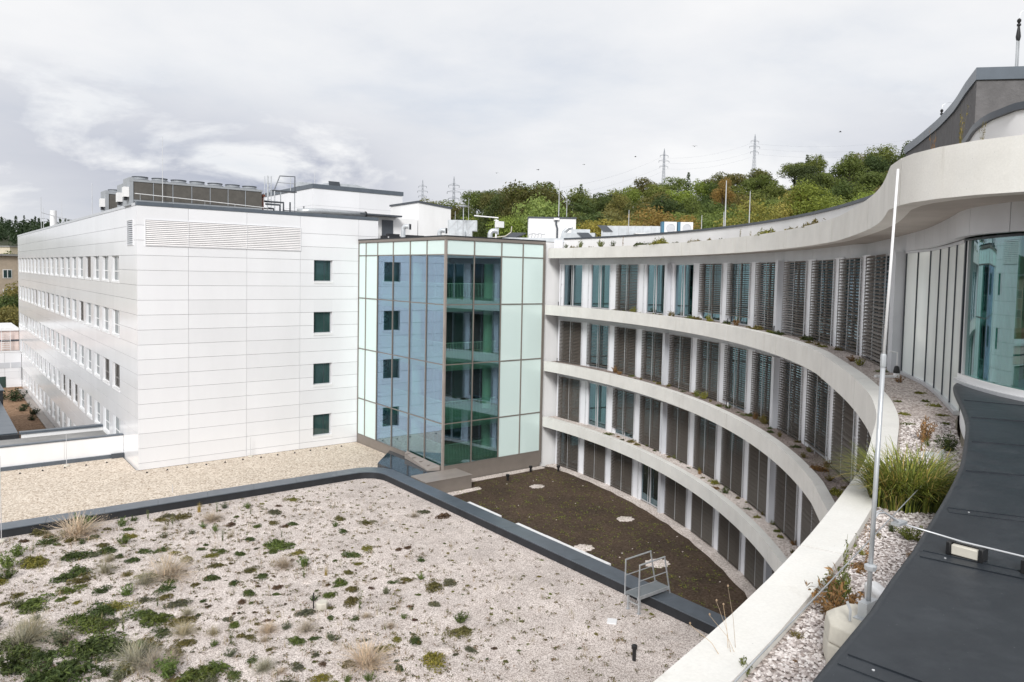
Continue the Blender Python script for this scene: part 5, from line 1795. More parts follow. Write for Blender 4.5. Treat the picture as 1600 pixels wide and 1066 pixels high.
# gutter brackets on the beige gravel: little dark clips along the white foot
clip_me = MB().box(-0.05, 0.05, -0.03, 0.03, 0, 0.05).mesh('base', M['black_plastic'])
clip2 = MB().box(-0.02, 0.02, -0.02, 0.02, 0.05, 0.09).mesh('clip', M['black_plastic'])
ORD = 'first second third fourth fifth sixth seventh eighth ninth tenth eleventh twelfth'.split()
for i in range(21):
    if i < 12:
        x, y = 10.4 + i * 1.15, 48.75 + 0.05 * sin(i * 3)
    else:
        x, y = 8.9 - (i - 12) * 1.15, 52.6
    t = thing('rod_clip', f'tiny dark conductor clip, {ORD[i]} from the left corner along the white front wall' if i < 12 else f'tiny dark conductor clip, {ORD[i - 12]} from the corner along the low parapet wall', 'clip', (x, y, -12.45), 'conductor clips on the beige gravel')
    link('base', clip_me, t)
    link('clip', clip2, t)


# ================================================================== FOREGROUND TERRACE
def on(x, y, z):
    a, b = cw(x, y)
    return (a, b, z)


def foreground():
    bx, by = cw(1.97, 4.02)
    t = thing('rod_base_block', 'octagonal two-layer cast ballast block partly under the dark roof edge', 'block', (bx, by, -2.1), rotz=0.25)
    bevel(MB().lathe([(0.215, 0.0), (0.225, 0.012), (0.225, 0.125), (0.218, 0.135)], 8).build('lower_layer', M['block'], t), 0.006)
    bevel(MB().lathe([(0.218, 0.138), (0.225, 0.148), (0.215, 0.235), (0.17, 0.27)], 8).build('upper_layer', M['block'], t), 0.006)
    t = thing('air_terminal', 'tall slender white and steel lightning pole standing on the cast ballast block', 'lightning pole', (bx, by, -1.829))
    ux, uy = AX, -AY
    top = 2.42
    MB().tube([(0, 0, 0.0), (0.022 * ux, 0.022 * uy, 1.42)], 0.0125, 10).build('lower_tube', M['galv'], t, smooth=True)
    MB().tube([(0.022 * ux, 0.022 * uy, 1.40), (0.022 * ux + 0.03 * ux, 0.052 * uy, top)], [0.0088, 0.0065], 8).build('upper_rod', M['white_paint'], t, smooth=True)
    MB().lathe([(0.0155, 1.37), (0.0155, 1.43), (0.011, 1.44)], 10, (0.022 * ux, 0.022 * uy, 0)).build('sleeve', M['galv'], t)
    MB().box(-0.06, 0.06, -0.025, 0.025, 0.0, 0.09).build('foot_clamp', M['galv'], t)
    MB().box(-0.08, 0.08, -0.04, 0.04, -0.002, 0.006).build('foot_plate', M['galv'], t)
    MB().lathe([(0.030, 0.24), (0.033, 0.25), (0.033, 0.265), (0.016, 0.275)], 8, (0.003, -0.003, 0.02)).build('collar', M['galv'], t)
    MB().tube([(-0.13, 0.03, 0.0), (-0.13, 0.03, 0.06), (-0.13, 0.05, 0.10)], 0.008, 6).build('hook', M['galv'], t)
    # conductor over the roof on two holders
    t = thing('round_conductor', 'bright round conductor wire arching from the lightning pole over the dark roof', 'wire')
    z = -1.462
    path = spline([(0, -1.31), (0.05, -1.285), (0.10, -1.29)], 0.02)
    MB().tube([(bx + 0.0, by, -1.33), (bx + 0.03, by + 0.0, -1.29), (bx + 0.09, by + 0.01, -1.275), (4.30, 2.02, -1.32), (4.50, 2.0, -1.42), (4.60, 1.93, -1.455), (4.60, 1.72, z), (4.63, 1.42, z), (4.70, 0.4, z), (4.8, -1.0, z)], 0.0055, 7).build('wire', M['frame'], t, smooth=True)
    MB().tube([(bx + 0.12, by + 0.04, -1.285), (4.32, 2.05, -1.315), (4.46, 2.03, -1.40)], 0.004, 6).build('bridging_wire', M['frame'], t, smooth=True)
    MB().box(4.40, 4.50, 1.98, 2.03, -1.412, -1.396).build('clamp', M['galv'], t)
    for (x, y, lab) in ((4.61, 1.70, 'grey conductor holder with black end caps nearer the terrace gravel'), (4.645, 1.34, 'grey conductor holder with black end caps at the right edge of the picture')):
        h = thing('conductor_holder', lab, 'holder', (x, y, -1.546), 'conductor holders on the dark roof', 0.06)
        bevel(MB().box(-0.038, 0.038, -0.07, 0.07, 0.006, 0.062).build('weight', M['block'], h), 0.006)
        for s in (-1, 1):
            bevel(MB().box(-0.047, 0.047, s * 0.082 - 0.0115, s * 0.082 + 0.0115, 0.0, 0.075).build('end_cap', M['black_plastic'], h), 0.004)
        MB().box(-0.05, 0.05, -0.0705, 0.0705, 0.0, 0.0055).build('tray', M['black_plastic'], h)
        MB().box(-0.006, 0.006, -0.0705, 0.0705, 0.062, 0.07).build('strap', M['black_plastic'], h)
    # safety cable with its post
    t = thing('safety_cable', 'taut steel safety cable running along the gravel terrace', 'cable')
    MB().tube([on(-0.3, 1.522, -1.74), on(1.25, 3.53, -1.775), on(3.25, 6.12, -1.84), on(4.72, 8.02, -1.885)], 0.0042, 7).build('cable', M['galv'], t, smooth=True)
    x, y = cw(4.75, 8.2)
    t = thing('cable_post', 'flat grey steel post holding the safety cable behind the big grass clump', 'post', (x, y, -2.1))
    MB().box(-0.035, 0.035, -0.01, 0.01, 0, 0.26).build('plate', M['galv'], t)
    MB().box(-0.07, 0.07, -0.07, 0.07, 0, 0.012).build('foot', M['galv'], t)
    MB().lathe([(0.02, 0.2), (0.02, 0.23)], 8, (0, -0.02, 0)).build('eye', M['galv'], t)
    x, y = cw(5.05, 8.95)
    t = thing('perforated_plate', 'pale perforated plate lying on gravel behind the big grass clump', 'plate', (x, y, -2.09), rotz=0.3)
    MB().box(-0.16, 0.16, -0.11, 0.11, 0, 0.02).build('plate', M['white_paint'], t)
    for q in range(5):
        MB().box(-0.12 + q * 0.055, -0.09 + q * 0.055, -0.08, 0.08, 0.0201, 0.0225).build('slot', M['grey_panel'], t)
    x, y = cw(2.47, 4.75)
    t = thing('white_end_piece', 'white rounded end piece sticking out from under the dark roof edge', 'end piece', (x - 0.05, y + 0.05, -2.1), rotz=0.9)
    bevel(MB().box(-0.10, 0.12, -0.05, 0.05, 0, 0.13).build('piece', M['white_paint'], t), 0.03, 3)
    # drain bottle by the steel post, bracket on the far sheet edge
    for (px, py, z, lab) in ((8.40, 16.35, -2.1, 'white and black standing vent beside the grey steel post of the top terrace'), (8.9, 17.2, -5.84, 'white and black standing vent on the second terrace below')):
        x, y = cw(px, py)
        v = thing('terrace_vent', lab, 'vent', (x, y, z), 'white and black terrace vents')
        MB().lathe([(0.06, 0), (0.06, 0.10)], 10).build('foot', M['white_paint'], v)
        MB().lathe([(0.065, 0.10), (0.07, 0.13), (0.05, 0.24), (0.02, 0.26)], 10).build('cap', M['black_plastic'], v)
        MB().tube([(0, 0, 0.25), (0, 0, 0.55), (-0.15, 0.1, 0.58)], 0.012, 6).build('rod', M['white_paint'], v)
    for (th, R, z, lab) in ((35.9, 36.95, -2.1, 'small black spout on the top ledge next to the tower'), (20.0, 36.9, -2.1, 'small dark rod on the top ledge below the fourth window'), (8.5, 36.95, -2.1, 'small dark rod on the top ledge between the seventh and eighth window'), (1.2, 37.0, -2.1, 'small dark rod on the top ledge below the ninth and tenth window'), (8.0, 36.95, -5.84, 'small white rod on the second terrace'), (35.9, 36.95, -5.84, 'small black spout on the second ledge next to the tower')):
        x, y = pol(th, R)
        v = thing('ledge_spout', lab, 'spout', (x, y, z), 'small spouts on the ledges')
        MB().tube([(0, 0, 0), (0, 0, 0.28)], 0.025, 6).build('stub', M['black_plastic'] if 'white' not in lab else M['white_paint'], v)
        MB().lathe([(0.04, 0), (0.04, 0.04)], 8).build('foot', M['black_plastic'], v)
    x, y = cw(8.15, 16.35)
    v = thing('white_batten', 'short white batten lying on the top terrace gravel', 'batten', (x, y, -2.1), rotz=-0.6)
    MB().box(-0.22, 0.22, -0.04, 0.04, 0, 0.05).build('batten', M['white_paint'], v)
    # loose pebbles near the viewer
    inner = offset(PATH1, -0.33)
    poly = [p for p in inner if hypot(*p) < 13.5] + [p for p in offset(ROOF_EDGE, 0.0)]
    xs, ys = [p[0] for p in poly], [p[1] for p in poly]

    def inside(px, py):
        r = False
        j = len(poly) - 1
        for i in range(len(poly)):
            (xi, yi), (xj, yj) = poly[i], poly[j]
            if (yi > py) != (yj > py) and px < (xj - xi) * (py - yi) / (yj - yi) + xi:
                r = not r
            j = i
        return r
    rnd = random.Random(11)
    m = MB()
    vs, fs = [], []
    count = 0
    while count < 24000:
        px, py = rnd.uniform(min(xs), max(xs)), rnd.uniform(min(ys), max(ys))
        d = hypot(px, py)
        if d < 1.5 or d > 13 or rnd.random() > (4.5 / max(d, 4.5)) ** 1.3 or not inside(px, py):
            continue
        count += 1
        s = rnd.uniform(0.007, 0.0155) * (1 if d < 7 else 1.3)
        o = len(vs)
        a0 = rnd.uniform(0, 6.3)
        cz = -2.098 + s * rnd.uniform(0.1, 0.55)
        ring = []
        for q in range(5):
            a = a0 + q * 1.2566 + rnd.uniform(-0.3, 0.3)
            rr = s * rnd.uniform(0.8, 1.25)
            ring.append((px + rr * cos(a) * 1.15, py + rr * sin(a), cz + s * rnd.uniform(-0.25, 0.3)))
        vs += ring
        vs += [(px + s * rnd.uniform(-0.4, 0.4), py + s * rnd.uniform(-0.4, 0.4), cz + s * rnd.uniform(0.5, 0.9)), (px, py, cz - s * 0.8)]
        for q in range(5):
            fs += [(o + q, o + (q + 1) % 5, o + 5), (o + (q + 1) % 5, o + q, o + 6)]
    m.add(vs, fs)
    tag(m.build('loose_gravel', M['pebble']), 'pinkish grey loose gravel covering the near terrace', 'gravel', None, 'stuff')


foreground()


# ================================================================== PLANTS
def leafq(m, p, n, s, rnd, asp=1.0, twist=None):
    """one leaf: a quad bent along its middle"""
    n = Vector(n)
    if n.length < 1e-6:
        n = Vector((0, 0, 1))
    n.normalize()
    u = n.orthogonal()
    u.normalize()
    w = n.cross(u)
    a = rnd.uniform(0, 2 * pi) if twist is None else twist
    e1 = (u * cos(a) + w * sin(a)) * s * asp
    e2 = (w * cos(a) - u * sin(a)) * s
    p = Vector(p)
    m.add([tuple(p - e1), tuple(p - e2 * 0.5 + n * s * 0.18), tuple(p + e1), tuple(p + e2 * 0.5 + n * s * 0.18)], [(0, 1, 2, 3)])


def crown_mesh(seed, leaves=2300, size=0.030, shape='round'):
    rnd = random.Random(seed)
    m = MB()
    lobes = []
    n = rnd.randint(13, 19)
    for i in range(n):
        if shape == 'tall':
            z = 0.25 + 0.70 * (i + 0.5) / n
            R = 0.24 * (1 - abs(z - 0.52) * 1.15)
            r = rnd.uniform(0.10, 0.15)
        else:
            z = rnd.uniform(0.36, 0.86)
            R = 0.34 * sqrt(max(0.05, 1 - ((z - 0.52) / 0.42) ** 2))
            r = rnd.uniform(0.12, 0.20)
        a = i * 2.4 + rnd.uniform(-0.5, 0.5)
        q = R * rnd.uniform(0.35, 1.0)
        lobes.append((q * cos(a), q * sin(a), z, r))
    tot = sum(l[3] ** 2 for l in lobes)
    for (x, y, z, r) in lobes:
        k = int(leaves * r * r / tot)
        for _ in range(k):
            d = Vector((rnd.gauss(0, 1), rnd.gauss(0, 1), rnd.gauss(0.15, 1)))
            d.normalize()
            rr = r * rnd.uniform(0.62, 1.10) * (1 + 0.18 * sin(d.x * 7 + seed) * cos(d.y * 6))
            p = (x + d.x * rr, y + d.y * rr, z + d.z * rr * 0.85)
            nn = d + Vector((rnd.gauss(0, 0.55), rnd.gauss(0, 0.55), rnd.gauss(0.1, 0.55)))
            leafq(m, p, nn, size * rnd.uniform(0.6, 1.25), rnd, 1.15)
    return m.mesh('crown', M['leaf'])


FINE = []


def trunk_mesh(seed):
    rnd = random.Random(seed)
    m = MB()
    m.tube([(0, 0, -0.06), (0.004, 0.0, 0.18), (0.0, 0.008, 0.42), (0.01, 0, 0.72)], [0.030, 0.022, 0.016, 0.004], 7)
    for i in range(7):
        a = i * 2.4 + rnd.random()
        z = 0.22 + 0.06 * i
        m.tube([(0, 0, z), (0.12 * cos(a), 0.12 * sin(a), z + 0.10), (0.26 * cos(a), 0.26 * sin(a), z + 0.16)], [0.011, 0.007, 0.002], 5)
    return m.mesh('trunk', M['bark'])


def conifer_mesh(seed):
    rnd = random.Random(seed)
    m = MB()
    for k in range(16):
        z = 0.12 + 0.86 * k / 16
        R = 0.22 * (1 - z) + 0.015
        for q in range(46 - 2 * k):
            a = rnd.uniform(0, 6.283)
            r = R * sqrt(rnd.random())
            leafq(m, (r * cos(a), r * sin(a), z - 0.18 * r + rnd.uniform(-0.02, 0.02)), (cos(a) * 0.6, sin(a) * 0.6, rnd.uniform(0.2, 1)), 0.026 * rnd.uniform(0.7, 1.3), rnd, 1.3)
    return m.mesh('crown', M['leaf'])


CROWNS = [crown_mesh(i, 3300, 0.0245) for i in range(7)]
FINE += [crown_mesh(60 + i, 6500, 0.0175) for i in range(4)]
TALL = [crown_mesh(40 + i, 2300, 0.026, 'tall') for i in range(2)]
CONIF = [conifer_mesh(i) for i in range(2)]
TRUNKS = [trunk_mesh(i) for i in range(3)]
GREENS = {
    'dark green': [(0.052, 0.072, 0.022), (0.062, 0.084, 0.025), (0.048, 0.066, 0.024)],
    'mid green': [(0.094, 0.120, 0.031), (0.110, 0.134, 0.034), (0.084, 0.108, 0.030)],
    'yellow green': [(0.145, 0.175, 0.036), (0.165, 0.185, 0.040), (0.130, 0.165, 0.036)],
    'olive brown': [(0.118, 0.112, 0.036), (0.130, 0.120, 0.042), (0.105, 0.105, 0.036)],
    'golden yellow': [(0.215, 0.190, 0.045), (0.20, 0.18, 0.045), (0.225, 0.19, 0.055)],
    'orange brown': [(0.225, 0.150, 0.045), (0.205, 0.140, 0.045), (0.22, 0.150, 0.055)],
    'pale green': [(0.165, 0.205, 0.060), (0.175, 0.212, 0.065), (0.158, 0.20, 0.060)],
    'deep brown green': [(0.072, 0.070, 0.022), (0.078, 0.072, 0.024), (0.068, 0.072, 0.022)],
}


def tree(x, y, zg, h, colour, label, group=None, kind='round', wide=1.0, rnd=random, fine=False):
    name = {'round': 'deciduous_tree', 'tall': 'poplar_tree', 'conifer': 'conifer_tree'}[kind]
    t = thing(name, label, 'tree', (x, y, zg), group, rnd.uniform(0, 6.28), (h * wide, h * wide, h))
    me = {'round': FINE if fine else CROWNS, 'tall': TALL, 'conifer': CONIF}[kind]
    c = link('crown', rnd.choice(me), t)
    q = rnd.choice(GREENS[colour])
    f = rnd.uniform(1.4, 1.85)
    c.color = (q[0] * f * rnd.uniform(0.93, 1.08), q[1] * f, q[2] * f, 1)
    link('trunk', rnd.choice(TRUNKS), t)
    return t


RIDGE = [(420, 345), (560, 330), (640, 318), (700, 318), (740, 302), (800, 292), (860, 298), (940, 302), (1000, 285), (1060, 280), (1110, 276), (1200, 267), (1250, 252), (1300, 240), (1350, 232), (1400, 228), (1480, 215), (1700, 190)]


def ridge(px):
    for (a, ya), (b, yb) in zip(RIDGE, RIDGE[1:]):
        if px <= b:
            return ya + (yb - ya) * (px - a) / (b - a) - (6 if px > 730 else 2)
    return RIDGE[-1][1]


def canopy(u, Y):
    """height of the wooded slope's canopy at lateral slope u and distance Y of the survey plan"""
    px = 800 + u * 1178.85
    hor = 427 + 0.0201 * (px - 800)
    e1 = (hor - ridge(max(420, min(1700, px)))) / 1178.85
    e0 = (hor - 378) / 1178.85
    t = max(0.0, min(1.0, (Y - 112) / (318 - 112)))
    e = e0 + (e1 - e0) * t ** 0.8
    if Y > 318:
        return e1 * Y * (1 - 0.25 * min(1, (Y - 318) / 250))
    return e * Y


ZONES = [(735, 'above the ventilation plant'), (790, 'above the weather mast'), (830, 'left of the lift head box'), (905, 'behind the lift head box'), (960, 'above the duct run'),
         (1010, 'left of the first pylon'), (1050, 'under the first pylon'), (1100, 'right of the condenser units'), (1150, 'left of the tallest roof rod'), (1200, 'under the second pylon'),
         (1250, 'right of the second pylon'), (1300, 'above the grass tuft on the ledge'), (1350, 'left of the sweeping ledge'), (2000, 'at the sweeping roof ledge')]


def hillside():
    Ys = [100, 112, 125, 140, 160, 180, 205, 230, 260, 290, 318, 360, 420, 500, 600, 720, 860]
    us = [-0.34 + 0.03 * i for i in range(42)]
    vs, fs = [], []
    for Y in Ys:
        for u in us:
            side = min(1.0, max(0.0, (u + 0.34) / 0.14))
            z = canopy(u, Y) - 11.5
            f = min(1.0, max(0.0, (Y - 98) / 14.0))
            z = -17.6 + (max(z, -17.0) + 17.6) * side * f
            a, b = cw(u * Y, Y)
            vs.append((a, b, z))
    n = len(us)
    for i in range(len(Ys) - 1):
        for j in range(n - 1):
            fs.append((i * n + j, i * n + j + 1, (i + 1) * n + j + 1, (i + 1) * n + j))
    m = MB()
    m.add(vs, fs)
    structure(m.build('wooded_hill', M['forest_floor'], smooth=True))
    rnd = random.Random(21)
    # named single trees
    special = [
        (816, 138, 287, 'deep brown green', 'tall dark brownish green tree above the white lift head box', 1.0, 17.5),
        (850, 143, 291, 'deep brown green', 'dark spreading tree right of the tall dark brownish one', 1.0, 16.5),
        (783, 146, 305, 'dark green', 'dark green tree left of the tall dark brownish one', 0.9, 14),
        (826, 116, 306, 'pale green', 'pale green tree in front of the dark brownish trees', 0.85, 15),
        (858, 118, 322, 'pale green', 'pale green tree just left of the tall rod on the lift head', 0.9, 13),
        (800, 114, 338, 'yellow green', 'light yellowish tree behind the weather mast', 0.9, 11),
        (1019, 116, 327, 'orange brown', 'round orange brown tree left of the condenser units', 1.2, 11.5),
        (1046, 119, 334, 'orange brown', 'small orange tree right behind the condenser units', 1.0, 10.5),
        (938, 113, 342, 'golden yellow', 'low straw yellow tree behind the duct run', 1.3, 9),
        (975, 115, 344, 'golden yellow', 'low straw yellow tree left of the round orange one', 1.2, 8.5),
        (1176, 118, 316, 'golden yellow', 'yellow leaved tree behind the right slim rod', 1.1, 13),
        (1262, 150, 284, 'yellow green', 'large yellow green tree halfway up the slope right of the rods', 1.1, 16),
        (1240, 152, 300, 'golden yellow', 'golden tree beside the large yellow green one', 0.95, 13),
        (1123, 225, 281, 'orange brown', 'pinkish orange tree high on the slope left of the second pylon', 0.8, 11),
        (1340, 140, 300, 'yellow green', 'yellow green tree at the foot of the slope near the sweeping ledge', 1.0, 13),
    ]
    for (px, Y, ytop, colour, lab, wide, h) in special:
        u = (px - 800) / 1178.85
        hor = 427 + 0.0201 * (px - 800)
        zt = (hor - ytop) / 1178.85 * Y
        a, b = cw(u * Y, Y)
        tree(a, b, zt - h * 0.97, h, colour, lab, None, 'round', wide, rnd, True)
    rows = [117, 129, 142, 157, 173, 191, 211, 233, 257, 282, 308]
    words = {}
    for r, Y in enumerate(rows):
        step = 6.8 + 0.012 * Y
        x0, x1 = -0.12 * Y, 0.56 * Y
        n = int((x1 - x0) / step)
        for i in range(n):
            x = x0 + (x1 - x0) * (i + 0.5 + rnd.uniform(-0.35, 0.35)) / n
            yy = Y + rnd.uniform(-5, 5)
            u = x / yy
            px = 800 + 1178.85 * u
            if px > 1460 or (px < 690 and r < 4):
                continue
            if any(abs(px - s[0]) < 26 and yy < s[1] + 4 and s[1] < 152 for s in special):
                continue
            h = rnd.uniform(12, 17)
            zt = canopy(u, yy) + rnd.uniform(-1.1, 1.2) + (0.9 if r > 7 else 0) - (1.5 if r == 0 else 0)
            w = rnd.random()
            if px > 1230 and r > 2:
                colour = 'dark green' if w < 0.55 else ('mid green' if w < 0.9 else 'olive brown')
            elif px > 1040:
                colour = 'mid green' if w < 0.42 else ('yellow green' if w < 0.64 else ('olive brown' if w < 0.80 else ('dark green' if w < 0.96 else 'golden yellow')))
            else:
                colour = 'mid green' if w < 0.40 else ('yellow green' if w < 0.58 else ('dark green' if w < 0.76 else ('olive brown' if w < 0.94 else 'deep brown green')))
            a, b = cw(x, yy)
            band = 'lower slope' if r < 4 else ('middle slope' if r < 8 else 'crest')
            zone = next(z for lim, z in ZONES if px < lim)
            size = 'tall ' if h > 15.2 else ('small ' if h < 13.4 else '')
            lab = f'{size}{colour} tree, {band}, {zone}'
            tree(a, b, zt - h, h, colour, lab, f'{colour} trees on the wooded hill', 'round', rnd.uniform(0.95, 1.35), rnd, r < 4)
    for i, (px, Y, ytop, lab) in enumerate(((903, 300, 286, 'small dark pointed conifer on the ridge left of the first pylon'), (1069, 310, 268, 'ragged dark conifer on the ridge between the two pylons'), (1252, 310, 241, 'dark conifer top left of the highest green trees'), (1272, 312, 242, 'ragged conifer just left of the highest green trees'), (1374, 310, 229, 'slim dark conifer among the highest trees near the roof'))):
        u = (px - 800) / 1178.85
        hor = 427 + 0.0201 * (px - 800)
        a, b = cw(u * Y, Y)
        tree(a, b, (hor - ytop) / 1178.85 * Y - 15, 15, 'dark green', lab, None, 'conifer', 1.0, rnd)
    # trees at the far left, by the beige block
    for i, (px, Y, ytop, h, colour, lab, w) in enumerate((
            (20, 132, 432, 12, 'olive brown', 'brownish bare looking tree in front of the beige block', 1.0),
            (4, 124, 452, 11, 'dark green', 'dark green tree at the left picture edge', 1.0),
            (26, 128, 462, 10, 'dark green', 'broad dark tree hugging the far end of the white wing', 0.9),
            (12, 118, 470, 9, 'olive brown', 'olive brown low tree at the left edge above the earth bank', 1.0),
            (-6, 200, 395, 16, 'mid green', 'green tree above the beige block roof at the left edge', 1.0),
            (16, 260, 392, 11, 'yellow green', 'green tree between the beige block and cream houses', 1.2))):
        u = (px - 800) / 1178.85
        hor = 427 + 0.0201 * (px - 800)
        a, b = cw(u * Y, Y)
        tree(a, b, (hor - ytop) / 1178.85 * Y - h, h, colour, lab, None, 'round', w, rnd)
    # far wooded ridge on the left: one mass
    vs, fs = [], []
    us = [-1.05 + 0.05 * i for i in range(18)]
    Yf = [300, 380, 470, 560, 660, 760]
    hz = [-14, 2, 14, 22, 27, 24]
    for Y, z in zip(Yf, hz):
        for u in us:
            a, b = cw(u * Y, Y)
            vs.append((a, b, z * (1 - max(0, (u + 0.42) / 0.25)) if u > -0.42 else z))
    n = len(us)
    for i in range(len(Yf) - 1):
        for j in range(n - 1):
            fs.append((i * n + j, i * n + j + 1, (i + 1) * n + j + 1, (i + 1) * n + j))
    m = MB()
    m.add(vs, fs)
    structure(m.build('far_hill', M['forest_floor'], smooth=True))
    m = MB()
    for i in range(620):
        Y = rnd.uniform(430, 720)
        u = rnd.uniform(-0.80, -0.44)
        k = (Y - 430) / 290
        zb = 8 + 22 * k + rnd.uniform(-3, 3)
        a, b = cw(u * Y, Y)
        con = rnd.random() < 0.3
        R = rnd.uniform(4, 6.5)
        for q in range(34):
            d = Vector((rnd.gauss(0, 1), rnd.gauss(0, 1), rnd.gauss(0, 1)))
            d.normalize()
            zz = rnd.random()
            if con:
                p = (a + d.x * R * 0.5 * (1 - zz), b + d.y * R * 0.5 * (1 - zz), zb + 13 * zz)
            else:
                p = (a + d.x * R, b + d.y * R, zb + 6 + d.z * R * 0.8)
            leafq(m, p, d + Vector((0, 0, 0.4)), rnd.uniform(0.9, 1.6), rnd)
    o = tag(m.build('far_forest', M['leaf']), 'distant dark green wooded ridge on the left horizon', 'forest', None, 'stuff')
    o.color = (0.036, 0.060, 0.026, 1)


hillside()


def pylon(px, Y, ytop, label, arms=(0.0, 4.5, 9.0), w=1.7, h=42):
    u = (px - 800) / 1178.85
    hor = 427 + 0.0201 * (px - 800)
    zt = (hor - ytop) / 1178.85 * Y
    a, b = cw(u * Y, Y)
    t = thing('power_pylon', label, 'pylon', (a, b, zt - h), 'steel lattice pylons behind the hill', radians(-38 + 12))
    leg = MB()
    br = MB()
    top = h - 4
    for sx in (-1, 1):
        for sy in (-1, 1):
            MB().tube([(sx * w, sy * w, 0), (sx * 0.75, sy * 0.75, h * 0.55), (sx * 0.45, sy * 0.45, top), (0, 0, h)], 0.17, 4).build('leg', M['steel_lattice'], t)
    n = 13
    for k in range(n):
        z0, z1 = top * k / n, top * (k + 1) / n

        def ww(z):
            return w + (0.75 - w) * z / (h * 0.55) if z < h * 0.55 else 0.75 + (0.45 - 0.75) * (z - h * 0.55) / (top - h * 0.55)
        w0, w1 = ww(z0), ww(z1)
        for s in (-1, 1):
            br.tube([(-w0, s * w0, z0), (w1, s * w1, z1)], 0.09, 3)
            br.tube([(w0, s * w0, z0), (-w1, s * w1, z1)], 0.09, 3)
            br.tube([(s * w0, -w0, z0), (s * w1, w1, z1)], 0.09, 3)
    br.build('bracing', M['steel_lattice'], t)
    for i, d in enumerate(arms):
        L = 4.6 if i == 1 else 3.6
        z = h - 6 - d
        m = MB()
        m.tube([(-L, 0, z), (L, 0, z)], 0.13, 4)
        m.tube([(-L, 0, z), (0, 0, z + 1.4), (L, 0, z)], 0.1, 4)
        m.build('cross_arm', M['steel_lattice'], t)
        for s in (-1, 1):
            MB().tube([(s * L, 0, z), (s * L, 0, z - 1.6)], 0.14, 4).build('insulator', M['dark_metal'], t)
    return Vector((a, b, zt))


P1 = pylon(1030.5, 640, 234, 'lattice pylon rising above the middle of the wooded ridge')
P2 = pylon(1170, 640, 212, 'lattice pylon rising above the ridge right of the middle one')
P3 = pylon(706, 520, 277, 'lattice pylon just right of the white stair box')
P4 = pylon(657.5, 700, 282, 'smaller lattice pylon above the white stair box')


def lines():
    far = Vector((*cw(430, 640), P2.z + 30))
    for i, (dz, s) in enumerate(((-8.0, -3.4), (-12.4, 4.4), (-17.0, 3.4))):
        t = thing('power_line', ['topmost power line sagging between the pylons', 'middle power line sagging between the pylons', 'lowest power line sagging between the pylons'][i], 'power line', (0, 0, 0), 'power lines across the sky')
        pts = []
        for A_, B_, sag in ((P3, P1, 12), (P1, P2, 4), (P2, far, 12)):
            for k in range(13):
                q = A_.lerp(B_, k / 12)
                pts.append((q.x + s * AX, q.y - s * AY, q.z + dz - sag * 4 * (k / 12) * (1 - k / 12)))
        MB().tube(pts, 0.038, 4).build('wire', M['steel_lattice'], t)


lines()


def bird(px, py, Y, label, rz):
    u, hor = (px - 800) / 1178.85, 427 + 0.0201 * (px - 800)
    a, b = cw(u * Y, Y)
    t = thing('bird', label, 'bird', (a, b, (hor - py) / 1178.85 * Y), 'birds in the sky', rz)
    m = MB()
    m.tube([(-0.22, 0, 0), (-0.14, 0, 0.01), (0, 0, 0.02), (0.13, 0, 0.02), (0.19, 0, 0.03), (0.25, 0, 0.02)], [0.02, 0.045, 0.075, 0.055, 0.04, 0.008], 8)
    m.add([(-0.22, 0.0, 0), (-0.36, 0.07, 0), (-0.36, -0.07, 0)], [(0, 1, 2)])
    for s in (-1, 1):
        m.add([(0.10, s * 0.05, 0.03), (-0.10, s * 0.05, 0.02), (-0.09, s * 0.26, 0.13), (0.11, s * 0.24, 0.14), (-0.10, s * 0.50, 0.06), (0.0, s * 0.50, 0.07)], [(0, 1, 2, 3), (3, 2, 4, 5)])
    m.build('body', M['bird'], t)


for i, (x, y, Y, l) in enumerate(((836, 267, 150, 'tiny black bird above the dark trees'), (772, 272, 170, 'tiny black bird left of the others near the pylon'), (986, 247, 165, 'tiny black bird left of the middle pylon'), (1077, 231, 135, 'tiny black bird right of the middle pylon'), (1301, 209, 135, 'tiny black bird high above the right slope'), (907, 259, 190, 'tiny black bird above the ridge in the middle of the sky'))):
    bird(x, y, Y, l, i * 1.3)


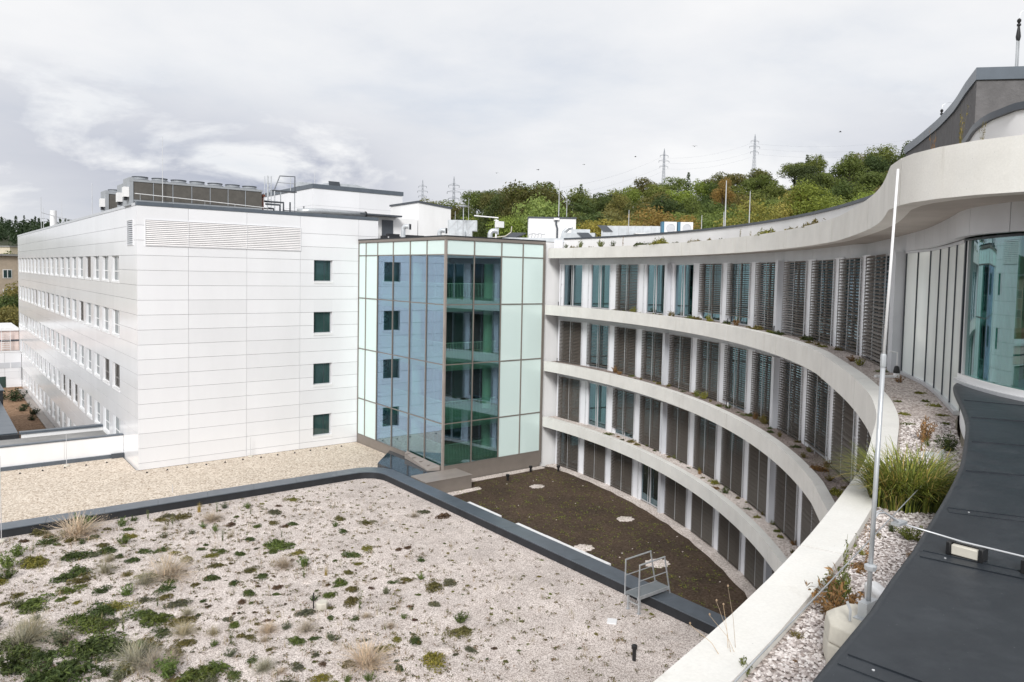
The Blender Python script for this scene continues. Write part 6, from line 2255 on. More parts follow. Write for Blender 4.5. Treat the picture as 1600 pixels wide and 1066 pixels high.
# larger plants of the planted roof: kind, x, y, width
PL= [('dry', 5.32, 39.23, 2.18),
      ('dry', 7.56, 31.96, 1.7),
      ('dry', 11.01, 37.95, 1.0),
      ('greydry', 2.61, 29.08, 1.12),
      ('dry', 3.39, 28.18, 0.83),
      ('dry', 5.43, 24.82, 1.25),
      ('dry', 5.97, 24.75, 0.63),
      ('bush', 2.94, 37.78, 0.86),
      ('bushdark', 2.34, 35.32, 0.8),
      ('matdark', 5.05, 36.32, 1.16),
      ('matdark', 4.17, 33.91, 0.87),
      ('matyel', 3.54, 36.53, 1.2),
      ('mat', 4.23, 32.58, 0.84),
      ('bushgrey', 2.43, 32.1, 0.61),
      ('mat', 2.91, 31.4, 0.67),
      ('matdark', 4.81, 29.9, 1.09),
      ('matgrey', 5.05, 28.9, 0.59),
      ('mat', 4.34, 28.75, 1.15),
      ('matdark', 4.35, 26.62, 1.4),
      ('matdark', 3.08, 26.01, 1.28),
      ('matdark', 2.18, 26.91, 0.82),
      ('mat', 5.93, 28.87, 0.78),
      ('mat', 6.16, 28.12, 1.06),
      ('matdark', 6.18, 26.99, 0.63),
      ('matgrey', 7.28, 29.04, 0.81),
      ('matgrey', 6.36, 30.07, 0.5),
      ('matolive', 6.92, 29.92, 0.57),
      ('bush', 5.9, 31.0, 0.64),
      ('mat', 7.0, 23.44, 0.83),
      ('mat', 6.39, 23.26, 1.27),
      ('matolive', 6.55, 25.83, 0.67),
      ('matolive', 9.5, 31.89, 0.64),
      ('matdark', 6.82, 34.45, 0.64),
      ('matdark', 6.39, 35.28, 0.51),
      ('greydry', 6.02, 35.04, 0.57),
      ('bush', 7.33, 39.43, 0.57),
      ('matolive', 6.63, 39.4, 0.4),
      ('matolive', 9.07, 39.31, 0.58),
      ('matolive', 9.87, 39.13, 0.84),
      ('grassyel', 10.9, 39.6, 0.43),
      ('matyel', 7.26, 37.72, 0.62),
      ('bush', 10.72, 36.26, 0.48),
      ('matolive', 10.48, 30.67, 0.56),
      ('mat', 12.09, 33.13, 0.38),
      ('bushgrey', 5.49, 25.55, 0.86),
      ('bushdark', 1.91, 28.53, 0.86),
      ('matdark', 2.92, 27.42, 0.8),
      ('matolive', 4.88, 26.79, 0.49),
      ('matolive', 6.19, 25.42, 0.54),
      ('bush', 5.76, 40.33, 0.97),
      ('matolive', 4.03, 40.38, 0.94),
      ('matolive', 6.11, 37.18, 0.6),
      ('bush', 7.33, 25.09, 0.33),
      ('matolive', 8.29, 25.27, 0.34),
      ('matolive', 8.52, 24.94, 0.4),
      ('dry', 8.82, 24.45, 0.34),
      ('matyel', 4.22, 31.27, 0.37),
      ('mat', 3.8, 31.9, 0.44),
      ('mat', 12.31, 32.63, 1.21),
      ('bush', 12.44, 29.83, 0.64),
      ('dry', 11.74, 30.24, 0.85),
      ('matyel', 12.75, 31.34, 0.52),
      ('grassyel', 12.77, 28.41, 0.28),
      ('mat', 12.11, 26.55, 0.52),
      ('matdark', 14.51, 29.8, 0.66),
      ('matolive', 13.05, 26.56, 0.56),
      ('matyel', 14.43, 28.75, 0.43),
      ('matolive', 12.5, 25.5, 0.63),
      ('matdark', 12.02, 24.18, 0.36),
      ('matgrey', 10.81, 25.59, 0.73),
      ('dry', 10.23, 24.36, 0.76),
      ('matdark', 10.26, 23.64, 0.34),
      ('dry', 9.14, 25.01, 0.69),
      ('matgrey', 9.05, 22.21, 0.42),
      ('matgrey', 9.82, 22.61, 0.33),
      ('dry', 10.84, 21.04, 1.32),
      ('matyel', 12.71, 19.95, 0.91),
      ('matdark', 12.91, 21.47, 0.51),
      ('matolive', 15.73, 24.78, 0.8),
      ('matolive', 15.22, 26.18, 0.48),
      ('matdark', 14.67, 26.19, 0.37),
      ('matdark', 16.79, 27.59, 0.4),
      ('matolive', 17.16, 33.29, 0.59),
      ('matolive', 16.25, 34.67, 0.68),
      ('matgrey', 20.34, 33.07, 0.62),
      ('dry', 19.53, 32.82, 0.52),
      ('matred', 20.71, 31.9, 0.78),
      ('matgrey', 11.6, 22.55, 0.28),
      ('bush', 13.43, 23.2, 0.3),
      ('dry', 12.74, 22.94, 0.35),
      ('matyel', 9.41, 21.14, 0.61),
      ('bush', 10.51, 20.17, 0.41),
      ('matgrey', 16.49, 24.82, 0.61),
      ('bush', 15.74, 25.84, 0.41),
      ('matred', 17.03, 29.18, 0.38),
      ('matred', 16.61, 29.21, 0.38),
      ('dry', 12.39, 24.09, 0.36),
      ('matdark', 11.28, 24.71, 0.36),
      ('matolive', 8.76, 23.8, 0.28),
      ('dry', 8.56, 22.22, 0.31),
      ('matred', 10.7, 28.35, 0.46),
      ('matdark', 14.03, 35.17, 0.5),
      ('matred', 13.6, 35.05, 0.41),
      ('matolive', 13.33, 35.8, 0.5)]


def plant_mesh(kind, seed):
    rnd = random.Random(seed)
    m = MB()
    if kind == 'mat':                       # low spreading cushion of small shoots
        lob = [(rnd.uniform(-0.5, 0.5), rnd.uniform(-0.4, 0.4), rnd.uniform(0.35, 0.62)) for _ in range(5)] + [(0, 0, 0.6)]
        for _ in range(760):
            x, y, r = rnd.choice(lob)
            a, q = rnd.uniform(0, 6.283), sqrt(rnd.random()) * rnd.uniform(0.75, 1.1)
            px, py = x + r * q * cos(a), y + r * q * sin(a)
            h = 0.40 * max(0.0, 1 - q * q) * (0.55 + 0.45 * sin(px * 9 + seed) * cos(py * 8)) + 0.03
            leafq(m, (px, py, h * rnd.uniform(0.6, 1.15)), (rnd.gauss(0, 0.6), rnd.gauss(0, 0.6), 0.8), rnd.uniform(0.035, 0.07), rnd, 1.7)
        return m.mesh('shoots', M['leaf_low'])
    if kind == 'bush':
        for _ in range(26):
            a, q = rnd.uniform(0, 6.283), rnd.uniform(0.1, 0.8)
            tip = Vector((q * cos(a), q * sin(a), rnd.uniform(0.45, 1.0) * (1.1 - 0.5 * q)))
            base = Vector((0.12 * cos(a), 0.12 * sin(a), 0))
            for k in range(22):
                f = rnd.uniform(0.15, 1.0)
                p = base.lerp(tip, f) + Vector((rnd.gauss(0, 0.05), rnd.gauss(0, 0.05), rnd.gauss(0, 0.03)))
                leafq(m, p, (rnd.gauss(0, 0.8), rnd.gauss(0, 0.8), 0.6), rnd.uniform(0.03, 0.065), rnd, 1.8)
        return m.mesh('leaves', M['leaf_low'])
    if kind == 'dry':
        for _ in range(330):
            a, q = rnd.gauss(seed, 2.0), rnd.uniform(0.05, 1.0) ** 0.8
            q *= 1.25
            tip = Vector((q * cos(a), q * sin(a), rnd.uniform(0.12, 1.0) * (1.15 - 0.55 * q)))
            base = Vector((rnd.gauss(0, 0.10), rnd.gauss(0, 0.10), 0))
            mid = base.lerp(tip, 0.55) + Vector((rnd.gauss(0, 0.05), rnd.gauss(0, 0.05), 0.05))
            s = Vector((-sin(a), cos(a), 0)) * 0.008
            m.add([tuple(base - s), tuple(base + s), tuple(mid + s * 0.8), tuple(mid - s * 0.8), tuple(tip)], [(0, 1, 2, 3), (3, 2, 4)])
            if rnd.random() < 0.6:
                leafq(m, tip, (rnd.gauss(0, 1), rnd.gauss(0, 1), 0.5), 0.016, rnd, 1.3)
            for _k in range(2):
                p = mid.lerp(tip, rnd.random())
                e = p + Vector((rnd.gauss(0, 0.09), rnd.gauss(0, 0.09), rnd.uniform(0.02, 0.12)))
                m.add([tuple(p - s * 0.5), tuple(p + s * 0.5), tuple(e)], [(0, 1, 2)])
        return m.mesh('twigs', M['twig'])
    if kind == 'grass':
        for _ in range(110):
            blade(m, (rnd.gauss(0, 0.12), rnd.gauss(0, 0.12), 0), rnd.uniform(0, 6.283), rnd.uniform(0.55, 1.0), rnd.uniform(0.15, 0.6), 0.018, rnd, 3)
        return m.mesh('blades', M['blade'])
    if kind == 'weed':
        for k in range(5):
            a = rnd.uniform(0, 6.283)
            top = Vector((rnd.gauss(0, 0.16), rnd.gauss(0, 0.16), rnd.uniform(0.6, 1.0)))
            m.tube([(0.03 * cos(a), 0.03 * sin(a), 0), tuple(top * 0.5 + Vector((0.03, 0, 0))), tuple(top)], [0.010, 0.008, 0.004], 4)
            for q in range(16):
                f = rnd.uniform(0.08, 1.0)
                b = rnd.uniform(0, 6.283)
                p = top * f + Vector((cos(b), sin(b), 0)) * 0.06
                leafq(m, p, (cos(b) * 0.5, sin(b) * 0.5, 0.7), rnd.uniform(0.03, 0.06) * (1.2 - 0.5 * f), rnd, 2.0, 0)
        return m.mesh('stems', M['leaf_low'])


def blade(m, base, az, L, lean, w, rnd, seg=4):
    """one arching grass blade"""
    b = Vector(base)
    d = Vector((cos(az), sin(az), 0))
    s = Vector((-sin(az), cos(az), 0))
    pts = []
    for k in range(seg + 1):
        t = k / seg
        pts.append(b + d * (lean * L * t ** 1.8) + Vector((0, 0, L * (t - 0.55 * lean * t ** 2.6))))
    vs, fs = [], []
    for k, p in enumerate(pts):
        ww = w * (1 - (k / seg) ** 1.6) * 0.5 + 0.0006
        vs += [tuple(p - s * ww), tuple(p + s * ww)]
    for k in range(seg):
        fs.append((2 * k, 2 * k + 1, 2 * k + 3, 2 * k + 2))
    m.add(vs, fs)


VAR = {k: [plant_mesh(k, 10 * i + 3) for i in range(n)] for k, n in (('mat', 6), ('bush', 4), ('dry', 4), ('grass', 2), ('weed', 3))}
PCOL = {  # kind -> mesh, colour, name, words, height share
    'dry': ('dry', (0.46, 0.395, 0.33), 'dry_shrub', 'dry beige twiggy shrub', 0.50),
    'greydry': ('dry', (0.36, 0.33, 0.25), 'dry_shrub', 'dry grey green twiggy shrub', 0.6),
    'bush': ('bush', (0.115, 0.165, 0.045), 'leafy_shrub', 'fresh green leafy shrub', 0.6),
    'bushdark': ('bush', (0.065, 0.092, 0.028), 'leafy_shrub', 'dark green leafy shrub', 0.5),
    'bushgrey': ('bush', (0.12, 0.135, 0.085), 'leafy_shrub', 'grey green leafy shrub', 0.5),
    'mat': ('mat', (0.095, 0.130, 0.032), 'sedum_mat', 'green sedum mat', 0.5),
    'matdark': ('mat', (0.060, 0.088, 0.026), 'sedum_mat', 'dark green sedum mat', 0.5),
    'matyel': ('mat', (0.175, 0.165, 0.038), 'sedum_mat', 'yellowish sedum mat', 0.45),
    'matgrey': ('mat', (0.110, 0.112, 0.072), 'sedum_mat', 'grey green sedum mat', 0.42),
    'matolive': ('mat', (0.125, 0.112, 0.040), 'sedum_mat', 'olive sedum mat', 0.45),
    'matred': ('mat', (0.105, 0.068, 0.045), 'sedum_mat', 'reddish brown sedum mat', 0.5),
    'weed': ('weed', (0.10, 0.125, 0.045), 'tall_weed', 'tall thin stemmed weed', 1.0),
    'grassyel': ('grass', (0.42, 0.33, 0.10), 'grass_tuft', 'straw yellow grass tuft', 1.3),
}
MARKS = [((11.41, 25.7), 'the ballast block'), ((21.2, 18.8), 'the walk-over bridge'), ((18.0, 16.3), 'the black vent pipe'), ((2.5, 40.6), 'the parapet at the left edge'), ((7.5, 40.7), 'the dark parapet on the left'),
         ((13.5, 40.7), 'the middle of the long dark parapet'), ((20.6, 39.8), 'the rounded parapet corner'), ((21.4, 32), 'the parapet before the soil roof'), ((7.56, 31.96), 'the big dry shrub left of centre'),
         ((4.35, 26.62), 'the largest dark green mat'), ((5.3, 24.6), 'the twiggy shrub at the bottom edge'), ((2.0, 35.0), 'the left picture edge'), ((10.84, 21.04), 'the wide dry shrub at bottom centre'), ((2.6, 29.0), 'the grey shrub at the left edge'), ((12.3, 32.6), 'the bright mid-roof mat'), ((16, 25.2), 'the mid-roof olive patch')]


def roof_plants():
    rnd = random.Random(5)
    labels = {}
    placed = []
    extra = []
    while len(extra) < 150:
        x, y = rnd.uniform(0.8, 16.5), rnd.uniform(19.5, 40)
        u = (x * AX - y * AY) / (x * AY + y * AX)
        if u < -0.70 or rnd.random() < max(0.0, (x - 8) / 10) or any(hypot(x - q[1], y - q[2]) < 0.55 for q in PL + extra):
            continue
        extra.append((rnd.choice(['mat', 'matdark', 'matdark', 'matolive', 'matyel', 'matgrey', 'bush', 'greydry', 'bushdark', 'matred', 'matolive', 'bushgrey', 'weed', 'weed']), x, y, rnd.uniform(0.35, 0.95) * (1.0 if x < 7 else 0.75)))
    extra += [('greydry', 2.3, 28.6, 1.5), ('bushdark', 1.9, 27.1, 1.4), ('matdark', 3.0, 25.6, 1.7), ('greydry', 5.0, 25.3, 1.2), ('bush', 5.7, 24.0, 0.9), ('matdark', 4.3, 27.2, 1.6), ('bushgrey', 3.4, 28.1, 1.1),
              ('bushdark', 2.6, 26.2, 1.2), ('matolive', 5.6, 26.4, 0.9), ('bush', 2.5, 36.6, 0.9), ('matyel', 3.4, 36.4, 1.0), ('bushgrey', 1.6, 30.5, 0.9), ('mat', 4.0, 29.6, 1.0)]
    for i, (k, x, y, w) in enumerate(PL + extra):
        mesh, c, name, words, hs = PCOL[k]
        big = 'large ' if w > 0.95 else ('small ' if w < 0.45 else '')
        mk = min(MARKS, key=lambda q: hypot(q[0][0] - x, q[0][1] - y) + (9 if hypot(q[0][0] - x, q[0][1] - y) < 0.3 else 0))
        dx, dy = cw(1, 0)
        side = (x - mk[0][0]) * AX - (y - mk[0][1]) * AY
        depth = (x - mk[0][0]) * AY + (y - mk[0][1]) * AX
        rel = ('right of' if side > 0 else 'left of') if abs(side) > abs(depth) else ('behind' if depth > 0 else 'in front of')
        lab = f'{big}{words} {rel} {mk[1]}'
        if lab in labels:
            near = min(placed, key=lambda q: hypot(q[0] - x, q[1] - y))
            lab = f'{big}{words} next to a {near[2]}, {rel} {mk[1]}'
        if len(lab.split()) > 16:
            lab = ' '.join(lab.split()[:16])
        labels[lab] = 1
        placed.append((x, y, words))
        t = thing(name, lab, 'shrub' if 'shrub' in name else ('grass' if 'grass' in name else 'plant'), (x, y, Z_GRAV - 0.01), words + 's on the planted roof', rnd.uniform(0, 6.28))
        r = w * 0.74 * rnd.uniform(0.95, 1.1)
        o = link('foliage', rnd.choice(VAR[mesh]), t, scale=(r * rnd.uniform(0.9, 1.15), r * rnd.uniform(0.8, 1.0), w * hs * 1.35 * rnd.uniform(0.8, 1.15)))
        f = rnd.uniform(0.85, 1.2)
        g_ = rnd.uniform(0.95, 1.06)
        o.color = (c[0] * f * g_, c[1] * f, c[2] * f / g_, 1)
    # small round sedum cushions all over the gravel
    cols = [((0.165, 0.165, 0.035), 'yellow green'), ((0.085, 0.105, 0.030), 'green'), ((0.115, 0.098, 0.036), 'olive'), ((0.085, 0.058, 0.036), 'brownish'), ((0.075, 0.085, 0.05), 'grey green')]
    n = 0
    while n < 290:
        x, y = rnd.uniform(5.0, 21.2), rnd.uniform(16.5, 40.3)
        u = (x * AX - y * AY) / (x * AY + y * AX)
        if u < -0.72 or u > 0.30:
            continue
        right = x > 15 or y > 34
        c, word = rnd.choice(cols[:1] * 3 + cols[:3]) if right else rnd.choice(cols[1:])
        w = rnd.uniform(0.13, 0.27) if right else rnd.uniform(0.14, 0.36)
        mk = min(MARKS, key=lambda q: hypot(q[0][0] - x, q[0][1] - y))
        side = (x - mk[0][0]) * AX - (y - mk[0][1]) * AY
        depth = (x - mk[0][0]) * AY + (y - mk[0][1]) * AX
        rel = ('right of' if side > 0 else 'left of') if abs(side) > abs(depth) else ('behind' if depth > 0 else 'in front of')
        size = 'tiny' if w < 0.19 else ('small' if w < 0.27 else 'medium')
        o = link('sedum_cushion', rnd.choice(VAR['mat']), None, (x, y, Z_GRAV - 0.01), rnd.uniform(0, 6.28), (w * 0.55, w * 0.5, w * 0.55))
        o.color = (*[q * rnd.uniform(0.85, 1.2) for q in c], 1)
        tag(o, f'{size} {word} sedum cushion {rel} {mk[1]}', 'plant', f'{word} sedum cushions on the planted roof')
        n += 1
    # scattered wisps nobody could count
    m = MB()
    for _ in range(4000):
        x, y = rnd.uniform(-2, 21.3), rnd.uniform(14, 40.5)
        u = (x * AX - y * AY) / (x * AY + y * AX)
        if u < -0.75 or u > 0.33:
            continue
        dens = 1.0 if x < 13 else max(0.25, 1 - (x - 13) / 9)
        if rnd.random() > dens:
            continue
        for q in range(rnd.randint(4, 16)):
            leafq(m, (x + rnd.gauss(0, 0.06), y + rnd.gauss(0, 0.06), Z_GRAV + rnd.uniform(0.005, 0.05)), (rnd.gauss(0, 0.6), rnd.gauss(0, 0.6), 1), rnd.uniform(0.016, 0.042), rnd, 1.5)
    tag(m.build('sparse_seedlings', cover_mat()), 'sparse tiny seedlings and litter scattered over the pinkish gravel', 'ground cover', None, 'stuff')
    m = MB()
    for _ in range(900):
        x, y = rnd.uniform(-2, 19), rnd.uniform(15, 40)
        u = (x * AX - y * AY) / (x * AY + y * AX)
        if u < -0.75 or u > 0.2 or (x > 14 and rnd.random() < 0.65):
            continue
        for q in range(rnd.randint(4, 9)):
            az = rnd.uniform(0, 6.283)
            blade(m, (x + rnd.gauss(0, 0.05), y + rnd.gauss(0, 0.05), Z_GRAV), az, rnd.uniform(0.10, 0.34), rnd.uniform(0.1, 0.5), 0.010, rnd, 2)
    tag(m.build('dry_stalks', cover_mat('stalks')), 'thin dry stalks standing among the sedum on the planted roof', 'grass', None, 'stuff')
    # sprouting soil roof
    m = MB()
    c = cw(CCX, CCY)
    k = 0
    while k < 900:
        x, y = rnd.uniform(22.6, 33), rnd.uniform(15, 37.3)
        if hypot(x - c[0], y - c[1]) > 36.3:
            continue
        k += 1
        big = rnd.random() < 0.18
        for q in range(rnd.randint(10, 20) if big else rnd.randint(2, 6)):
            s = 0.10 if big else 0.05
            leafq(m, (x + rnd.gauss(0, s), y + rnd.gauss(0, s), -12.855 + rnd.uniform(0.0, 0.05)), (rnd.gauss(0, 0.5), rnd.gauss(0, 0.5), 1), rnd.uniform(0.015, 0.034), rnd, 1.4)
    tag(m.build('sprouting_sedum', cover_mat('sprout')), 'small yellow green sedum sprouts scattered over the dark soil roof', 'ground cover', None, 'stuff')
    m = MB()
    for _ in range(70):
        x, y = rnd.uniform(22.6, 33), rnd.uniform(15, 37.3)
        if hypot(x - c[0], y - c[1]) > 36.3:
            continue
        s = rnd.uniform(0.02, 0.05)
        m.obox((x, y, -12.87), (s * 1.3, rnd.uniform(-0.01, 0.01), 0), (0, s, 0), (0, 0, s * 0.8))
    tag(m.build('soil_stones', M['gravel_strip']), 'pale little stones scattered on the dark soil', 'stones', None, 'stuff')
    # courtyard shrubs at the far left
    for i, (x, y, w, h, lab) in enumerate(((8.6, 106.5, 3.4, 1.7, 'wide dark green juniper in the far corner of the tan courtyard bed'), (7.0, 108.5, 2.6, 1.4, 'dark juniper beside the widest one in the courtyard bed'), (9.0, 101.5, 1.4, 0.7, 'small dark shrub nearest the widest juniper'), (8.4, 99.0, 1.6, 0.7, 'small dark shrub in the middle of the courtyard bed'), (9.1, 96.0, 1.9, 0.9, 'dark shrub nearest the long white wing'), (8.7, 92.5, 1.2, 0.7, 'lone dark shrub nearest the viewer in the courtyard bed'))):
        t = thing('juniper_shrub', lab, 'shrub', (x, y, -16.42), 'junipers in the courtyard bed', i)
        o = link('foliage', VAR['bush'][i % 4], t, scale=(w * 0.6, w * 0.55, h))
        o.color = (0.030, 0.052, 0.022, 1)


def cover_mat(kind='seed'):
    m, nt, out = new_mat({'seed': 'seedlings', 'stalks': 'dry_stalks', 'sprout': 'sedum_sprouts'}[kind])
    g = nd(nt, 'ShaderNodeNewGeometry')
    if kind == 'seed':
        st = [(0, (0.05, 0.045, 0.03)), (0.25, (0.09, 0.10, 0.035)), (0.5, (0.15, 0.14, 0.04)), (0.75, (0.14, 0.085, 0.05)), (1, (0.30, 0.22, 0.15))]
    elif kind == 'stalks':
        st = [(0, (0.35, 0.26, 0.17)), (0.4, (0.42, 0.33, 0.22)), (0.7, (0.20, 0.21, 0.08)), (1, (0.24, 0.12, 0.08))]
    else:
        st = [(0, (0.10, 0.13, 0.025)), (0.5, (0.19, 0.20, 0.035)), (0.85, (0.15, 0.22, 0.04)), (1, (0.30, 0.18, 0.06))]
    bsdf_(nt, out, ramp_(nt, g.outputs['Random Per Island'], st), 0.8, 0, 0.2)
    return m


roof_plants()


def terrace_plants():
    rnd = random.Random(17)
    cols = {'green': (0.115, 0.135, 0.03), 'olive': (0.15, 0.125, 0.04), 'rusty': (0.23, 0.135, 0.06), 'yellow green': (0.20, 0.20, 0.04), 'dark green': (0.06, 0.08, 0.025)}
    ends = ['next to the tower', 'below the left windows', 'below the middle windows', 'toward the bend', 'at the bend']

    def place(th, R, z, w, col, hs, ledge, mesh='mat', extra=''):
        x, y = pol(th, R)
        seg = ends[min(4, max(0, int((36 - th) / 9.5)))]
        size = 'tiny' if w < 0.3 else ('small' if w < 0.55 else 'broad')
        w *= 1.5 if ledge == 'roof' else 1.3
        t = thing('ledge_plant', f'{size} {col} {extra}sedum tuft on the {ledge} ledge {seg}', 'plant', (x, y, z - 0.01), f'sedum tufts on the {ledge} ledge', rnd.uniform(0, 6.28))
        o = link('foliage', rnd.choice(VAR[mesh]), t, scale=(w * 0.5, w * 0.42, w * hs))
        c = cols[col]
        f = rnd.uniform(0.85, 1.2)
        o.color = (c[0] * f, c[1] * f, c[2] * f, 1)
    # roof edge planting, showing above the top band
    for th, w, col, hs, mesh in ((34.6, .3, 'dark green', .8, 'bush'), (33.4, .5, 'olive', .5, 'mat'), (32.3, .5, 'green', .6, 'bush'), (30.6, .35, 'olive', .5, 'mat'), (29.0, .5, 'green', .7, 'bush'), (27.0, .4, 'dark green', .6, 'bush'), (25.4, .45, 'rusty', .8, 'weed'),
                                 (22.2, .8, 'dark green', .4, 'mat'), (20.6, .6, 'green', .45, 'mat'), (19.4, 1.1, 'yellow green', .45, 'mat'), (16.9, .4, 'dark green', .5, 'mat'), (13.6, .6, 'olive', .4, 'mat'), (11.4, .4, 'olive', .6, 'mat'), (9.3, .3, 'dark green', .6, 'mat'),
                                 (2.2, .9, 'yellow green', .42, 'mat'), (-2.3, .6, 'olive', .4, 'mat'), (-5.9, .8, 'olive', .45, 'mat'), (-4.0, .3, 'olive', .6, 'mat'), (6.5, .3, 'olive', .9, 'weed'), (4.8, .25, 'olive', .9, 'weed')):
        place(th, 36.80, 1.655, w, col, hs * 1.3, 'roof', mesh)
    for k, (z, ledge, num) in enumerate(((-2.1, 'top', 30), (-5.84, 'second', 32), (-9.58, 'lowest', 36))):
        for i in range(num):
            th = 27 - (27 + (10 if k == 0 else 14)) * (i + rnd.uniform(-0.3, 0.3)) / num
            place(th, 36.95 + rnd.uniform(-0.25, 0.3), z, rnd.choice((0.22, 0.3, 0.35, 0.45, 0.6)), rnd.choice(['green', 'olive', 'olive', 'rusty', 'dark green', 'yellow green']), rnd.uniform(0.4, 0.75), ledge, rnd.choice(('mat', 'mat', 'bush')))
    # near terrace: cushions, dead shrubs, weeds
    near = [(13.44, 5.57, .28, 'yellow green', 'mat', .5, 'green cushion at the foot of the curtained panes'), (14.72, 6.37, .26, 'yellow green', 'mat', .5, 'farthest green cushion along the curtained panes'), (13.8, 5.87, .24, 'green', 'mat', .5, 'green cushion between two others by the curtained panes'),
            (13.35, 6.14, .2, 'green', 'mat', .5, 'small cushion in the middle of the terrace gravel'), (12.18, 5.47, .26, 'yellow green', 'mat', .45, 'cushion in mid terrace left of the pane sills'), (11.34, 5.05, .24, 'green', 'mat', .45, 'cushion in mid terrace behind the withered shrub'),
            (12.59, 5.09, .22, 'yellow green', 'mat', .45, 'small cushion close to the white upstand'), (11.84, 4.73, .26, 'green', 'mat', .45, 'cushion nearest the white upstand'), (10.34, 4.38, .36, 'rusty', 'bush', 1.1, 'withered rusty shrub behind the big grass clump'),
            (10.1, 4.25, .26, 'green', 'grass', .6, 'short green grass tuft behind the big clump'), (10.0, 3.95, .52, 'dark green', 'bush', .5, 'dark green leafy plant right behind the big grass clump'), (9.6, 4.1, .3, 'rusty', 'weed', 1.6, 'thin reddish weed stalks behind the big grass clump'),
            (6.35, 2.92, .22, 'dark green', 'grass', .7, 'dark green grass tuft below the big clump'), (6.28, 2.72, .34, 'green', 'bush', .5, 'green leafy plant with dry leaves below the big clump'), (5.95, 2.52, .30, 'rusty', 'mat', .35, 'dry orange leaf litter beside the dark roof edge'),
            (5.36, 2.66, .34, 'rusty', 'mat', .35, 'dark brown withered cushion left of the lightning pole'), (5.38, 2.64, .26, 'rusty', 'weed', 1.5, 'tall bare brown stalk left of the lightning pole'), (4.42, 2.36, .46, 'rusty', 'bush', .75, 'orange brown withered shrub left of the ballast block'),
            (4.84, 2.52, .40, 'green', 'weed', 1.05, 'tall green weed behind the withered orange shrub'), (4.78, 2.55, .20, 'green', 'grass', .75, 'fresh green grass tuft by the withered orange shrub'), (4.62, 2.46, .34, 'green', 'bush', .8, 'green leafy weed between coping and orange shrub'),
            (3.38, 2.28, .16, 'green', 'bush', .7, 'green sprout at the bottom picture edge by the coping'), (15.9, 7.3, .3, 'rusty', 'bush', .6, 'rusty shrub near the grey steel post'), (16.6, 7.9, .34, 'olive', 'mat', .5, 'olive cushion near the grey steel post'), (18.2, 9.3, .5, 'yellow green', 'bush', .45, 'yellow green tuft below the last blind'),
            (18.9, 9.9, .4, 'rusty', 'bush', .5, 'rusty tuft below the last blinds'), (17.4, 8.4, .35, 'green', 'mat', .5, 'green mat left of the grey steel post'), (6.15, 2.93, .2, 'olive', 'mat', .4, 'olive cushion at the inner edge of the coping'), (5.62, 2.80, .12, 'yellow green', 'bush', .6, 'tiny yellow sprout at the coping edge'),
            (5.75, 2.35, .14, 'rusty', 'mat', .3, 'bit of orange litter above the ballast block'), (4.0, 2.35, .12, 'olive', 'bush', .5, 'tiny sprout in front of the ballast block'), (3.75, 2.2, .10, 'rusty', 'mat', .3, 'tiny brown cushion near the bottom edge')]
    for (x, y, w, col, mesh, hs, lab) in near:
        t = thing('terrace_plant', lab, 'plant', (x, y, -2.105), 'plants in the near terrace gravel', rnd.uniform(0, 6.28))
        o = link('foliage', rnd.choice(VAR[mesh]), t, scale=(w * 0.5, w * 0.48, w * hs))
        c = cols[col]
        f = rnd.uniform(0.9, 1.15)
        o.color = (c[0] * f, c[1] * f, c[2] * f, 1)
    # bleached seed stalks leaning over the coping
    t = thing('seed_stalks', 'bleached seed stalks leaning in front of the pale coping at the bottom', 'plant', (3.45, 2.40, -2.1))
    st = MB()
    for (dx, dy, h, lean) in ((0.0, 0.0, 0.34, -0.10), (0.03, -0.02, 0.26, -0.17), (-0.05, 0.01, 0.22, -0.2), (0.06, 0.02, 0.40, -0.06), (0.02, 0.04, 0.30, -0.04)):
        e = Vector((dx + lean * AX, dy - lean * AY, h))
        st.tube([(dx, dy, 0), (dx + lean * 0.4 * AX, dy - lean * 0.4 * AY, h * 0.55), tuple(e)], [0.0018, 0.0014, 0.0009], 4)
        MB().lathe([(0.0012, 0), (0.0048, 0.003), (0.006, 0.009), (0.002, 0.014)], 7, tuple(e)).build('seed_head', M['twig'], t).color = (0.30, 0.22, 0.15, 1)
    o = st.build('stalks', M['twig'], t)
    o.color = (0.42, 0.33, 0.24, 1)
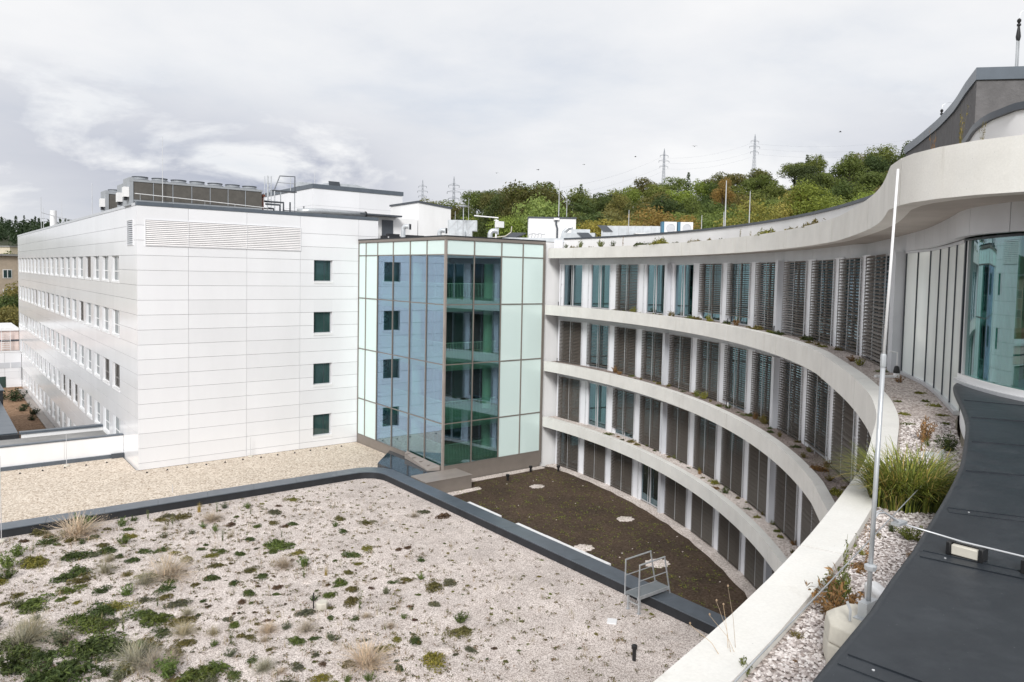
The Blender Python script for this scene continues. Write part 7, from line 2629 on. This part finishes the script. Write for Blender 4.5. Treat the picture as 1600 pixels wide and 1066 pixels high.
    # roof edge weeds near the right corner
    for (px, py, w, mesh, col, hs, lab) in ((5.62, 9.65, .42, 'weed', 'olive', 1.5, 'wispy weed against the white upstand at the right edge'), (5.72, 9.35, .3, 'weed', 'olive', 1.4, 'thin weed at the far right of the roof ledge'), (5.85, 10.15, .25, 'grass', 'rusty', 1.3, 'reddish green pointed leaf on the roof ledge'),
                                            (6.0, 10.5, .22, 'bush', 'rusty', .8, 'small reddish sprout on the roof ledge'), (6.4, 11.4, .4, 'bush', 'yellow green', .55, 'yellowish tuft on the roof ledge by the overflow pipe'), (6.75, 12.3, .45, 'weed', 'rusty', 1.9, 'bare reddish stalks in front of the dark plaster wall'), (7.2, 13.2, .4, 'weed', 'rusty', 1.4, 'low bare stalks in front of the dark plaster wall'), (8.6, 16.9, .6, 'bush', 'olive', .9, 'dry orange tuft where the roof ledge turns')):
        x, y = cw(px, py)
        t = thing('roof_ledge_weed', lab, 'plant', (x, y, 1.6), 'weeds on the near roof ledge', rnd.uniform(0, 6.28))
        o = link('foliage', rnd.choice(VAR[mesh]), t, scale=(w * 0.5, w * 0.5, w * hs))
        o.color = (*cols[col], 1)


terrace_plants()


def grass_clump():
    rnd = random.Random(2)
    t = thing('grass_clump', 'big arching clump of green and yellow ornamental grass on the near terrace', 'grass', (7.28, 3.22, -2.1))
    for name, n, col, L0, L1 in (('green_blades', 1150, (0.18, 0.215, 0.046), 0.35, 0.72), ('dry_blades', 380, (0.46, 0.36, 0.13), 0.28, 0.68), ('dark_blades', 480, (0.050, 0.070, 0.018), 0.25, 0.55)):
        m = MB()
        for _ in range(n):
            a = rnd.uniform(0, 6.283)
            r = 0.30 * sqrt(rnd.random())
            az = a + rnd.gauss(0, 0.7)
            blade(m, (r * cos(a) * 1.25, r * sin(a), 0), az, rnd.uniform(L0, L1), rnd.uniform(0.35, 1.0), rnd.uniform(0.007, 0.014), rnd, 6)
        o = m.build(name, M['blade'], t)
        o.color = (*col, 1)


grass_clump()


# labels that came out alike are told apart by their order from left to right
def tell_apart():
    by = {}
    for o in COL.objects:
        if o.parent is None and o.get('label'):
            by.setdefault(o['label'], []).append(o)
    names = ['leftmost', 'second from left', 'third from left', 'fourth from left', 'fifth from left', 'sixth from left', 'seventh from left', 'eighth from left', 'ninth from left', 'tenth from left', 'eleventh from left', 'twelfth from left']
    for lab, os_ in by.items():
        if len(os_) < 2:
            continue
        os_.sort(key=lambda o: (o.location.x * AX - o.location.y * AY) / max(0.1, o.location.x * AY + o.location.y * AX))
        for i, o in enumerate(os_):
            nm = 'rightmost' if i == len(os_) - 1 else names[min(i, 11)]
            words = lab.split()
            o['label'] = ' '.join(words[:16 - len(nm.split())] if len(words) + len(nm.split()) > 16 else words) + ', ' + nm


tell_apart()
